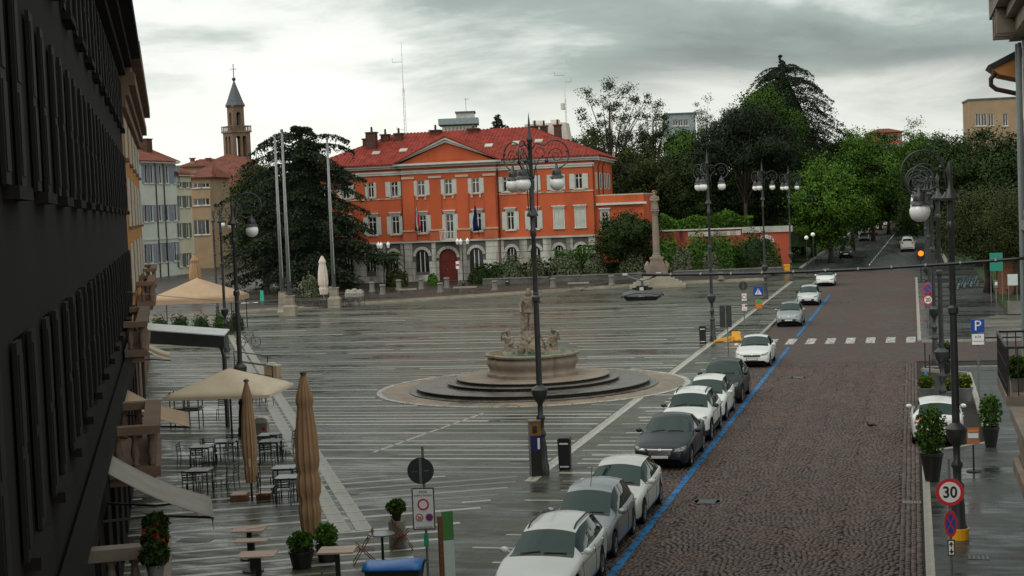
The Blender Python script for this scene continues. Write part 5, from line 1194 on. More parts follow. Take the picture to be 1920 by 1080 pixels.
def lamp3(loc, label, phase):
    t = thing('street_lamp', label, 'street lamp', loc, 0, 'triple-globe lamps along the square')
    MB().lathe(POST + [(.068,7.5),(.10,7.55),(.10,7.72),(.07,7.78),(.075,8.12),(.18,8.15),(.18,8.2),(.13,8.3),(.08,8.42),(.065,10.45),(.10,10.5),(.10,10.56),(.055,10.66),(.04,11.0),(.0,11.4)], 14).build('post', M['iron'], t, auto=35)
    for k in range(3):
        a = phase + 2*math.pi*k/3; mb = MB()
        mb.tube(turned([(.08,0,10.25),(.2,0,10.42)] + scroll(.44,.80,10.05,140,-75), a), .024, 6).tube(turned(scroll(.25,.84,10.02,170,-350,26,.25), a), .016, 5)
        mb.tube(turned([(.08,0,9.3),(.16,0,9.7),(.30,0,9.95),(.42,0,10.05)], a), .02, 5).tube(turned(scroll(.2,.28,10.15,-60,250,16,.3), a), .014, 5)
        mb.tube(turned([(.91,0,9.63),(.83,0,9.60),(.83,0,9.72)], a), .02, 5).tube(turned([(.17,0,8.3),(.2,0,9.4),(.14,0,9.9)], a), .016, 5)
        mb.ball((.52*math.cos(a), .52*math.sin(a), 9.86), .07,.07,.07,8,6).ball((1.2*math.cos(a), 1.2*math.sin(a), 10.15), .04,.04,.06,8,6)
        ar = mb.build('arm', M['iron'], t, smooth=True); lantern(t, .83, a, 9.15)
    return t
lampA = lamp3(P(1018, 890), 'triple-globe lamp post in front of the fountain', R(12))
for (u, v), lab in (((1337, 640), 'triple-globe lamp post beside the knocked-over yellow barrier'), ((1436, 561), 'triple-globe lamp post behind the blue crossing sign'), ((1484, 527), 'farthest triple-globe lamp post before the lime trees')):
    lamp3(P(u, v), lab, R(4))
def lamp1(loc, label, adir, yellow=False, group='single-globe lamps', s=1.0):
    t = thing('street_lamp', label, 'street lamp', loc, 0, group); t.scale = (s, s, s)
    MB().lathe(POST + [(.068,7.45),(.10,7.5),(.10,7.66),(.072,7.7),(.08,8.18),(.21,8.2),(.22,8.26),(.15,8.36),(.07,8.5),(.05,8.8),(.08,8.95),(.0,9.15)], 14).build('post', M['iron'], t, auto=35)
    a = adir; mb = MB()
    mb.tube(turned([(.05,0,8.45),(.12,0,8.8)] + scroll(.5,.62,8.92,165,-95), a), .026, 6).tube(turned(scroll(.30,.64,8.84,175,-340,26,.2), a), .018, 5).tube(turned(scroll(.25,.62,8.86,60,420,24,.9), a), .012, 5).tube(turned([(.08,0,8.42),(.3,0,8.55),(.5,0,8.45),(.72,0,8.5)], a), .03, 6)
    mb.ball((.2*math.cos(a), .2*math.sin(a), 9.0), .06,.06,.06,8,6)
    mb.build('arm', M['iron'], t, smooth=True); lantern(t, .72, a, 7.95, .245)
    if yellow: MB().lathe([(.24,.0),(.24,.26),(.225,.27)], 16).build('foot_guard', M['yellow_plastic'], t)
    return t
aleft = math.atan2(NX.y, NX.x) + math.pi; aright = math.atan2(NX.y, NX.x)
for t_, lab in ((37.96, 'nearest single-globe lamp post on the right, with yellow foot'), (57, 'second single-globe lamp post on the right, by the planters'), (76, 'third single-globe lamp post on the right, at the side street'), (96, 'fourth single-globe lamp post on the right, behind the speed sign'), (116, 'farthest single-globe lamp post on the right')):
    lamp1(W(.88, t_, ROADZ if 52.6 < t_ < 70 else 0), lab, aleft + R(8), t_ < 40)
for u, v, lab in ((457, 817, 'nearest single-globe lamp post on the left, above the cream parasol'), (425, 660, 'middle single-globe lamp post on the left, by the tan parasol'), (409, 605, 'farthest single-globe lamp post on the left')):
    lamp1(P(u, v), lab, R(2))
# ---- suspended road lamp on its cable
YL = 37.5; a0 = PY(1935, 483, 33.4); mid = PY(1205, 553, YL); endl = PY(238, 547, 33.0)
K = thing('suspended_lamp', 'grey flat road lamp hanging from a cable over the square', 'road lamp', (mid.x, mid.y, 0), -TH); iv = Matrix.Rotation(TH, 3, 'Z')
lo = lambda p: iv @ (Vector(p) - Vector((mid.x, mid.y, 0)))
pts = []
for i in range(25):
    q = i/24; p = a0.lerp(mid + Vector((0,0,.5)), q) + Vector((0,0,-.28*4*q*(1-q)*.35)); pts.append(lo(p))
MB().tube(pts, .035, 8).build('feed_cable', M['iron_black'], K, smooth=True); mb = MB()
for i in range(2, 24, 2):
    d = (Vector(pts[i+1 if i < 24 else i])-Vector(pts[i-1])).normalized(); mb.tube([Vector(pts[i])-d*.02, Vector(pts[i])+d*.02], .05, 8)
mb.build('cable_clip', M['iron_grey'], K)
pts2 = [lo((mid + Vector((0,0,.5))).lerp(endl, i/16) + Vector((0,0,-.5*4*(i/16)*(1-i/16)))) for i in range(17)]
MB().tube(pts2, .006, 5).build('span_wire', M['iron_grey'], K)
z = mid.z
MB().tube([(-.42,0,z+.50),(-.2,0,z+.40),(0,0,z+.36),(.2,0,z+.40),(.42,0,z+.50)], .022, 6).tube([(0,0,z+.36),(0,0,z+.15)], .03, 6).build('yoke', M['iron_grey'], K)
for sg in (-1,1): MB().cbox((sg*.42,0,z+.52), .12,.06,.05).build('insulator', M['white_metal'], K)
MB().cbox((0,0,z+.16), .26,.24,.14).cbox((-.2,0,z+.16), .1,.05,.05).cbox((.2,0,z+.16), .1,.05,.05).build('gear_box', M['iron_black'], K); MB().cbox((0,-.125,z+.15), .1,.012,.1).build('rating_plate', M['white_metal'], K)
sh = MB(); prof = [(-.5,-.02),(-.46,.03),(-.15,.10),(.15,.10),(.46,.03),(.5,-.02)]
for i, (x, dz) in enumerate(prof):
    for y, dd in ((-.26,-.03),(-.15,.02),(0,.04),(.15,.02),(.26,-.03)): sh.v.append((x, y*(1-.25*abs(x)), z+dz+dd))
for i in range(5):
    for j in range(4): p = i*5+j; sh.f.append((p, p+5, p+6, p+1))
o = sh.build('shade', M['lamp_shade_metal'], K, smooth=True); o.modifiers.new('s','SOLIDIFY').thickness = .02
MB().prism([(-.46,z-.03),(-.36,z-.13),(.36,z-.13),(.46,z-.03)], -.2, .2, 'y').build('glass', M['glass_dark'], K, fix=True)

# ---- signs
def disc(r, y0, y1, n=32, ri=None):
    mb = MB(); ri = ri or 0
    if ri:
        for i in range(n):
            a, b = 2*math.pi*i/n, 2*math.pi*(i+1)/n; q = [(ri*math.cos(a),ri*math.sin(a)),(r*math.cos(a),r*math.sin(a)),(r*math.cos(b),r*math.sin(b)),(ri*math.cos(b),ri*math.sin(b))]; mb.prism(q, y0, y1, 'y')
    else: mb.prism([(r*math.cos(2*math.pi*i/n), r*math.sin(2*math.pi*i/n)) for i in range(n)], y0, y1, 'y')
    return mb
def put(o, x, z, sx=1, ry=0): o.location = (x, 0, z); o.rotation_euler = (0, ry, 0); o.scale = (sx, 1, 1); return o
def round_sign(t, z, r, kind, txt=None, x=0.0, y=-.05, tilt=1.0):
    g = put(disc(r, y, y+.012).build('sign_disc', M['iron_grey'], t, fix=True), x, z, tilt)
    if kind == 'limit':
        disc(r*.98, y-.004, y-.0002).build('red_border', M['red_paint'], g, fix=True); disc(r*.74, y-.008, y-.0042).build('white_field', M['white_paint'], g, fix=True)
        if txt: o = link('numerals', text_mesh(txt, r*1.02, .004, bold=.022), M['black_paint'], g); o.location = (0, y-.012, -.01); o.rotation_euler = (R(90),0,0); o.scale = (1,1.12,1)
    elif kind in ('nostop', 'nopark'):
        disc(r*.98, y-.004, y-.0002).build('red_border', M['red_paint'], g, fix=True); disc(r*.74, y-.008, y-.0042).build('blue_field', M['blue_paint'], g, fix=True)
        for q in ((1,-1) if kind == 'nostop' else (1,)):
            mb = MB().cbox((0,0,0), r*1.5, .004, r*.15); o = mb.build('red_slash', M['red_paint'], g); o.location = (0, y-.011-(.002*(q<0)), 0); o.rotation_euler = (0, R(45*q), 0)
    elif kind == 'back':
        disc(r*.98, y+.0121, y+.016).build('sign_back', M['iron'], g, fix=True)
    elif kind == 'access':
        disc(r*.98, y-.004, y-.0002).build('red_border', M['red_paint'], g, fix=True); disc(r*.70, y-.008, y-.0042).build('white_field', M['white_paint'], g, fix=True)
    return g
def panel(t, x, z, w, h, m, y=-.05, name='panel', border=None):
    g = MB().box(-w/2, w/2, y, y+.014, -h/2, h/2).build(name, M['iron_grey'], t); put(g, x, z)
    if border: MB().box(-w/2+.01, w/2-.01, y-.003, y-.0002, -h/2+.01, h/2-.01).build('border', M[border], g); k = .03
    else: k = .008
    MB().box(-w/2+k, w/2-k, y-.006, y-.0032, -h/2+k, h/2-k).build('face', M[m], g); return g
def letter(g, txt, x, z, size, m, y=-.06, sx=1): o = link('lettering', text_mesh(txt, size, .003), M[m], g); o.location = (x, y, z); o.rotation_euler = (R(90),0,0); o.scale = (sx,1,1); return o
def post(t, h, r=.03, m='iron_grey', x=0): return MB().tube([(x,.0,-.05),(x,.0,h)], r, 10).build('post', M[m], t)
ppx = lambda p: FPX/p.y
# speed limit, no stopping, arrows (right foreground)
p = W(.62, 34.1); s = thing('road_sign', 'speed limit 30 sign above a no-stopping sign and arrow plate', 'road sign', p, -R(8)); post(s, 2.62, .03)
zz = lambda v, b=p: TZ(b, v)
round_sign(s, zz(922), .305, 'limit', '30'); round_sign(s, zz(981), .30, 'nostop', tilt=.46)
g = panel(s, 0, zz(1026), .17, .36, 'white_paint', border='black_paint')
for sg in (1, -1): MB().prism([(-.05, sg*.07), (.05, sg*.07), (0, sg*.13)], -.064, -.058, 'y').build('arrow_head', M['black_paint'], g, fix=True); MB().box(-.012, .012, -.064, -.058, min(sg*.02, sg*.07), max(sg*.02, sg*.07)).build('arrow_shaft', M['black_paint'], g)
# limited traffic zone sign, seen with a turned disc above
p = P(803, 1088); s = thing('road_sign', 'limited traffic zone panel with dark round sign back above it', 'road sign', p, R(-4)); post(s, 3.1, .03); zz = lambda v, b=p: TZ(b, v)
g = disc(.305, -.05, -.035).build('sign_back', M['iron'], s, fix=True); put(g, -.06, zz(882)); MB().box(-.03,.03,-.075,-.051,-.28,.28).build('bracket', M['iron_grey'], g); MB().box(-.2,-.08,-.06,-.051,-.02,-.005).box(.08,.2,-.06,-.051,-.01,.005).build('clamp', M['iron_grey'], g)
g = panel(s, -.03, zz(953), .52, .97, 'white_paint', border='black_paint', name='zone_panel')
letter(g, 'zona', 0, .40, .10, 'black_paint'); letter(g, 'traffico limitato', 0, .31, .075, 'black_paint', sx=.9); letter(g, 'eccetto autorizzati', 0, -.42, .06, 'black_paint', sx=.85)
for x, z_, r_, kd, tx in ((0, .10, .135, 'access', None), (-.10, -.2, .09, 'limit', '20'), (.13, -.2, .09, 'nopark', None)): q = round_sign(g, z_, r_, kd, tx, x, y=-.066)
MB().box(-.055,.055,-.04,-.031,-.15,.15).build('green_sticker', M['green_paint'], s).location = (0, 0, zz(1012))
# information totem and blue bin
p = P(841, 1090); s = thing('info_totem', 'slim green and white information totem at the bottom edge', 'totem', p, R(16)); zt_ = TZ(p, 962)
mk('totem_green', (.07,.20,.06), .5, var=.1); mk('totem_white', (.50,.56,.54), .4, var=.08)
MB().box(-.19,-.09,-.05,.05,-.05,zt_-.06).build('side_post', M['wood_dark'], s); MB().box(-.088,.16,-.04,.04,zt_-.62,zt_+.04).build('green_panel', M['totem_green'], s); MB().box(-.088,.16,-.042,.042,.02,zt_-.622).build('white_panel', M['totem_white'], s)
p = P(742, 1112); s = thing('wheelie_bin', 'black wheelie bin with bright blue lid at the bottom edge', 'bin', p, R(-6)); zl_ = TZ(p, 1062)
mk('bin_blue', (.015,.13,.42), .35, var=.12)
MB().prism([(-.52,0.08),(.52,0.08),(.62,zl_),(-.62,zl_)], -.38, .42, 'y').build('body', M['black_paint'], s, fix=True)
V = []; 
for i in range(9):
    for j in range(5): x = -.66+1.32*i/8; y = -.44+.92*j/4; V.append((x, y, zl_+.03+.10*math.sin(math.pi*j/4)**.6+.03*math.sin(x*4.5)*math.sin(math.pi*j/4)))
o = MB().add(V, [(i*5+j,(i+1)*5+j,(i+1)*5+j+1,i*5+j+1) for i in range(8) for j in range(4)]).build('lid', M['bin_blue'], s, smooth=True); o.modifiers.new('s','SOLIDIFY').thickness = .05
MB().tube([(-.5,.52,zl_-.02),(.5,.52,zl_-.02)], .03, 8).build('handle', M['black_paint'], s)
for x in (-.42,.42): MB().tube([(x-.05,.3,.1),(x+.05,.3,.1)], .1, 12).build('wheel', M['rubber'], s)
# parking meter and litter bins
p = P(1006, 892); s = thing('parking_meter', 'orange and blue topped parking meter beside the front lamp post', 'parking meter', p, R(8)); h = TZ(p, 790)
mk('meter_orange', (.24,.10,.015), .4, var=.3, scale=6); mk('meter_blue', (.014,.018,.085), .35, var=.2)
MB().box(-.17,.17,-.15,.15,-.02,h*.45).build('cabinet', M['iron_black'], s); MB().box(-.17,.17,-.15,.15,h*.451,h*.75).build('blue_panel', M['meter_blue'], s); MB().box(-.17,.17,-.15,.15,h*.751,h).build('orange_panel', M['meter_orange'], s); MB().box(-.2,.19,-.17,.17,h+.001,h+.05).build('cap', M['iron_grey'], s)
MB().box(-.09,.05,-.16,-.151,h*.8,h*.93).build('display', M['glass_dark'], s); MB().box(.05,.12,-.165,-.151,h*.5,h*.7).build('coin_slot', M['white_metal'], s); MB().box(-.19,-.172,-.16,.16,-.02,h).build('side_strip', M['iron_grey'], s)
def litter_bin(u, v, vt, label, w=.40):
    p = P(u, v); h = TZ(p, vt); s = thing('litter_bin', label, 'litter bin', p, -TH*.6)
    MB().prism([(-w/2*.92,.04),(w/2*.92,.04),(w/2,h*.93),(-w/2,h*.93)], -.2, .2, 'y').build('body', M['iron_black'], s, fix=True); MB().prism([(-w/2-.02,h*.93+.001),(w/2+.02,h*.93+.001),(w/2*.8,h),(-w/2*.8,h)], -.22, .22, 'y').build('lid', M['black_paint'], s, fix=True)
    MB().box(-w/2*.7,w/2*.7,-.212,-.2005,h*.80,h*.85).build('handle_strip', M['white_metal'], s); MB().box(-w/2*.7,w/2*.7,-.208,-.2005,h*.08,h*.12).build('foot_strip', M['white_metal'], s); MB().box(-w/2*.85,w/2*.85,-.17,.17,0,.04).build('base', M['iron_black'], s)
litter_bin(1060, 879, 820, 'black litter bin right of the front lamp post'); litter_bin(1318, 643, 611, 'black litter bin left of the second triple-globe lamp post')
litter_bin(952, 541, 524, 'dark litter bin on the terrace steps left of the tall lamp')
# signs along the square
p = P(1366, 672); s = thing('road_sign', 'large dark rectangular sign back on a post by the white saloon', 'road sign', p, R(-6)); post(s, TZ(p,575), .03); zz = lambda v, b=p: TZ(b, v)
g = MB().box(-.31,.31,-.07,-.055,-.58,.58).build('sign_back', M['concrete_green'], s); put(g, -.08, zz(593)); g.data.materials[0] = M['iron']; MB().box(-.03,.03,-.09,-.071,-.56,.56).build('rail', M['iron_grey'], g)
p = P(1397, 632); s = thing('road_sign', 'round sign back above two white parking plates', 'road sign', p, R(-4)); post(s, TZ(p,527), .03); zz = lambda v, b=p: TZ(b, v)
g = disc(.27, -.06, -.045).build('sign_back', M['iron'], s, fix=True); put(g, -.02, zz(536)); MB().box(-.02,.02,-.08,-.061,-.25,.25).build('bracket', M['iron_grey'], g)
g = panel(s, .02, zz(557), .36, .50, 'white_paint', border='black_paint', name='plate'); round_sign(g, 0, .13, 'access', None, 0, y=-.066); g = panel(s, .02, zz(576), .38, .48, 'white_paint', border='black_paint', name='plate')
round_sign(g, .1, .07, 'limit', None, -.09, y=-.066); round_sign(g, .1, .07, 'nopark', None, .09, y=-.066); letter(g, '0-24', 0, -.13, .1, 'black_paint')
p = P(1424, 622); s = thing('road_sign', 'blue pedestrian crossing sign above an orange and green panel', 'road sign', p, R(-4)); post(s, TZ(p,537), .03); zz = lambda v, b=p: TZ(b, v)
g = panel(s, 0, zz(546), .62, .60, 'blue_paint', name='crossing_plate'); MB().prism([(-.22,-.2),(.22,-.2),(0,.2)], -.064, -.058, 'y').build('white_triangle', M['white_paint'], g, fix=True)
MB().bar((0,-.068,.06),(-.02,-.068,-.05),.05,.006).bar((-.02,-.068,-.05),(-.09,-.068,-.17),.035,.006).bar((-.02,-.068,-.05),(.07,-.068,-.17),.035,.006).bar((-.08,-.068,0),(.06,-.068,.0),.03,.006).ball((.01,-.068,.1), .035,.004,.035,8,6).build('walker_symbol', M['black_paint'], g)
g = panel(s, 0, zz(570), .44, .62, 'orange_paint', name='poster', border='red_paint'); MB().box(-.14,.14,-.064,-.0575,.02,.24).build('green_picture', M['green_paint'], g)
# right pavement signs
p = W(.75, 94.0); s = thing('road_sign', 'no-parking and 20 limit discs on one post at the side street', 'road sign', p, R(-8)); zz = lambda v, b=p: TZ(b, v); post(s, zz(528), .03)
round_sign(s, zz(541), .30, 'nopark', x=.0); round_sign(s, zz(562), .30, 'limit', '20')
p = P(1836, 742); s = thing('road_sign', 'blue parking sign with white plate on the right pavement', 'road sign', p, R(-10)); zz = lambda v, b=p: TZ(b, v); post(s, zz(598), .035)
g = panel(s, 0, zz(611), .54, .54, 'blue_paint', name='parking_plate'); letter(g, 'P', 0, 0, .58, 'white_paint', y=-.058)
g = panel(s, 0, zz(636), .54, .50, 'white_paint', border='black_paint', name='plate'); letter(g, '0-24', 0, .1, .13, 'black_paint'); letter(g, 'A PAGAMENTO', 0, -.08, .065, 'black_paint')
# traffic light showing amber
p = W(1.2, 140); p = Vector((PY(1726, 475, 139).x, 139, 0)); s = thing('traffic_light', 'traffic light with a glowing amber lamp at the far junction', 'traffic light', p, R(-8)); zz = lambda v, b=p: TZ(b, v)
post(s, zz(462), .05, 'iron_black'); MB().box(-.27,.27,-.2,-.03,zz(488),zz(460)).build('housing', M['iron_black'], s)
mk('amber_light', (.9,.3,.02), .4, var=0, emit=(1,.07,.0), estr=3.2)
put(disc(.24, -.22, -.201).build('amber_lens', M['amber_light'], s, fix=True), 0, zz(475)); put(disc(.12, -.215, -.201).build('red_lens', M['glass_dark'], s, fix=True), 0, zz(466))
# flagpoles
for u, v, ut, vt, lab in ((531,585,518,256,'left tall grey flagpole on a stone foot'), (545,592,531,247,'middle tall grey flagpole on a stepped stone foot'), (628,577,617,262,'right tall grey flagpole on a stepped stone foot')):
    p = P(u, v); s = thing('flagpole', lab, 'flagpole', p, R(-5)); H = TZ(p, vt); w = 22/2/ppx(p); zb_ = TZ(p, v-38)
    mm = 'stone_pale' if u == 531 else 'canvas_beige'
    if u == 531: MB().lathe([(w*1.3,0),(w*1.1,.12),(w*.95,.3),(w*.75,zb_-.1),(w*.85,zb_)], 4, rot=R(45)).build('stone_foot', M['stone_pale'], s)
    else: MB().lathe([(w*1.45,0),(w*1.45,zb_*.45),(w*.95,zb_*.58),(w*.95,zb_*.95),(w*1.15,zb_*.96),(w*1.15,zb_)], 4, rot=R(45)).build('stone_foot', M['stone_pale'], s)
    MB().tube([(0,0,zb_-.02),(0,0,H*.5),(0,0,H)], [.19,.15,.09], 12).build('mast', M['iron_grey'], s, smooth=True); MB().ball((0,0,H+.1), .14).build('finial', M['iron_grey'], s)
    MB().tube([(.14,-.14,zb_+1.2),(.1,-.1,H-.2)], .012, 4).build('halyard', M['white_metal'], s)
# stone bollards and benches on the terrace
def bollard(u, v, h, lab, z=PZ):
    p = P(u, v, z); s = thing('stone_bollard', lab, 'bollard', p, R(-6), 'stone bollards along the terrace'); hh = h/ppx(p)
    MB().lathe([(.37,0),(.37,.12),(.29,.14),(.24,hh*.78),(.24,hh*.82)], 8, rot=R(22.5)).build('shaft', M['stone_grey'], s); MB().lathe([(.31,hh*.821),(.33,hh*.9),(.27,hh)], 8, rot=R(22.5)).build('cap', M['stone_grey'], s)
bl = [(698,547,19),(718,552,19),(748,543,19),(790,542,20),(826,548,18),(838,540,20),(928,544,18),(1037,539,18),(1147,534,18),(1352,524,14),(620,549,12)]
ords = ['first','second','third','fourth','fifth','sixth','seventh','eighth','ninth','tenth']
for i, (u, v, h) in enumerate(sorted(bl)): bollard(u, v, h, 'leftmost pale stone bollard on the terrace' if i == 0 else ('rightmost pale stone bollard on the terrace' if i == len(bl)-1 else f'pale stone bollard on the terrace, {ords[i]} from the left'))
def bench(u, v, w, lab):
    p = P(u, v, PZ); s = thing('stone_bench', lab, 'bench', p, R(-4), 'stone benches on the terrace'); L = w/ppx(p)
    MB().box(-L/2,L/2,-.28,.28,.42,.55).build('seat', M['stone_pale'], s)
    for x in (-L*.36, L*.36): MB().box(x-.15,x+.15,-.22,.22,0,.42).build('leg', M['stone_wet'], s)
bench(765,552,34,'stone bench on the terrace left of the palazzo door'); bench(872,548,44,'stone bench on the terrace right of the palazzo door'); bench(1085,540,40,'stone bench on the terrace right of the tall lamp')
# low walls with pale coping that edge the planting
def low_wall(a, b, lab, h=.55, Y=160.5):
    p, q = at_px(*a, Y, PZ), at_px(*b, Y-1, PZ); L = (q-p).length; s = thing('low_wall', lab, 'wall', p, math.atan2(q.y-p.y, q.x-p.x))
    MB().box(0,L,-.2,.2,-.02,h).build('base', M['stone_wet'], s); k = int(L/1.6)
    for i in range(k): MB().box(L*i/k+.01,L*(i+1)/k-.01,-.27,.27,h+.001,h+.09).build('coping_stone', M['stone_grey'], s)
low_wall((905,520),(1030,520),'low planting wall below the olive bushes, left stretch'); low_wall((1034,520),(1205,520),'low planting wall below the olive bushes, right stretch'); low_wall((1262,520),(1470,520),'low planting wall right of the statue column')
# three-lantern posts in front of the palazzo, ball lamps by the avenue
def lantern_post(u, Y, vt, lab, n=3, r=.62):
    p = at_px(u, 500, Y, PZ); s = thing('lantern_post', lab, 'street lamp', p, R(20)); H = TZ(p, vt)-PZ
    MB().lathe([(.2,0),(.2,.3),(.09,.5),(.06,1.2),(.05,H-.5),(.08,H-.45),(.04,H-.3)], 10).build('post', M['iron_black'], s)
    for k in range(n):
        a = 2*math.pi*k/n; x, y = r*math.cos(a), r*math.sin(a)
        ar = MB().tube([(0,0,H-.75),(x*.6,y*.6,H-.85),(x,y,H-.7)], .025, 6).build('arm', M['iron_black'], s); MB().lathe([(.10,0),(.20,.3),(.20,.42),(.06,.58),(.03,.68)], 8, (x,y,H-.69)).build('lantern', M['globe'], ar)
lantern_post(719, 160, 453, 'three-lantern post standing in front of the palm'); lantern_post(868, 160, 446, 'three-lantern post beside the red palazzo door')
for u, v, lab in ((1512,449,'white ball lamp on a thin post by the lime trees, left one'), (1524,443,'white ball lamp on a thin post by the lime trees, right one')):
    p = at_px(u, v, 160, 0); s = thing('ball_lamp', lab, 'street lamp', p); H = TZ(p, v); MB().tube([(0,0,-.05),(0,0,H)], [.07,.04], 8).build('post', M['iron_black'], s); MB().ball((0,0,H+.18), .22).build('globe', M['globe'], s, smooth=True)
p = at_px(858, 500, 158, PZ); s = thing('notice_sign', 'small red and white notice on a pole before the palazzo door', 'sign', p); post(s, TZ(p,490)-PZ, .03); g = panel(s, 0, TZ(p,497)-PZ, .36, .8, 'white_paint'); MB().box(-.15,.15,-.062,-.0565,-.1,.12).build('red_bar', M['red_paint'], g)
# fallen yellow barrier
p = P(1366, 641); s = thing('road_barrier', 'yellow plastic road barrier lying toppled beside the lamp foot', 'barrier', p, R(-10)); bb = MB()
bb.bar((-.85,0,.06),(.2,.1,.22),.1,.1).bar((-.85,.35,.06),(.25,.4,.28),.08,.08); bb.bar((-.4,.0,.12),(-.4,.38,.14),.06).bar((-.05,.05,.18),(-.05,.4,.2),.06)
bb.build('rails', M['yellow_plastic'], s); MB().cbox((.45,.15,.32),.5,.12,.55,rx=R(-14)).cbox((.22,.1,.18),.12,.4,.3).cbox((.68,.15,.14),.14,.5,.12).build('panel', M['yellow_plastic'], s); MB().cbox((-.1,-.05,.03),.3,.14,.05).build('foot', M['yellow_plastic'], s)
p = P(1477, 513); s = thing('grit_bin', 'small yellow grit bin in front of the arched gate', 'bin', (p.x, p.y, 0)); MB().prism([(-.3,0),(.3,0),(.38,.85),(-.38,.85)], -.3, .3, 'y').build('body', M['yellow_plastic'], s, fix=True); MB().box(-.4,.4,-.33,.33,.851,.98).build('lid', M['yellow_plastic'], s)
# bicycles
def bicycle(loc, rz, lab, col, group='bicycles', sc=1.0):
    s = thing('bicycle', lab, 'bicycle', loc, rz, group)
    for x in (-.52,.52):
        w = MB().tube([(x+.33*math.cos(a*math.pi/10),0,.34+.33*math.sin(a*math.pi/10)) for a in range(21)], .02, 6).build('wheel', M['rubber'], s, smooth=True); sp_ = MB()
        for k in range(8): sp_.bar((x,0,.34),(x+.31*math.cos(k*math.pi/4),0,.34+.31*math.sin(k*math.pi/4)),.008)
        sp_.build('spokes', M['chrome'], w)
    MB().tube([(-.52,0,.34),(-.08,0,.32),(.36,0,.80),(-.2,0,.78),(-.08,0,.32)], .022, 6).tube([(-.52,0,.34),(-.2,0,.76)], .015, 6).tube([(.52,0,.34),(.36,0,.84),(.33,0,.98)], .02, 6).build('frame', M[col], s)
    MB().tube([(.22,-.26,1.02),(.34,-.1,.99),(.34,.1,.99),(.22,.26,1.02)], .015, 6).build('handlebar', M['iron_black'], s); MB().tube([(-.2,0,.76),(-.23,0,.92)], .014, 6).build('seat_post', M['chrome'], s); MB().ball((-.25,0,.95), .13,.08,.04).build('saddle', M['black_paint'], s); MB().tube([(-.08,-.1,.2),(-.08,.1,.42)], .012, 5).build('pedals', M['iron_black'], s)
p = P(466, 651); bicycle(p, R(-12), 'lone bicycle parked beside the drain channel on the left', 'iron_black')
mk('bike_blue', (.12,.30,.36), .4, var=.1)
for k, (u, v) in enumerate(((1790,545),(1803,543),(1815,541),(1827,539))): p = P(u, v); bicycle(p, R(40), ('nearest','second','third','farthest')[k] + ' of the pale blue hire bicycles in the rack', 'bike_blue', 'hire bicycles')
# right-hand plaza bits
mk('sign_teal', (.012,.22,.16), .4, var=.08)
p = Vector((PY(1869,540,112).x,112,0)); s = thing('notice_board', 'large teal notice board at the park edge', 'sign', p, R(-12)); zz = lambda v, b=p: TZ(b, v); g = MB().box(-.46,.46,-.03,.03,zz(508),zz(474)).build('board', M['sign_teal'], s); MB().box(-.40,.40,-.036,-.031,zz(489),zz(487)).build('white_line', M['white_paint'], g)
for x in (-.4,.4): MB().tube([(x,.05,-.05),(x,.05,zz(474))], .03, 8).build('post', M['iron_grey'], s)
p = Vector((PY(1899,540,104).x,104,0)); s = thing('notice_board', 'small pale green notice board beside the teal one', 'sign', p, R(-12)); zz = lambda v, b=p: TZ(b, v); MB().box(-.33,.33,-.03,.03,zz(535),zz(514)).build('board', M['totem_white'], s)
for x in (-.28,.28): MB().tube([(x,.05,-.05),(x,.05,zz(514))], .03, 8).build('post', M['iron_grey'], s)
p = P(1868, 562); s = thing('parking_meter', 'slim grey ticket machine by the forecourt', 'parking meter', p, R(-10)); post(s, .9, .06); h = TZ(p, 526); MB().box(-.13,.13,-.1,.1,.9,h).build('head', M['iron_grey'], s); MB().box(-.09,.09,-.106,-.1005,h-.35,h-.1).build('display', M['white_paint'], s)
p = P(1890, 567); s = thing('ashtray_post', 'black standing ashtray by the forecourt', 'bollard', p); MB().lathe([(.14,0),(.14,.03),(.05,.05),(.05,.85),(.16,.9),(.16,.98)], 12).build('post', M['iron_black'], s)
p = P(1905, 588, .05); s = thing('planter_box', 'grey stone planter box on the forecourt', 'planter', p, R(-12)); MB().box(-.5,.5,-.3,.3,0,.85).build('box', M['stone_grey'], s); MB().box(-.42,.42,-.22,.22,.851,.87).build('soil', M['soil'], s)
# pigeons
def pigeon(loc, rz, lab):
    s = thing('pigeon', lab, 'bird', loc, rz, 'pigeons'); mb = MB().ball((0,0,.14), .14,.075,.075).ball((.12,0,.22), .045,.04,.05).tube([(.07,0,.17),(.11,0,.21)], [.06,.045], 8).tube([(-.1,0,.14),(-.25,0,.11)], [.05,.02], 8)
    blob(mb, 'body', 'iron_black', s, .014, 2); MB().tube([(0,-.03,0),(0,-.03,.1)], .008, 5).tube([(.02,.03,0),(.02,.03,.1)], .008, 5).build('legs', M['terracotta'], s); MB().tube([(.155,0,.22),(.185,0,.21)], [.012,.003], 5).build('beak', M['black_paint'], s)
pigeon(P(1633, 803, ROADZ), R(150), 'pigeon walking on the setts in mid road'); pigeon(P(1091, 547), R(10), 'pigeon on the square before the terrace steps')
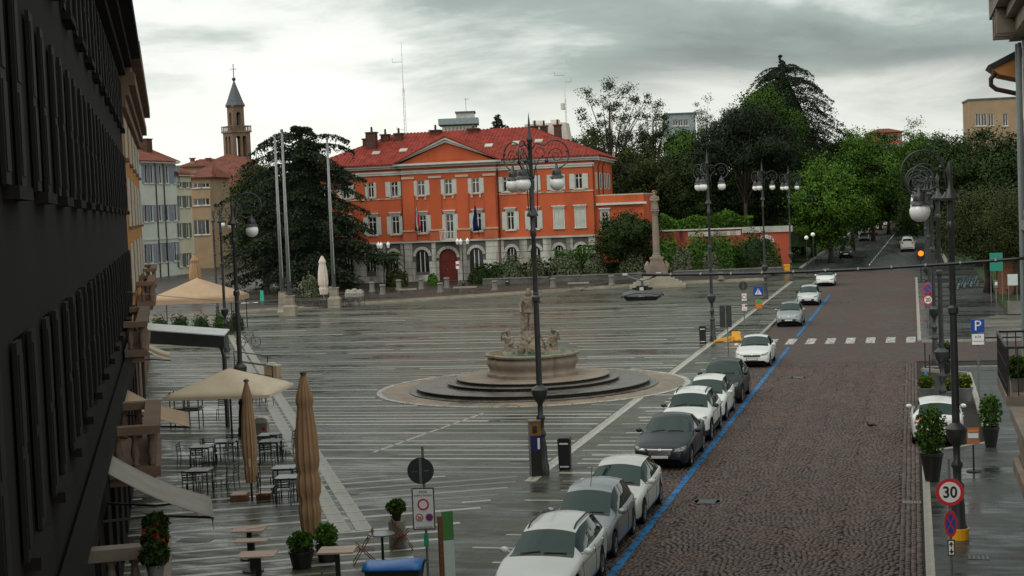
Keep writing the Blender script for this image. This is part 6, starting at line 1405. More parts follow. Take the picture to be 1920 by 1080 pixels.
# ================================================================== CARS
def smooth_interp(keys, xs, win=.10):
    kx = np.array([k[0] for k in keys]); ky = np.array([k[1] for k in keys]); L = kx[-1]
    d = np.linspace(0, L, 800); y = np.interp(d, kx, ky); w = max(3, int(win/L*800)) | 1
    pad = np.concatenate([2*y[0]-y[1:w//2+1][::-1], y, 2*y[-1]-y[-w//2:-1][::-1]]) if w > 3 else y
    ys = np.convolve(pad, np.ones(w)/w, 'same')[w//2:w//2+800] if w > 3 else y
    return np.interp(xs, d, ys)
def car_paint(name, col, metal=.0, rough=.32): return mk(name, col, rough, metal=metal, var=.04, scale=1.0, coat=.4 if max(col) > .1 else .15, spec=.5 if max(col) > .1 else .3)
car_paint('paint_car_white', (.60,.62,.60)); car_paint('paint_car_white2', (.52,.53,.50)); car_paint('paint_car_silver', (.26,.285,.30), .45, .35); car_paint('paint_car_silver_pale', (.45,.48,.47), .3, .35)
car_paint('paint_car_slate', (.012,.017,.022), .2, .3); car_paint('paint_car_black', (.005,.006,.007)); car_paint('paint_car_red', (.30,.012,.015))
mk('lamp_glass', (.11,.12,.12), .08, var=.7, scale=14, spec=.8, coat=.6); mk('tail_lamp', (.35,.008,.012), .15, var=.3, scale=12, coat=.5); mk('plate_white', (.60,.60,.58), .5, var=.2, scale=18); mk('grille_black', (.012,.012,.013), .45, var=.3, scale=30)
SHAPES = {   # top centre line (x from the nose, z), belt line, marks: cowl, header, rear-glass top, rear-glass base
 'hatch': dict(L=4.3, Wd=1.79, top=[(0,.52),(.03,.66),(.10,.74),(.35,.82),(1.05,.98),(1.12,1.0),(1.95,1.41),(2.3,1.47),(2.9,1.48),(3.55,1.42),(4.05,1.02),(4.15,.95),(4.27,.86),(4.3,.52)], belt=[(0,.48),(.06,.66),(.4,.78),(1.1,.93),(2.5,.97),(3.9,1.02),(4.2,.88),(4.3,.48)], cowl=1.12, head=1.95, rt=3.55, rb=4.05, wx=(.86,3.5), wr=.315),
 'saloon': dict(L=4.85, Wd=1.86, top=[(0,.50),(.03,.68),(.12,.78),(.5,.87),(1.40,1.0),(1.48,1.02),(2.35,1.41),(2.7,1.46),(3.2,1.45),(3.5,1.40),(4.2,1.06),(4.3,1.05),(4.75,.99),(4.83,.85),(4.85,.52)], belt=[(0,.46),(.06,.66),(.4,.80),(1.45,.94),(2.8,.98),(4.2,1.01),(4.72,.94),(4.85,.48)], cowl=1.48, head=2.35, rt=3.5, rb=4.2, wx=(.86,3.74), wr=.335),
 'suv': dict(L=4.35, Wd=1.82, top=[(0,.62),(.03,.84),(.10,.94),(.4,1.02),(1.12,1.14),(1.2,1.16),(1.85,1.58),(2.2,1.65),(3.2,1.66),(3.75,1.60),(4.15,1.15),(4.25,1.05),(4.33,.95),(4.35,.6)], belt=[(0,.56),(.06,.82),(.4,.94),(1.15,1.07),(2.5,1.10),(4.0,1.14),(4.25,.98),(4.35,.56)], cowl=1.2, head=1.85, rt=3.75, rb=4.15, wx=(.84,3.51), wr=.355),
 'mpv': dict(L=4.1, Wd=1.72, top=[(0,.56),(.03,.74),(.10,.82),(.3,.90),(.80,1.04),(.88,1.06),(1.75,1.52),(2.1,1.60),(3.0,1.60),(3.6,1.53),(3.95,1.10),(4.02,1.0),(4.08,.9),(4.1,.56)], belt=[(0,.5),(.06,.72),(.3,.84),(.85,.98),(2.3,1.02),(3.8,1.06),(4.0,.92),(4.1,.5)], cowl=.88, head=1.75, rt=3.6, rb=3.95, wx=(.76,3.35), wr=.31),
 'wagon': dict(L=4.6, Wd=1.80, top=[(0,.52),(.03,.68),(.12,.78),(.4,.86),(1.2,1.0),(1.28,1.02),(2.1,1.42),(2.5,1.48),(3.6,1.49),(4.1,1.44),(4.45,1.02),(4.5,.95),(4.58,.86),(4.6,.52)], belt=[(0,.48),(.06,.66),(.4,.80),(1.25,.95),(2.6,.98),(4.3,1.02),(4.5,.9),(4.6,.48)], cowl=1.28, head=2.1, rt=4.1, rb=4.45, wx=(.88,3.56), wr=.325),
 'van': dict(L=5.0, Wd=1.98, top=[(0,.7),(.03,.95),(.10,1.05),(.35,1.12),(.7,1.22),(.78,1.25),(1.5,1.95),(1.9,2.08),(4.0,2.1),(4.8,2.06),(4.93,1.3),(4.96,1.2),(4.99,1.1),(5.0,.7)], belt=[(0,.6),(.06,.9),(.4,1.05),(.8,1.15),(2.5,1.2),(4.85,1.2),(4.95,1.0),(5.0,.6)], cowl=.78, head=1.5, rt=4.8, rb=4.93, wx=(.95,4.0), wr=.34)}
def make_car(label, shape, paint, s, t, face='camera', dims=None, opts=(), z=ROADZ, turn=0.0):
    S = SHAPES[shape]; L, Wd = S['L'], S['Wd']; fx = 1.0; fw = 1.0; fz = 1.0
    if dims: fx, fw, fz = dims[0]/L, dims[1]/Wd, dims[2]
    rz = math.atan2(-AX.y, -AX.x) if face == 'camera' else math.atan2(AX.y, AX.x)
    root = thing('parked_car', label, 'car', W(s, t, z), rz + R(turn), 'parked cars')      # origin at the nose on the ground, +X is forward
    G = lambda x: (x[0], x[1], x[2])
    cowl, head, rt, rb = S['cowl'], S['head'], S['rt'], S['rb']; w0, w1 = S['wx']; wr = S['wr']; ar = wr + .055
    xs = sorted({round(float(q), 4) for q in list(np.linspace(0, .12, 6)) + list(np.linspace(.12, L-.12, 44)) + list(np.linspace(L-.12, L, 6)) + [cowl, cowl+.03, head-.05, head, rt, rt+.04, rb-.03, rb, head+.62, head+.70]
        + [c + ar*math.cos(a*math.pi/10) for c in (w0, w1) for a in range(11)]})
    xs = np.array([q for i, q in enumerate(xs) if i == 0 or q - xs[i-1] > .004]); n = len(xs)
    zt = smooth_interp(S['top'], xs, .14)*fz; zb = np.minimum(smooth_interp(S['belt'], xs, .14)*fz, zt-.015)
    hw = smooth_interp([(0,.66),(.04,.80),(.15,.885),(.45,.95),(.9,.985),(1.6,1),(L-1.3,1),(L-.5,.965),(L-.15,.90),(L-.03,.82),(L,.74)], xs, .06)*Wd/2
    rw = smooth_interp([(0,.80),(cowl,.80),(head,.665),((head+rt)/2,.675),(rt,.64),(rb,.78),(L,.80)], xs, .06)     # roof edge as share of width
    z0 = np.full(n, .20 if shape != 'suv' else .24); z0 += smooth_interp([(0,.16),(.05,.06),(.2,0),(L-.25,0),(L-.05,.08),(L,.2)], xs, .05)
    for c in (w0, w1):
        d = np.abs(xs-c); z0 = np.where(d < ar, np.maximum(z0, wr + np.sqrt(np.maximum(0, ar*ar-d*d))), z0)
    z0 = np.minimum(z0, zb-.05)
    prof = []
    for f, yk in ((0,.93),(.12,.965),(.35,.995),(.6,1.0),(.85,.985)): prof.append(('low', f, yk))
    prof += [('sh', 0, .962), ('sh', 1, .925)]
    K = 4; NR2 = 5
    pts = []
    for i in range(n):
        row = []; w = hw[i]; crown = max(.012, min(.075, (zt[i]-zb[i])*.55)); ze = zt[i]-crown
        glass = max(0.0, min(1.0, (zt[i]-zb[i]-.10)/.3)); yb = w*(.905); yt = w*rw[i]
        for kind, f, yk in prof:
            if kind == 'low': row.append((w*yk, z0[i] + (zb[i]-.05-z0[i])*f))
            else: row.append((w*yk, zb[i]-.035 if f == 0 else zb[i]-.008))
        for k in range(K): f = k/(K-1); row.append((yb+(yt-yb)*f + .02*w*math.sin(math.pi*f)*glass, zb[i]+(ze-zb[i])*f))
        for k in range(1, NR2+1): g = k/NR2; row.append((yt*(1-g), zt[i]-crown*(1-g)**2.0))
        pts.append(row)
    m_ = len(pts[0]); gi0 = len(prof); top0 = gi0+K-1
    def vid(i, j): return i*(2*m_-1) + j
    V = []
    for i in range(n):
        x = xs[i]
        for j in range(m_): V.append((-x*fx, pts[i][j][0]*fw, pts[i][j][1]))
        for j in range(m_-2, -1, -1): V.append((-x*fx, -pts[i][j][0]*fw, pts[i][j][1]))
    M2 = 2*m_-1; cats = {'body': [], 'sill_trim': [], 'pillar': [], 'cowl_trim': [], 'windscreen': [], 'rear_window': [], 'side_window': []}
    xB0, xB1 = head+.62, head+.70
    for i in range(n-1):
        xm = (xs[i]+xs[i+1])/2
        for j in range(M2-1):
            jj = j if j < m_-1 else M2-2-j
            f = (vid(i,j), vid(i,j+1), vid(i+1,j+1), vid(i+1,j)); c = 'body'
            if jj >= top0:
                if cowl+.03 < xm < head-.05: c = 'windscreen'
                elif rt+.04 < xm < rb-.03: c = 'rear_window'
            elif gi0 <= jj < top0 and cowl+.34 < xm < rt+.18 and not (xB0 < xm < xB1):
                if not (shape == 'van' and xm > head+.8): c = 'side_window'
            if c == 'body':
                if jj == 0 or (jj == 1 and shape == 'suv'): c = 'sill_trim'
                elif gi0 <= jj < top0 and xB0 <= xm <= xB1: c = 'pillar'
                elif jj >= top0 and (cowl-.05 < xm <= cowl+.03 or head-.05 <= xm < head-.01): c = 'cowl_trim'
            cats[c].append(f)
    front = tuple(range(M2))[::-1]; rear = tuple(vid(n-1, j) for j in range(M2))
    cats['body'] += [front, rear]
    def sub(name, faces, m, parent=root):
        ids = sorted({q for f in faces for q in f}); mp = {q: k for k, q in enumerate(ids)}
        me = bpy.data.meshes.new(name); me.from_pydata([V[q] for q in ids], [], [tuple(mp[q] for q in f) for f in faces]); me.update()
        bm = bmesh.new(); bm.from_mesh(me); bmesh.ops.recalc_face_normals(bm, faces=bm.faces); bm.to_mesh(me); bm.free()
        me.polygons.foreach_set('use_smooth', [True]*len(me.polygons)); me.set_sharp_from_angle(angle=R(48)); return link(name, me, M[m], parent)
    full = [f for c in cats.values() for f in c]
    bvh = BVHTree.FromPolygons([Vector(v) for v in V], [list(f) for f in full])
    body = sub('body', cats['body'], paint)
    for c in ('sill_trim', 'cowl_trim'): sub(c, cats[c], 'grille_black', body)
    for sg in (1, -1): sub('pillar', [f for f in cats['pillar'] if V[f[0]][1]*sg > 0], 'grille_black', body)
    for c in ('windscreen', 'rear_window'): sub(c, cats[c], 'car_glass')
    for sg in (1, -1): sub('side_window', [f for f in cats['side_window'] if V[f[0]][1]*sg > 0], 'car_glass')
    def patch(name, quad, m, parent=body, nx=8, ny=4, dirn='front', off=.006, th=.004):
        (a, b, c, d) = [Vector((0, q[0], q[1])) for q in quad]; P2 = []; ok = True
        for i in range(nx+1):
            for j in range(ny+1):
                p = a.lerp(b, i/nx).lerp(d.lerp(c, i/nx), j/ny); p = Vector((0, p.y*Wd/2*fw, p.z*fz))
                if dirn == 'front': o_, dd = Vector((.5, p.y, p.z)), Vector((-1,0,0))
                elif dirn == 'rear': o_, dd = Vector((-L*fx-.5, p.y, p.z)), Vector((1,0,0))
                h = bvh.ray_cast(o_, dd)
                if h[0] is None: return None
                P2.append(h[0] - dd*off)
        fs = [(i*(ny+1)+j, (i+1)*(ny+1)+j, (i+1)*(ny+1)+j+1, i*(ny+1)+j+1) for i in range(nx) for j in range(ny)]
        o = MB().add(P2, fs).build(name, M[m], parent, smooth=True, fix=True); return o
    hz_ = smooth_interp(S['top'], np.array([.06]), .1)[0]          # nose height
    k = hz_/.70
    for sg in (1, -1):
        if 'round' in opts: q = [(sg*.50,.60*k),(sg*.80,.66*k),(sg*.84,.80*k),(sg*.56,.76*k)]
        else: q = [(sg*.50,.60*k),(sg*.86,.63*k),(sg*.88,.76*k),(sg*.54,.69*k)]
        patch('headlight', q, 'lamp_glass')
        patch('fog_lamp', [(sg*.62,.34*k),(sg*.78,.34*k),(sg*.78,.43*k),(sg*.62,.43*k)], 'grille_black')
        patch('tail_light', [(sg*.55,.80*k),(sg*.86,.78*k),(sg*.82,1.0*k),(sg*.60,.98*k)], 'tail_lamp', dirn='rear')
        # mirrors, handles, wheels
        yb_ = Wd/2*.93*fw; mz = zb[np.searchsorted(xs, cowl+.4)]+.06
        mr = MB().ball((-(cowl+.42)*fx, sg*(yb_+.11), mz), .085, .11, .075, 10, 8).bar((-(cowl+.40)*fx, sg*(yb_-.06), mz-.04), (-(cowl+.40)*fx, sg*(yb_+.06), mz-.02), .05, .03)
        mr.build('wing_mirror', M[paint if 'darkmirror' not in opts else 'grille_black'], root, smooth=True)
        for xd in (head+.50, head+1.42):
            if xd < rt: MB().ball((-xd*fx, sg*(Wd/2*fw*.995), zb[np.searchsorted(xs, xd)]-.10), .09, .02, .018, 8, 6).build('door_handle', M[paint], root)
        for xw in (w0, w1):
            ty = sg*(Wd/2*fw-.125)
            prof_ = [(wr-.12,-.1),(wr-.02,-.1),(wr,-.07),(wr,.07),(wr-.02,.1),(wr-.12,.1)]
            mb = MB()
            nn = 22
            for r_, yy in prof_:
                for q in range(nn): a = 2*math.pi*q/nn; mb.v.append((-xw*fx + r_*math.cos(a), ty+yy, wr+r_*math.sin(a)))
            for a_ in range(len(prof_)-1):
                for q in range(nn): mb.f.append((a_*nn+q, a_*nn+(q+1)%nn, (a_+1)*nn+(q+1)%nn, (a_+1)*nn+q))
            wh = mb.build('wheel', M['rubber'], root, fix=True, auto=40); rim = MB(); yo = ty + sg*.075
            for q in range(5):
                a = 2*math.pi*q/5; d = Vector((math.cos(a), 0, math.sin(a))); c0 = Vector((-xw*fx, yo, wr)); rim.bar(c0, c0+d*(wr-.11), .07, .03)
            rim.tube([(-xw*fx + (wr-.125)*math.cos(2*math.pi*q/20), yo, wr+(wr-.125)*math.sin(2*math.pi*q/20)) for q in range(21)], .022, 6, False)
            rim.cbox((-xw*fx, yo-sg*.01, wr), .12, .04, .12); rim.build('rim', M['rim'], wh)
            MB().add([(-xw*fx + (wr-.12)*math.cos(2*math.pi*q/16), yo-sg*.05, wr+(wr-.12)*math.sin(2*math.pi*q/16)) for q in range(16)], [tuple(range(16))]).build('brake_disc', M['grille_black'], wh)
    gs = {'wide': [(-.46,.50*k),(.46,.50*k),(.50,.62*k),(-.50,.62*k)], 'tall': [(-.36,.44*k),(.36,.44*k),(.40,.66*k),(-.40,.66*k)], 'thin': [(-.46,.54*k),(.46,.54*k),(.50,.65*k),(-.50,.65*k)], 'low': [(-.52,.36*k),(.52,.36*k),(.58,.50*k),(-.58,.50*k)]}
    gk = [o for o in opts if o in gs] or ['wide']
    g = patch('grille', gs[gk[0]], 'grille_black', nx=12)
    if 'chrome' in opts:
        for q in range(4): z_ = .46*k+.05*k*q; patch('grille_bar', [(-.38,z_),(.38,z_),(.38,z_+.014),(-.38,z_+.014)], 'chrome', off=.012, ny=1)
        patch('grille_frame', [(-.43,.655*k),(.43,.655*k),(.43,.68*k),(-.43,.68*k)], 'chrome', off=.012, ny=1)
    patch('lower_intake', [(-.60,.24*k+.04),(.60,.24*k+.04),(.62,.40*k),(-.62,.40*k)], 'grille_black', nx=12)
    patch('plate_holder', [(-.32,.375*k),(.32,.375*k),(.32,.505*k),(-.32,.505*k)], 'grille_black', off=.011)
    pl = patch('number_plate', [(-.29,.395*k),(.29,.395*k),(.29,.485*k),(-.29,.485*k)], 'plate_white', off=.016)
    patch('badge', [(-.05,.64*k),(.05,.64*k),(.05,.69*k),(-.05,.69*k)], 'chrome', off=.012, nx=2, ny=2)
    patch('number_plate', [(-.29,.60*k),(.29,.60*k),(.29,.70*k),(-.29,.70*k)], 'plate_white', off=.012, dirn='rear')
    patch('bumper_trim', [(-.8,.34*k),(.8,.34*k),(.8,.42*k),(-.8,.42*k)], 'grille_black', dirn='rear', nx=12)
    def seam(name, pts, sg):
        q = []
        for x, z_ in pts:
            h = bvh.ray_cast(Vector((-x*fx, sg*3, z_*fz)), Vector((0, -sg, 0)))
            if h[0] is not None: q.append(h[0] + Vector((0, sg*.001, 0)))
        if len(q) > 1: MB().tube(q, .0075, 4).build(name, M['grille_black'], body)
    zbm = S['belt'][3][1]
    for sg in (1, -1):
        for x in (cowl+.16, head+.66, min(head+1.62, rt+.05)): seam('door_seam', [(x, z_) for z_ in np.linspace(.34, zbm-.01, 7)], sg)
        seam('door_seam', [(x, .33) for x in np.linspace(w0+ar+.08, w1-ar-.05, 8)], sg); seam('crease', [(x, zbm-.16) for x in np.linspace(cowl, rt+.2, 10)], sg)
    # underside, wipers, roof rails, aerial
    MB().box(-(L-.3)*fx, -.3*fx, -Wd/2*fw+.25, Wd/2*fw-.25, .13, .55).build('underbody', M['rubber'], root)
    for c in (w0, w1): MB().box(-(c+ar)*fx, -(c-ar)*fx, -Wd/2*fw+.24, Wd/2*fw-.24, .22, wr+ar-.03).build('wheel_well', M['rubber'], root)
    zc_ = zt[np.searchsorted(xs, cowl)]
    wp = MB()
    for a, b in ((-.55,-.05), (.05,.6)):
        q0 = bvh.ray_cast(Vector((-(cowl+.05)*fx, a*Wd/2, 3)), Vector((0,0,-1)))[0]; q1 = bvh.ray_cast(Vector((-(cowl+.10)*fx, b*Wd/2, 3)), Vector((0,0,-1)))[0]; wp.bar(q0+Vector((0,0,.02)), q1+Vector((0,0,.02)), .02, .012)
    wp.build('wipers', M['grille_black'], root)
    if 'rails' in opts:
        for sg in (1, -1):
            rp_ = [bvh.ray_cast(Vector((-x*fx, sg*Wd/2*fw*.585, 3)), Vector((0,0,-1)))[0] + Vector((0,0,.05 if 0 < i < 7 else .0)) for i, x in enumerate(np.linspace(head+.15, rt-.05, 8))]
            MB().tube(rp_, .022, 6).build('roof_rail', M['grille_black'], root)
    if 'aerial' in opts: q = bvh.ray_cast(Vector((-(head+.2)*fx, 0, 3)), Vector((0,0,-1)))[0]; MB().tube([q, q+Vector((-.25,0,.45))], .008, 5).build('aerial', M['grille_black'], root)
    return root
def tw(u, v): return ST(P(u, v, ROADZ))[1]
SC = -7.98
CARS = [('white estate car with roof rails parked nearest the camera', 'wagon', 'paint_car_white', tw(1128,1061)-3.56-1.0, ('rails','wide'), (4.6,1.80,1.0), 0),
 ('silver hatchback with roof aerial parked second from the camera', 'mpv', 'paint_car_silver', tw(1149,1026)-.76-1.0, ('aerial','round','thin'), (3.95,1.69,.97), 0),
 ('cream-white hatchback with large headlights behind the silver one', 'hatch', 'paint_car_white2', tw(1211,969)-.86-.8, ('round','low'), (4.3,1.79,1.0), 0),
 ('dark slate saloon with chrome grille', 'saloon', 'paint_car_slate', tw(1300,867)-.86-.7, ('chrome','tall'), (4.85,1.86,1.0), 0),
 ('white off-roader with black roof rails behind the slate saloon', 'suv', 'paint_car_white', tw(1345,819)-.84-.7, ('rails','wide','darkmirror'), (4.3,1.81,1.0), 0),
 ('plain white car half hidden behind the white off-roader', 'mpv', 'paint_car_white', tw(1345,819)-.84+4.3, ('thin',), (4.0,1.72,.98), 0),
 ('black off-roader parked behind the two white cars', 'suv', 'paint_car_black', tw(1345,819)-.84+9.2, ('wide',), (4.5,1.85,.99), 0),
 ('white saloon parked just before the zebra crossing', 'saloon', 'paint_car_white', tw(1420,690), ('thin',), (4.5,1.79,1.0), 0),
 ('small silver hatchback parked just beyond the zebra crossing', 'hatch', 'paint_car_silver', tw(1487,613), ('low',), (3.8,1.70,1.03), 0),
 ('pale silver hatchback behind the small silver one', 'mpv', 'paint_car_silver_pale', tw(1522,573), ('low','darkmirror'), (4.0,1.72,.93), 0),
 ('white hatchback farthest along the blue bay line', 'hatch', 'paint_car_white', tw(1555,537), ('low',), (4.2,1.75,1.0), 0)]
for lab, sh, pt, t_, op, dm, tn in CARS: make_car(lab, sh, pt, SC, t_, 'camera', dm, op, turn=tn)
# right-hand bay: seen from behind
make_car('white hatchback seen from behind in the right-hand parking bay', 'hatch', 'paint_car_white', .62, ST(P(1745, 838, ROADZ))[1]+4.25, 'away', (4.2,1.74,1.0), ('round',))
for u, v, lab, sh, pt, fc in ((1586,484,'dark off-roader under the lime trees on the left of the avenue','suv','paint_car_black','camera'), (1620,452,'silver hatchback seen from behind on the left of the avenue','hatch','paint_car_silver','away'), (1636,441,'red hatchback parked on the left of the avenue','hatch','paint_car_red','away'), (1648,432,'white hatchback far up on the left of the avenue','hatch','paint_car_white','away'), (1663,424,'farthest white car where the avenue bends','mpv','paint_car_white','camera'), (1702,472,'white van parked on the right of the avenue','van','paint_car_white2','away')):
    s_, t_ = ST(P(u, v, ROADZ)); make_car(lab, sh, pt, s_, t_ + (SHAPES[sh]['L'] if fc == 'away' else 0), fc, None, ())
# ================================================================== CAFE TERRACE AND POTS
mk('table_top', (.10,.115,.112), .22, var=.25, scale=3, spec=.5); mk('chair_black', (.012,.013,.014), .45, var=.2)
mk('umbrella_pole', (.02,.018,.018), .45, var=.2); mk('pole_white', (.45,.45,.43), .4, var=.1)
def fold_parasol(name, label, loc, H, zlow, rmax, m, ties=(.42,.22), pole='umbrella_pole', cap=None, ph=0.0, cat='parasol'):
    t = thing(name, label, cat, loc, ph); n = 96; rows = 30; V = []; tr = ties
    for i in range(rows+1):
        q = i/rows; z = zlow + (H-zlow)*q
        r = rmax*(.42 + .58*math.sin(math.pi*min(1, (q*.98+.14)))**.8) if q < .86 else rmax*(.70*(1-q)/.14*.75+.22)
        if q > .80: r = rmax*(.60 + .25*(1-(q-.80)/.06)) if q < .86 else rmax*(.18 + .50*(1-q)/.14)
        if .775 < q < .80: r = rmax*.98
        for tq in tr: r *= 1 - .22*math.exp(-((q-tq)/.03)**2)
        for j in range(n):
            a = 2*math.pi*j/n; f = 1 + .11*math.sin(11*a + q*1.2) + .06*math.sin(23*a + q*6) + .05*math.sin(5*a+q*3); V.append((r*f*math.cos(a), r*f*math.sin(a), z))
    F_ = [(i*n+j, i*n+(j+1)%n, (i+1)*n+(j+1)%n, (i+1)*n+j) for i in range(rows) for j in range(n)]
    MB().add(V, F_).build('canopy', M[m], t, smooth=True); MB().tube([(0,0,-.02),(0,0,H+.04)], .035, 10).build('pole', M[pole], t)
    for tq in tr: z = zlow+(H-zlow)*tq; MB().tube([(rmax*.72*math.cos(a*.3),rmax*.72*math.sin(a*.3),z+.02*math.sin(a)) for a in range(22)], .012, 5).build('tie_strap', M[m], t)
    MB().lathe([(.09,0),(.07,.06),(.0,.09)], 12, (0,0,H)).build('cap', M[cap or 'umbrella_pole'], t); return t
def open_parasol(label, loc, zc, ze, w, d, m, rz=0.0, valance=.22, posts=((0,0),), H=None, pole='umbrella_pole', sag=.12):
    t = thing('parasol', label, 'parasol', loc, rz); n = 12; V = []
    for i in range(n+1):
        for j in range(n+1):
            x, y = -1+2*i/n, -1+2*j/n; r = max(abs(x), abs(y)); q = 1-r; z = ze + (zc-ze)*q**.9 - sag*math.sin(math.pi*q)*(.4+.6*abs(abs(x)-abs(y))); V.append((x*w/2, y*d/2, z))
    o = MB().add(V, [(i*(n+1)+j,(i+1)*(n+1)+j,(i+1)*(n+1)+j+1,i*(n+1)+j+1) for i in range(n) for j in range(n)]).build('canopy', M[m], t, smooth=True); o.modifiers.new('s','SOLIDIFY').thickness = .012
    vb = MB()
    if valance:
        for a, b in (((-1,-1),(1,-1)),((1,-1),(1,1)),((1,1),(-1,1)),((-1,1),(-1,-1))):
            k = 12
            for i in range(k):
                p0 = (w/2*(a[0]+(b[0]-a[0])*i/k), d/2*(a[1]+(b[1]-a[1])*i/k)); p1 = (w/2*(a[0]+(b[0]-a[0])*(i+1)/k), d/2*(a[1]+(b[1]-a[1])*(i+1)/k)); vb.add([(*p0,ze),(*p1,ze),(*p1,ze-valance*(1+.08*math.sin(i))),(*p0,ze-valance)], [(0,1,2,3)])
        v = vb.build('valance', M[m], t); v.modifiers.new('s','SOLIDIFY').thickness = .008
    for x, y in posts: MB().tube([(x,y,-.02),(x,y,(zc if (x,y) == (0,0) else ze)-.02)], .04, 10).build('pole', M[pole], t)
    for sx_, sy_ in ((-1,-1),(1,-1),(1,1),(-1,1)): MB().bar((0,0,zc-.30),(sx_*w/2*.97,sy_*d/2*.97,ze-.07),.03).build('rib', M[pole], t)
    return t
# chairs and tables
def chair(loc, rz, label, group='black cafe chairs'):
    t = thing('cafe_chair', label, 'chair', loc, rz, group)
    return t
def chair_proto():
    t = thing('cafe_chair', 'x', 'chair'); w = .21
    for x in (-w, w): MB().tube([(x*1.06,-.22,0),(x,-.2,.45)], .014, 6).build('leg', M['chair_black'], t); MB().tube([(x*1.06,.24,0),(x,.2,.45),(x,.25,.84)], .014, 6).build('leg', M['chair_black'], t)
    MB().box(-.22,.22,-.22,.21,.445,.465).build('seat', M['table_top'], t); b = MB()
    for z in (.56,.64,.72,.80): b.bar((-.20,.215+(z-.45)*.12,z),(.20,.215+(z-.45)*.12,z),.014,.035)
    b.build('backrest', M['chair_black'], t); MB().bar((-.21,.0,.22),(.21,.0,.22),.014).bar((-.21,-.21,.22),(-.21,.22,.22),.014).bar((.21,-.21,.22),(.21,.22,.22),.014).build('stretcher', M['chair_black'], t); return t
def table_proto(w=.72, d=.72, h=.74):
    t = thing('cafe_table', 'x', 'table')
    MB().box(-w/2,w/2,-d/2,d/2,h-.03,h).build('table_top', M['table_top'], t); MB().box(-w/2+.05,w/2-.05,-d/2+.05,d/2-.05,h-.075,h-.031).build('apron', M['chair_black'], t)
    for x in (-w/2+.05, w/2-.05):
        for y in (-d/2+.05, d/2-.05): MB().box(x-.018,x+.018,y-.018,y+.018,0,h-.075).build('leg', M['chair_black'], t)
    return t
CP = chair_proto(); TP = table_proto(); used = {'c': False, 't': False}
def put_chair(loc, rz, label):
    o = CP if not used['c'] else copy_tree(CP); used['c'] = True; o.location = loc; o.rotation_euler = (0,0,rz); o['label'] = label; o['group'] = 'black cafe chairs'; return o
def put_table(loc, rz, label):
    o = TP if not used['t'] else copy_tree(TP); used['t'] = True; o.location = loc; o.rotation_euler = (0,0,rz); o['label'] = label; o['group'] = 'dark cafe tables'; return o
RT_ = -R(4)
def setting(u, v, lab, seats, rz=RT_):
    c = P(u, v, .74); c.z = 0; put_table(c, rz, 'dark cafe table ' + lab)
    for dx, dy, a, where in seats:
        q = Matrix.Rotation(rz, 3, 'Z') @ Vector((dx, dy, 0)); put_chair(c + q, rz + R(a), f'black slatted chair {where} of the table {lab}')
setting(378, 836, 'nearest the brown stone balcony', [(-.62,.1,90,'left'), (0,.62,0,'at the back'), (.62,.1,-90,'right'), (.05,-.62,180,'in front')])
setting(424, 826, 'under the middle of the cream parasol', [(0,.62,0,'at the back'), (-.62,0,90,'left')])
setting(507, 826, 'right of the small folded parasol', [(.64,.05,-95,'right'), (0,.62,0,'at the back'), (0,-.6,180,'in front')])
setting(505, 814, 'farthest back by the white trolley', [(.62,.1,-90,'right')])
setting(534, 875, 'touching the drain channel', [(-.62,0,90,'left'), (.62,-.1,-90,'right')])
setting(541, 893, 'left of the tan folded parasol', [(0,-.6,180,'in front'), (-.66,-.1,95,'left'), (.1,.62,0,'at the back')])
setting(374, 880, 'behind the grey awning', [(.05,.62,0,'at the back'), (.66,-.1,-80,'right'), (-.1,-.62,180,'in front')])
put_chair(P(432, 918), R(-100), 'black slatted chair standing alone left of the small folded parasol')
for k, (u, v) in enumerate(((337,768),(362,766))):
    c = P(u, v, .74); c.z = 0
    for q in range(2):
        o = put_table(c + Vector((0,0,.79*q)), RT_, ('lower' if q == 0 else 'upper') + ' table of the ' + ('left' if k == 0 else 'right') + ' stack below the cream parasol')
        if q: o.rotation_euler = (math.pi, 0, RT_); o.location.z = .745 + .74
for k, (u, v) in enumerate(((418,772),(500,748),(486,742))): put_chair(P(u, v+14), R(60*k), ('dark chair in the shade below the cream parasol', 'chair beyond the cream parasol beside the black rails', 'chair tucked behind the small folded parasol')[k])
# parasols
b = P(436, 832); open_parasol('open cream parasol over the dark cafe tables', b, TZ(b,690), TZ(b,733)+.02, 4.0, 3.6, 'canvas_cream', R(-6), .10, sag=.05)
b = P(374, 622); w = 165/ppx(b)
open_parasol('wide tan pavilion parasol beside the left lamp posts', b, TZ(b,521), TZ(b,557), w, w*.8, 'canvas_beige', R(-3), .35, posts=((-w/2+.2,-w*.4+.2),(w/2-.2,-w*.4+.2),(-w/2+.2,w*.4-.2),(w/2-.2,w*.4-.2)), sag=.15)
b = P(465, 936); pt = fold_parasol('parasol', 'folded tan parasol with dark pointed top above wooden weights', b + Vector((.12,.02,0)), TZ(b,716), TZ(b,905), .20, 'canvas_tan', ties=(.20,), cap='iron')
for k, (x0, x1) in enumerate(((-.62,-.12), (.16,.6))): MB().box(x0,x1,-.25,.25,0,.16).build('ballast_box', M['wood_dark'], pt); MB().box(x0+.02,x1-.02,-.23,.23,.161,.185).build('ballast_lid', M['wood'], pt)
g = MB().box(-.03,.03,-.203,-.2,-.12,.12).build('tag', M['canvas_cream'], pt); g.location = (.02,-.02,TZ(b,866))
b = P(584, 1020); fold_parasol('parasol', 'tall folded tan parasol standing in front of the square', b, TZ(b,702), TZ(b,1004), .285, 'canvas_tan', ties=(.40,.22))
b = P(370, 590); fold_parasol('parasol', 'folded brown parasol in front of the pale townhouse', Vector((b.x*1.12, b.y*1.12, 0)), TZ(b*1.12,478), 1.2, .55, 'canvas_tan', ties=(.3,))
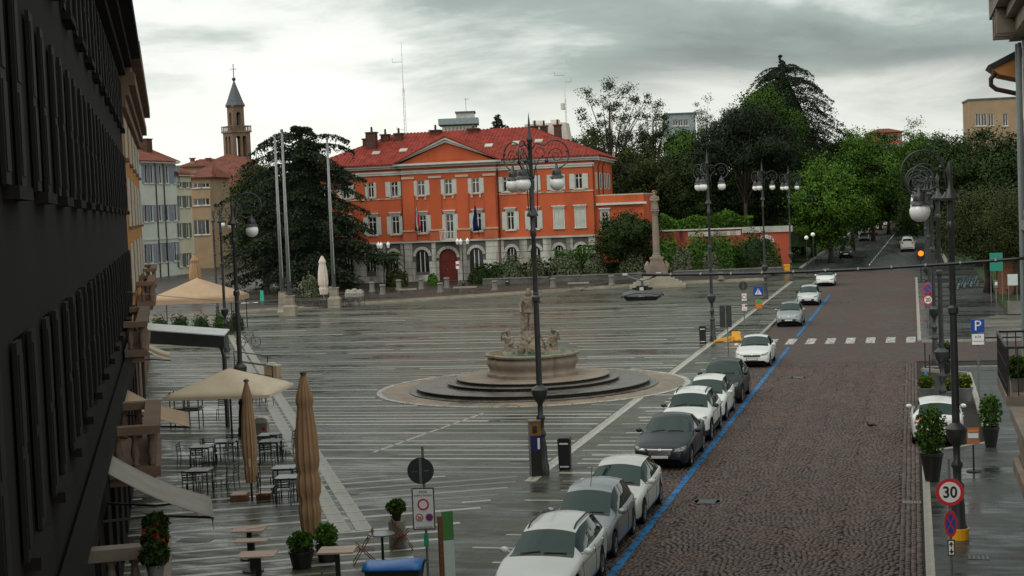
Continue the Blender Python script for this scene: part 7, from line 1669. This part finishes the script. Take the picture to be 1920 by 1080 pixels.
b = P(608, 572); fold_parasol('parasol', 'folded pinkish-white parasol on the far cafe terrace', b, TZ(b,480), 1.0, .42, 'canvas_pink', ties=(.2,), pole='pole_white')
# planting under the pavilion
for k, (u, v, w, h) in enumerate(((300,632,38,40),(338,634,44,46),(378,632,44,44),(416,628,40,44),(444,622,30,38))): b = P(u, v); shrub('potted_hedge', ('first','second','third','fourth','fifth')[k] + ' dark hedge plant from the left under the tan pavilion', b, w/2/ppx(b), .5, h/ppx(b), 'leaf_dark' if k != 3 else 'leaf_mid', n=1100, size=.09, cat='plant')
# pergola beam with post
b = P(428, 800); Yp = b.y; x0 = PY(262, 620, Yp).x - b.x; t = thing('awning_frame', 'white topped awning beam on a dark post over the left terrace', 'awning', b, 0); z0, z1 = TZ(b, 652), TZ(b, 630)
mk('beam_white', (.52,.55,.55), .35, var=.12)
zl0, zl1 = z0+.35, z1+.40
MB().add([(x0,-.25,zl0),(0.05,-.25,z0),(0.05,-.25,z1),(x0,-.25,zl1),(x0,.25,zl0),(.05,.25,z0),(.05,.25,z1),(x0,.25,zl1)], [(0,1,2,3),(5,4,7,6),(1,5,6,2),(4,0,3,7),(0,4,5,1),(3,2,6,7)]).build('beam', M['iron'], t)
MB().add([(x0,-.28,zl1+.01),(.08,-.28,z1+.01),(.08,.95,z1+.16),(x0,.95,zl1+.16),(x0,-.28,zl1+.05),(.08,-.28,z1+.05),(.08,.95,z1+.2),(x0,.95,zl1+.2)], [(0,1,5,4),(1,2,6,5),(2,3,7,6),(3,0,4,7),(4,5,6,7),(3,2,1,0)]).build('cover', M['beam_white'], t)
MB().tube([(-.02,0,-.02),(-.02,0,z0-.35),(-.1,0,z0),(-.3,0,z0+.1)], [.09,.09,.08,.05], 10).build('post', M['iron'], t); MB().tube([(x0+.05,0,-.02),(x0+.05,0,zl0)], .06, 8).build('post', M['iron'], t)
# black barrier frames and box planter beyond the parasol
for k, (u0, v0, u1, v1) in enumerate(((440,690,503,700),(446,712,512,722))):
    a, b2 = P(u0, v0), P(u1, v1); L = (b2-a).length; t = thing('barrier_frame', ('rear' if k == 0 else 'front') + ' black tubular barrier frame beyond the cream parasol', 'barrier', a, math.atan2(b2.y-a.y, b2.x-a.x)); MB().tube([(0,0,0),(0,0,.95),(L,0,.95),(L,0,0)], .03, 8).build('frame', M['iron_black'], t); MB().tube([(.03,0,.45),(L-.03,0,.45)], .02, 6).build('rail', M['iron_black'], t)
b = P(512, 708); t = thing('planter_box', 'beige box planter with white covers at the end of the black barrier', 'planter', b, R(-15)); MB().box(-.35,.35,-.3,.3,0,.62).build('box', M['canvas_beige'], t); MB().box(-.38,.36,-.32,.3,.621,.68).cbox((-.05,0,.74),.4,.35,.1,.3).build('cover', M['plaster_white'], t)
b = P(493, 816); t = thing('service_trolley', 'small white-topped trolley with red mark behind the folded parasol', 'trolley', b, R(-5)); MB().box(-.22,.22,-.2,.2,.06,.5).build('body', M['canvas_grey'], t); MB().prism([(-.27,.5),(.27,.5),(.24,.66),(.1,.72),(-.16,.72),(-.26,.62)], -.24, .24, 'y').build('lid', M['plaster_white'], t, fix=True); MB().box(.02,.14,-.206,-.2005,.2,.34).build('red_mark', M['red_paint'], t)
for x in (-.17,.17): MB().tube([(x,-.1,.05),(x,.1,.05)], .05, 10).build('wheel', M['rubber'], t)
# wooden tables at the bottom left
for k, (u, v, w, d) in enumerate(((467,991,.80,.62),(472,1012,.78,.40),(483,1038,.86,.62))):
    c = P(u, v, .76); c.z = 0; t = thing('wooden_table', ('rear wooden table with a red cloth at its corner', 'middle narrow wooden table of the three at lower left', 'front wooden table of the three at lower left')[k], 'table', c, R(-1), 'wooden cafe tables')
    for q in range(4): MB().box(-w/2+w*0,w/2,-d/2+d*q/4+.004,-d/2+d*(q+1)/4-.004,.725,.76).build('plank', M['wood'], t)
    MB().box(-.06,.06,-.06,.06,.05,.724).build('pedestal', M['iron_black'], t); MB().lathe([(.26,0),(.26,.03),(.06,.06)], 14).build('base', M['iron_black'], t)
    if k == 0: MB().prism([(-.05,-.12),(.32,.02),(.38,.22),(.3,.05)], .765, .772).build('red_cloth', M['red_paint'], t, fix=True)
c = P(632, 1030, .74); c.z = 0; t = thing('wooden_table', 'wooden slat table beside the potted plants', 'table', c, R(-3), 'wooden cafe tables')
for q in range(2): MB().box(-.42,.42,-.34+.34*q+.006,-.34+.34*(q+1)-.006,.70,.74).build('plank', M['wood'], t)
MB().box(-.05,.05,-.05,.05,.04,.70).build('pedestal', M['iron_black'], t); MB().box(-.25,.25,-.25,.25,0,.04).build('base', M['iron_black'], t)
def pot(loc, label, r, h, m, plant, pw, ph, leaf, flowers=None, taper=.75, cat='pot plant'):
    t = thing('potted_plant', label, cat, loc, 0); MB().lathe([(r*taper,0),(r,h*.9),(r*1.06,h*.9),(r*1.06,h),(r*.92,h),(r*.9,h*.9)], 16).build('pot', M[m], t, auto=40); MB().lathe([(r*.9,h*.88),(r*.9,h*.92)], 14).build('soil', M['soil'], t)
    n = int(900*max(1, pw*ph*1.5)); d = unitv(n); rr = NR_.uniform(.45, 1.05, (n,1)); p_ = np.array([0,0,h+ph*.45]) + d*rr*np.array([pw/2,pw/2,ph*.55]); p_[:,2] = np.maximum(p_[:,2], h*.9)
    link('foliage', leaves('foliage', p_, .055 if pw < 1 else .08), M[leaf], t)
    if flowers: k = NR_.choice(n, n//6); link('flowers', leaves('flowers', p_[k]*np.array([1.08,1.08,1.02]), .05), M[flowers], t)
    st_ = MB()
    for i in range(4): st_.tube([(.03*i-.05,0,h*.8),(pw*.2*math.cos(i*1.6),pw*.2*math.sin(i*1.6),h+ph*.5)], .012, 5)
    st_.build('stems', M['bark'], t); return t
pot(P(566,1064), 'leafy plant in a black pot left of the tall folded parasol', .30, .42, 'iron_black', 0, .62, .45, 'leaf_mid'); pot(P(614,1052), 'spiky plant in a black pot right of the tall folded parasol', .28, .40, 'iron_black', 0, .55, .55, 'leaf_hedge')
b = P(746,1024); t = thing('plinth', 'tall pale plinth beside the folding chairs', 'plinth', b, R(-4)); h = TZ(b, 976); MB().box(-.19,.19,-.19,.19,0,h).build('block', M['canvas_grey'], t); pot(b + Vector((0,0,h)), 'small bushy plant in a black pot on the pale plinth', .13, .2, 'iron_black', 0, .5, .35, 'leaf_mid')
c = P(716, 1000, .72); c.z = 0; t = thing('bistro_table', 'round dark bistro table between two folding chairs', 'table', c); MB().lathe([(.30,.69),(.32,.70),(.32,.72),(.30,.725)], 20).build('table_top', M['table_top'], t); MB().lathe([(.2,0),(.2,.03),(.035,.08),(.03,.69)], 12).build('pedestal', M['iron_black'], t)
def folding_chair(loc, rz, label):
    t = thing('folding_chair', label, 'chair', loc, rz, 'tipped folding chairs')
    for y in (-.19,.19): MB().bar((-.30,y,.0),(.22,y,.82),.03,.02).build('side_rail', M['wood_dark'], t); MB().bar((.26,y*.9,0),(-.22,y*.9,.50),.03,.02).build('leg', M['wood_dark'], t)
    for k in range(4): x = -.2+.1*k; MB().cbox((x+.08,0,.40-.02*k),.085,.40,.016,ry=R(-8)).build('seat_slat', M['wood_dark'], t)
    for k in range(3): q = .72+.12*k; MB().cbox((-.30+.52*q,0,.82*q),.02,.40,.06,ry=R(32)).build('back_slat', M['wood_dark'], t)
q = P(686, 1056); folding_chair(q, R(8), 'wooden folding chair left of the round bistro table'); q = P(752, 1030); folding_chair(q, R(185), 'wooden folding chair right of the round bistro table, by the plinth')
# far cafe terrace
for k in range(6):
    u = 566+k*20; c = P(u, 579 - k*.9); put_table(c, RT_, ('first','second','third','fourth','fifth','sixth')[k] + ' table from the left on the far cafe terrace')
    for j, (dx, dy, a) in enumerate(((-.65,0,90),(.65,0,-90))): put_chair(c + Vector((dx,dy,0)), R(a), ('left','right') [j] + ' chair of the ' + ('first','second','third','fourth','fifth','sixth')[k] + ' table on the far cafe terrace')
b = P(665, 562); t = thing('covered_stack', 'white covered stack of furniture on the far cafe terrace', 'furniture stack', b); blob(MB().box(-.9,.9,-.45,.45,.02,.75).ball((-.6,0,.75),.3).ball((0,0,.8),.32).ball((.6,0,.75),.28), 'cover', 'canvas_grey', t, .07, 1, .08)
b = P(492, 570); t = thing('turquoise_post', 'bright turquoise upright post at the far cafe terrace', 'post', b); mk('turquoise', (.02,.42,.28), .4, var=.1); MB().prism([(-.2,0),(.2,0),(.14,TZ(b,545)),(-.14,TZ(b,545))], -.12,.12,'y').build('body', M['turquoise'], t, fix=True); MB().box(-.3,.3,-.2,.2,0,.05).build('foot', M['turquoise'], t)
b = P(468, 574); t = thing('fence_panel', 'low white barrier panel lying by the turquoise post', 'barrier', b, R(5)); MB().cbox((0,0,.22),1.6,.06,.36,rx=R(-60)).build('panel', M['white_metal'], t); MB().box(-.7,-.6,-.3,.3,0,.05).box(.6,.7,-.3,.3,0,.05).build('feet', M['iron_grey'], t)
# right pavement pots
def tall_pot(u, v, vtop, wpx, vpot, lab):
    b = P(u, v); k = ppx(b); h = TZ(b, vpot); t = pot(b, lab, wpx*.36/k, h, 'iron_black', 0, wpx/k, TZ(b,vtop)-h, 'leaf_mid', taper=.62); return t
tall_pot(1748, 902, 758, 58, 848, 'tall leafy shrub in a black tapered pot before the white parked car'); tall_pot(1858, 838, 738, 44, 800, 'dark leafy shrub in a black tapered pot on the right pavement')
for k, (u, v, w, fl) in enumerate(((1737,752,.62,'leaf_yellow'),(1810,752,.55,'leaf_yellow'),(1775,758,.4,'leaf_yellow'))):
    b = P(u, v); pot(b, ('yellow flowers in a low planter at the end of the parking bay', 'orange-yellow flowers in a low planter beside the parking sign', 'small yellow flowers between the two lamp poles')[k], .3, .55, 'iron_grey', 0, w, .5, 'leaf_mid', fl)
for k, (u, v) in enumerate(((1735,690),(1744,715))): b = P(u, v); t = thing('iron_post', ('rear' if k == 0 else 'front') + ' slim black iron post at the parking bay corner', 'bollard', b); MB().lathe([(.05,0),(.05,.1),(.03,.12),(.03,1.15),(.045,1.18),(.0,1.25)], 10).build('post', M['iron_black'], t)
b = P(1772, 700); pot(b, 'dark shrub in a box at the side street corner', .3, .5, 'iron_black', 0, .8, 1.0, 'leaf_dark')
b = P(1826, 884); t = thing('menu_stand', 'orange menu stand with a white card on the right pavement', 'menu stand', b, R(-10)); h = TZ(b, 800); MB().lathe([(.22,0),(.22,.03),(.03,.05),(.025,h-.55)], 14).build('stand', M['iron_black'], t)
g = MB().cbox((0,0,h-.28),.36,.04,.5,rx=R(-12)).build('board', M['terracotta'], t); MB().cbox((0,-.035,h-.26),.30,.006,.16,rx=R(-12)).build('card', M['beam_white'], g); MB().cbox((0,-.045,h-.12),.28,.006,.05,rx=R(-12)).build('heading', M['orange_paint'], g)
# balcony flowers
for k, (Z, z) in enumerate(((20.6, 3.77), (21.6, 3.77), (19.6, 3.77))):
    p = NB0 + dl*((Z-10)/.9756) + Vector((.9756,.2195,0))*1.13; pot(Vector((p.x,p.y,z)), ('red geranium in a pot on the nearest left balcony rail', 'dark trailing plant on the nearest left balcony rail', 'potted geranium at the end of the nearest left balcony rail')[k], .12, .2, 'iron_grey', 0, .36, .3, 'leaf_dark', 'leaf_red' if k == 0 else None)
p = W(2.15, 24.2, 4.72); pot(p, 'pale plant in a pot on the right stone balcony', .13, .2, 'canvas_cream', 0, .42, .3, 'leaf_olive')
p = W(2.2, 36.0, 3.85); pot(p, 'leafy plant in a pot on the right iron balcony', .16, .3, 'stone_grey', 0, .5, .5, 'leaf_mid')
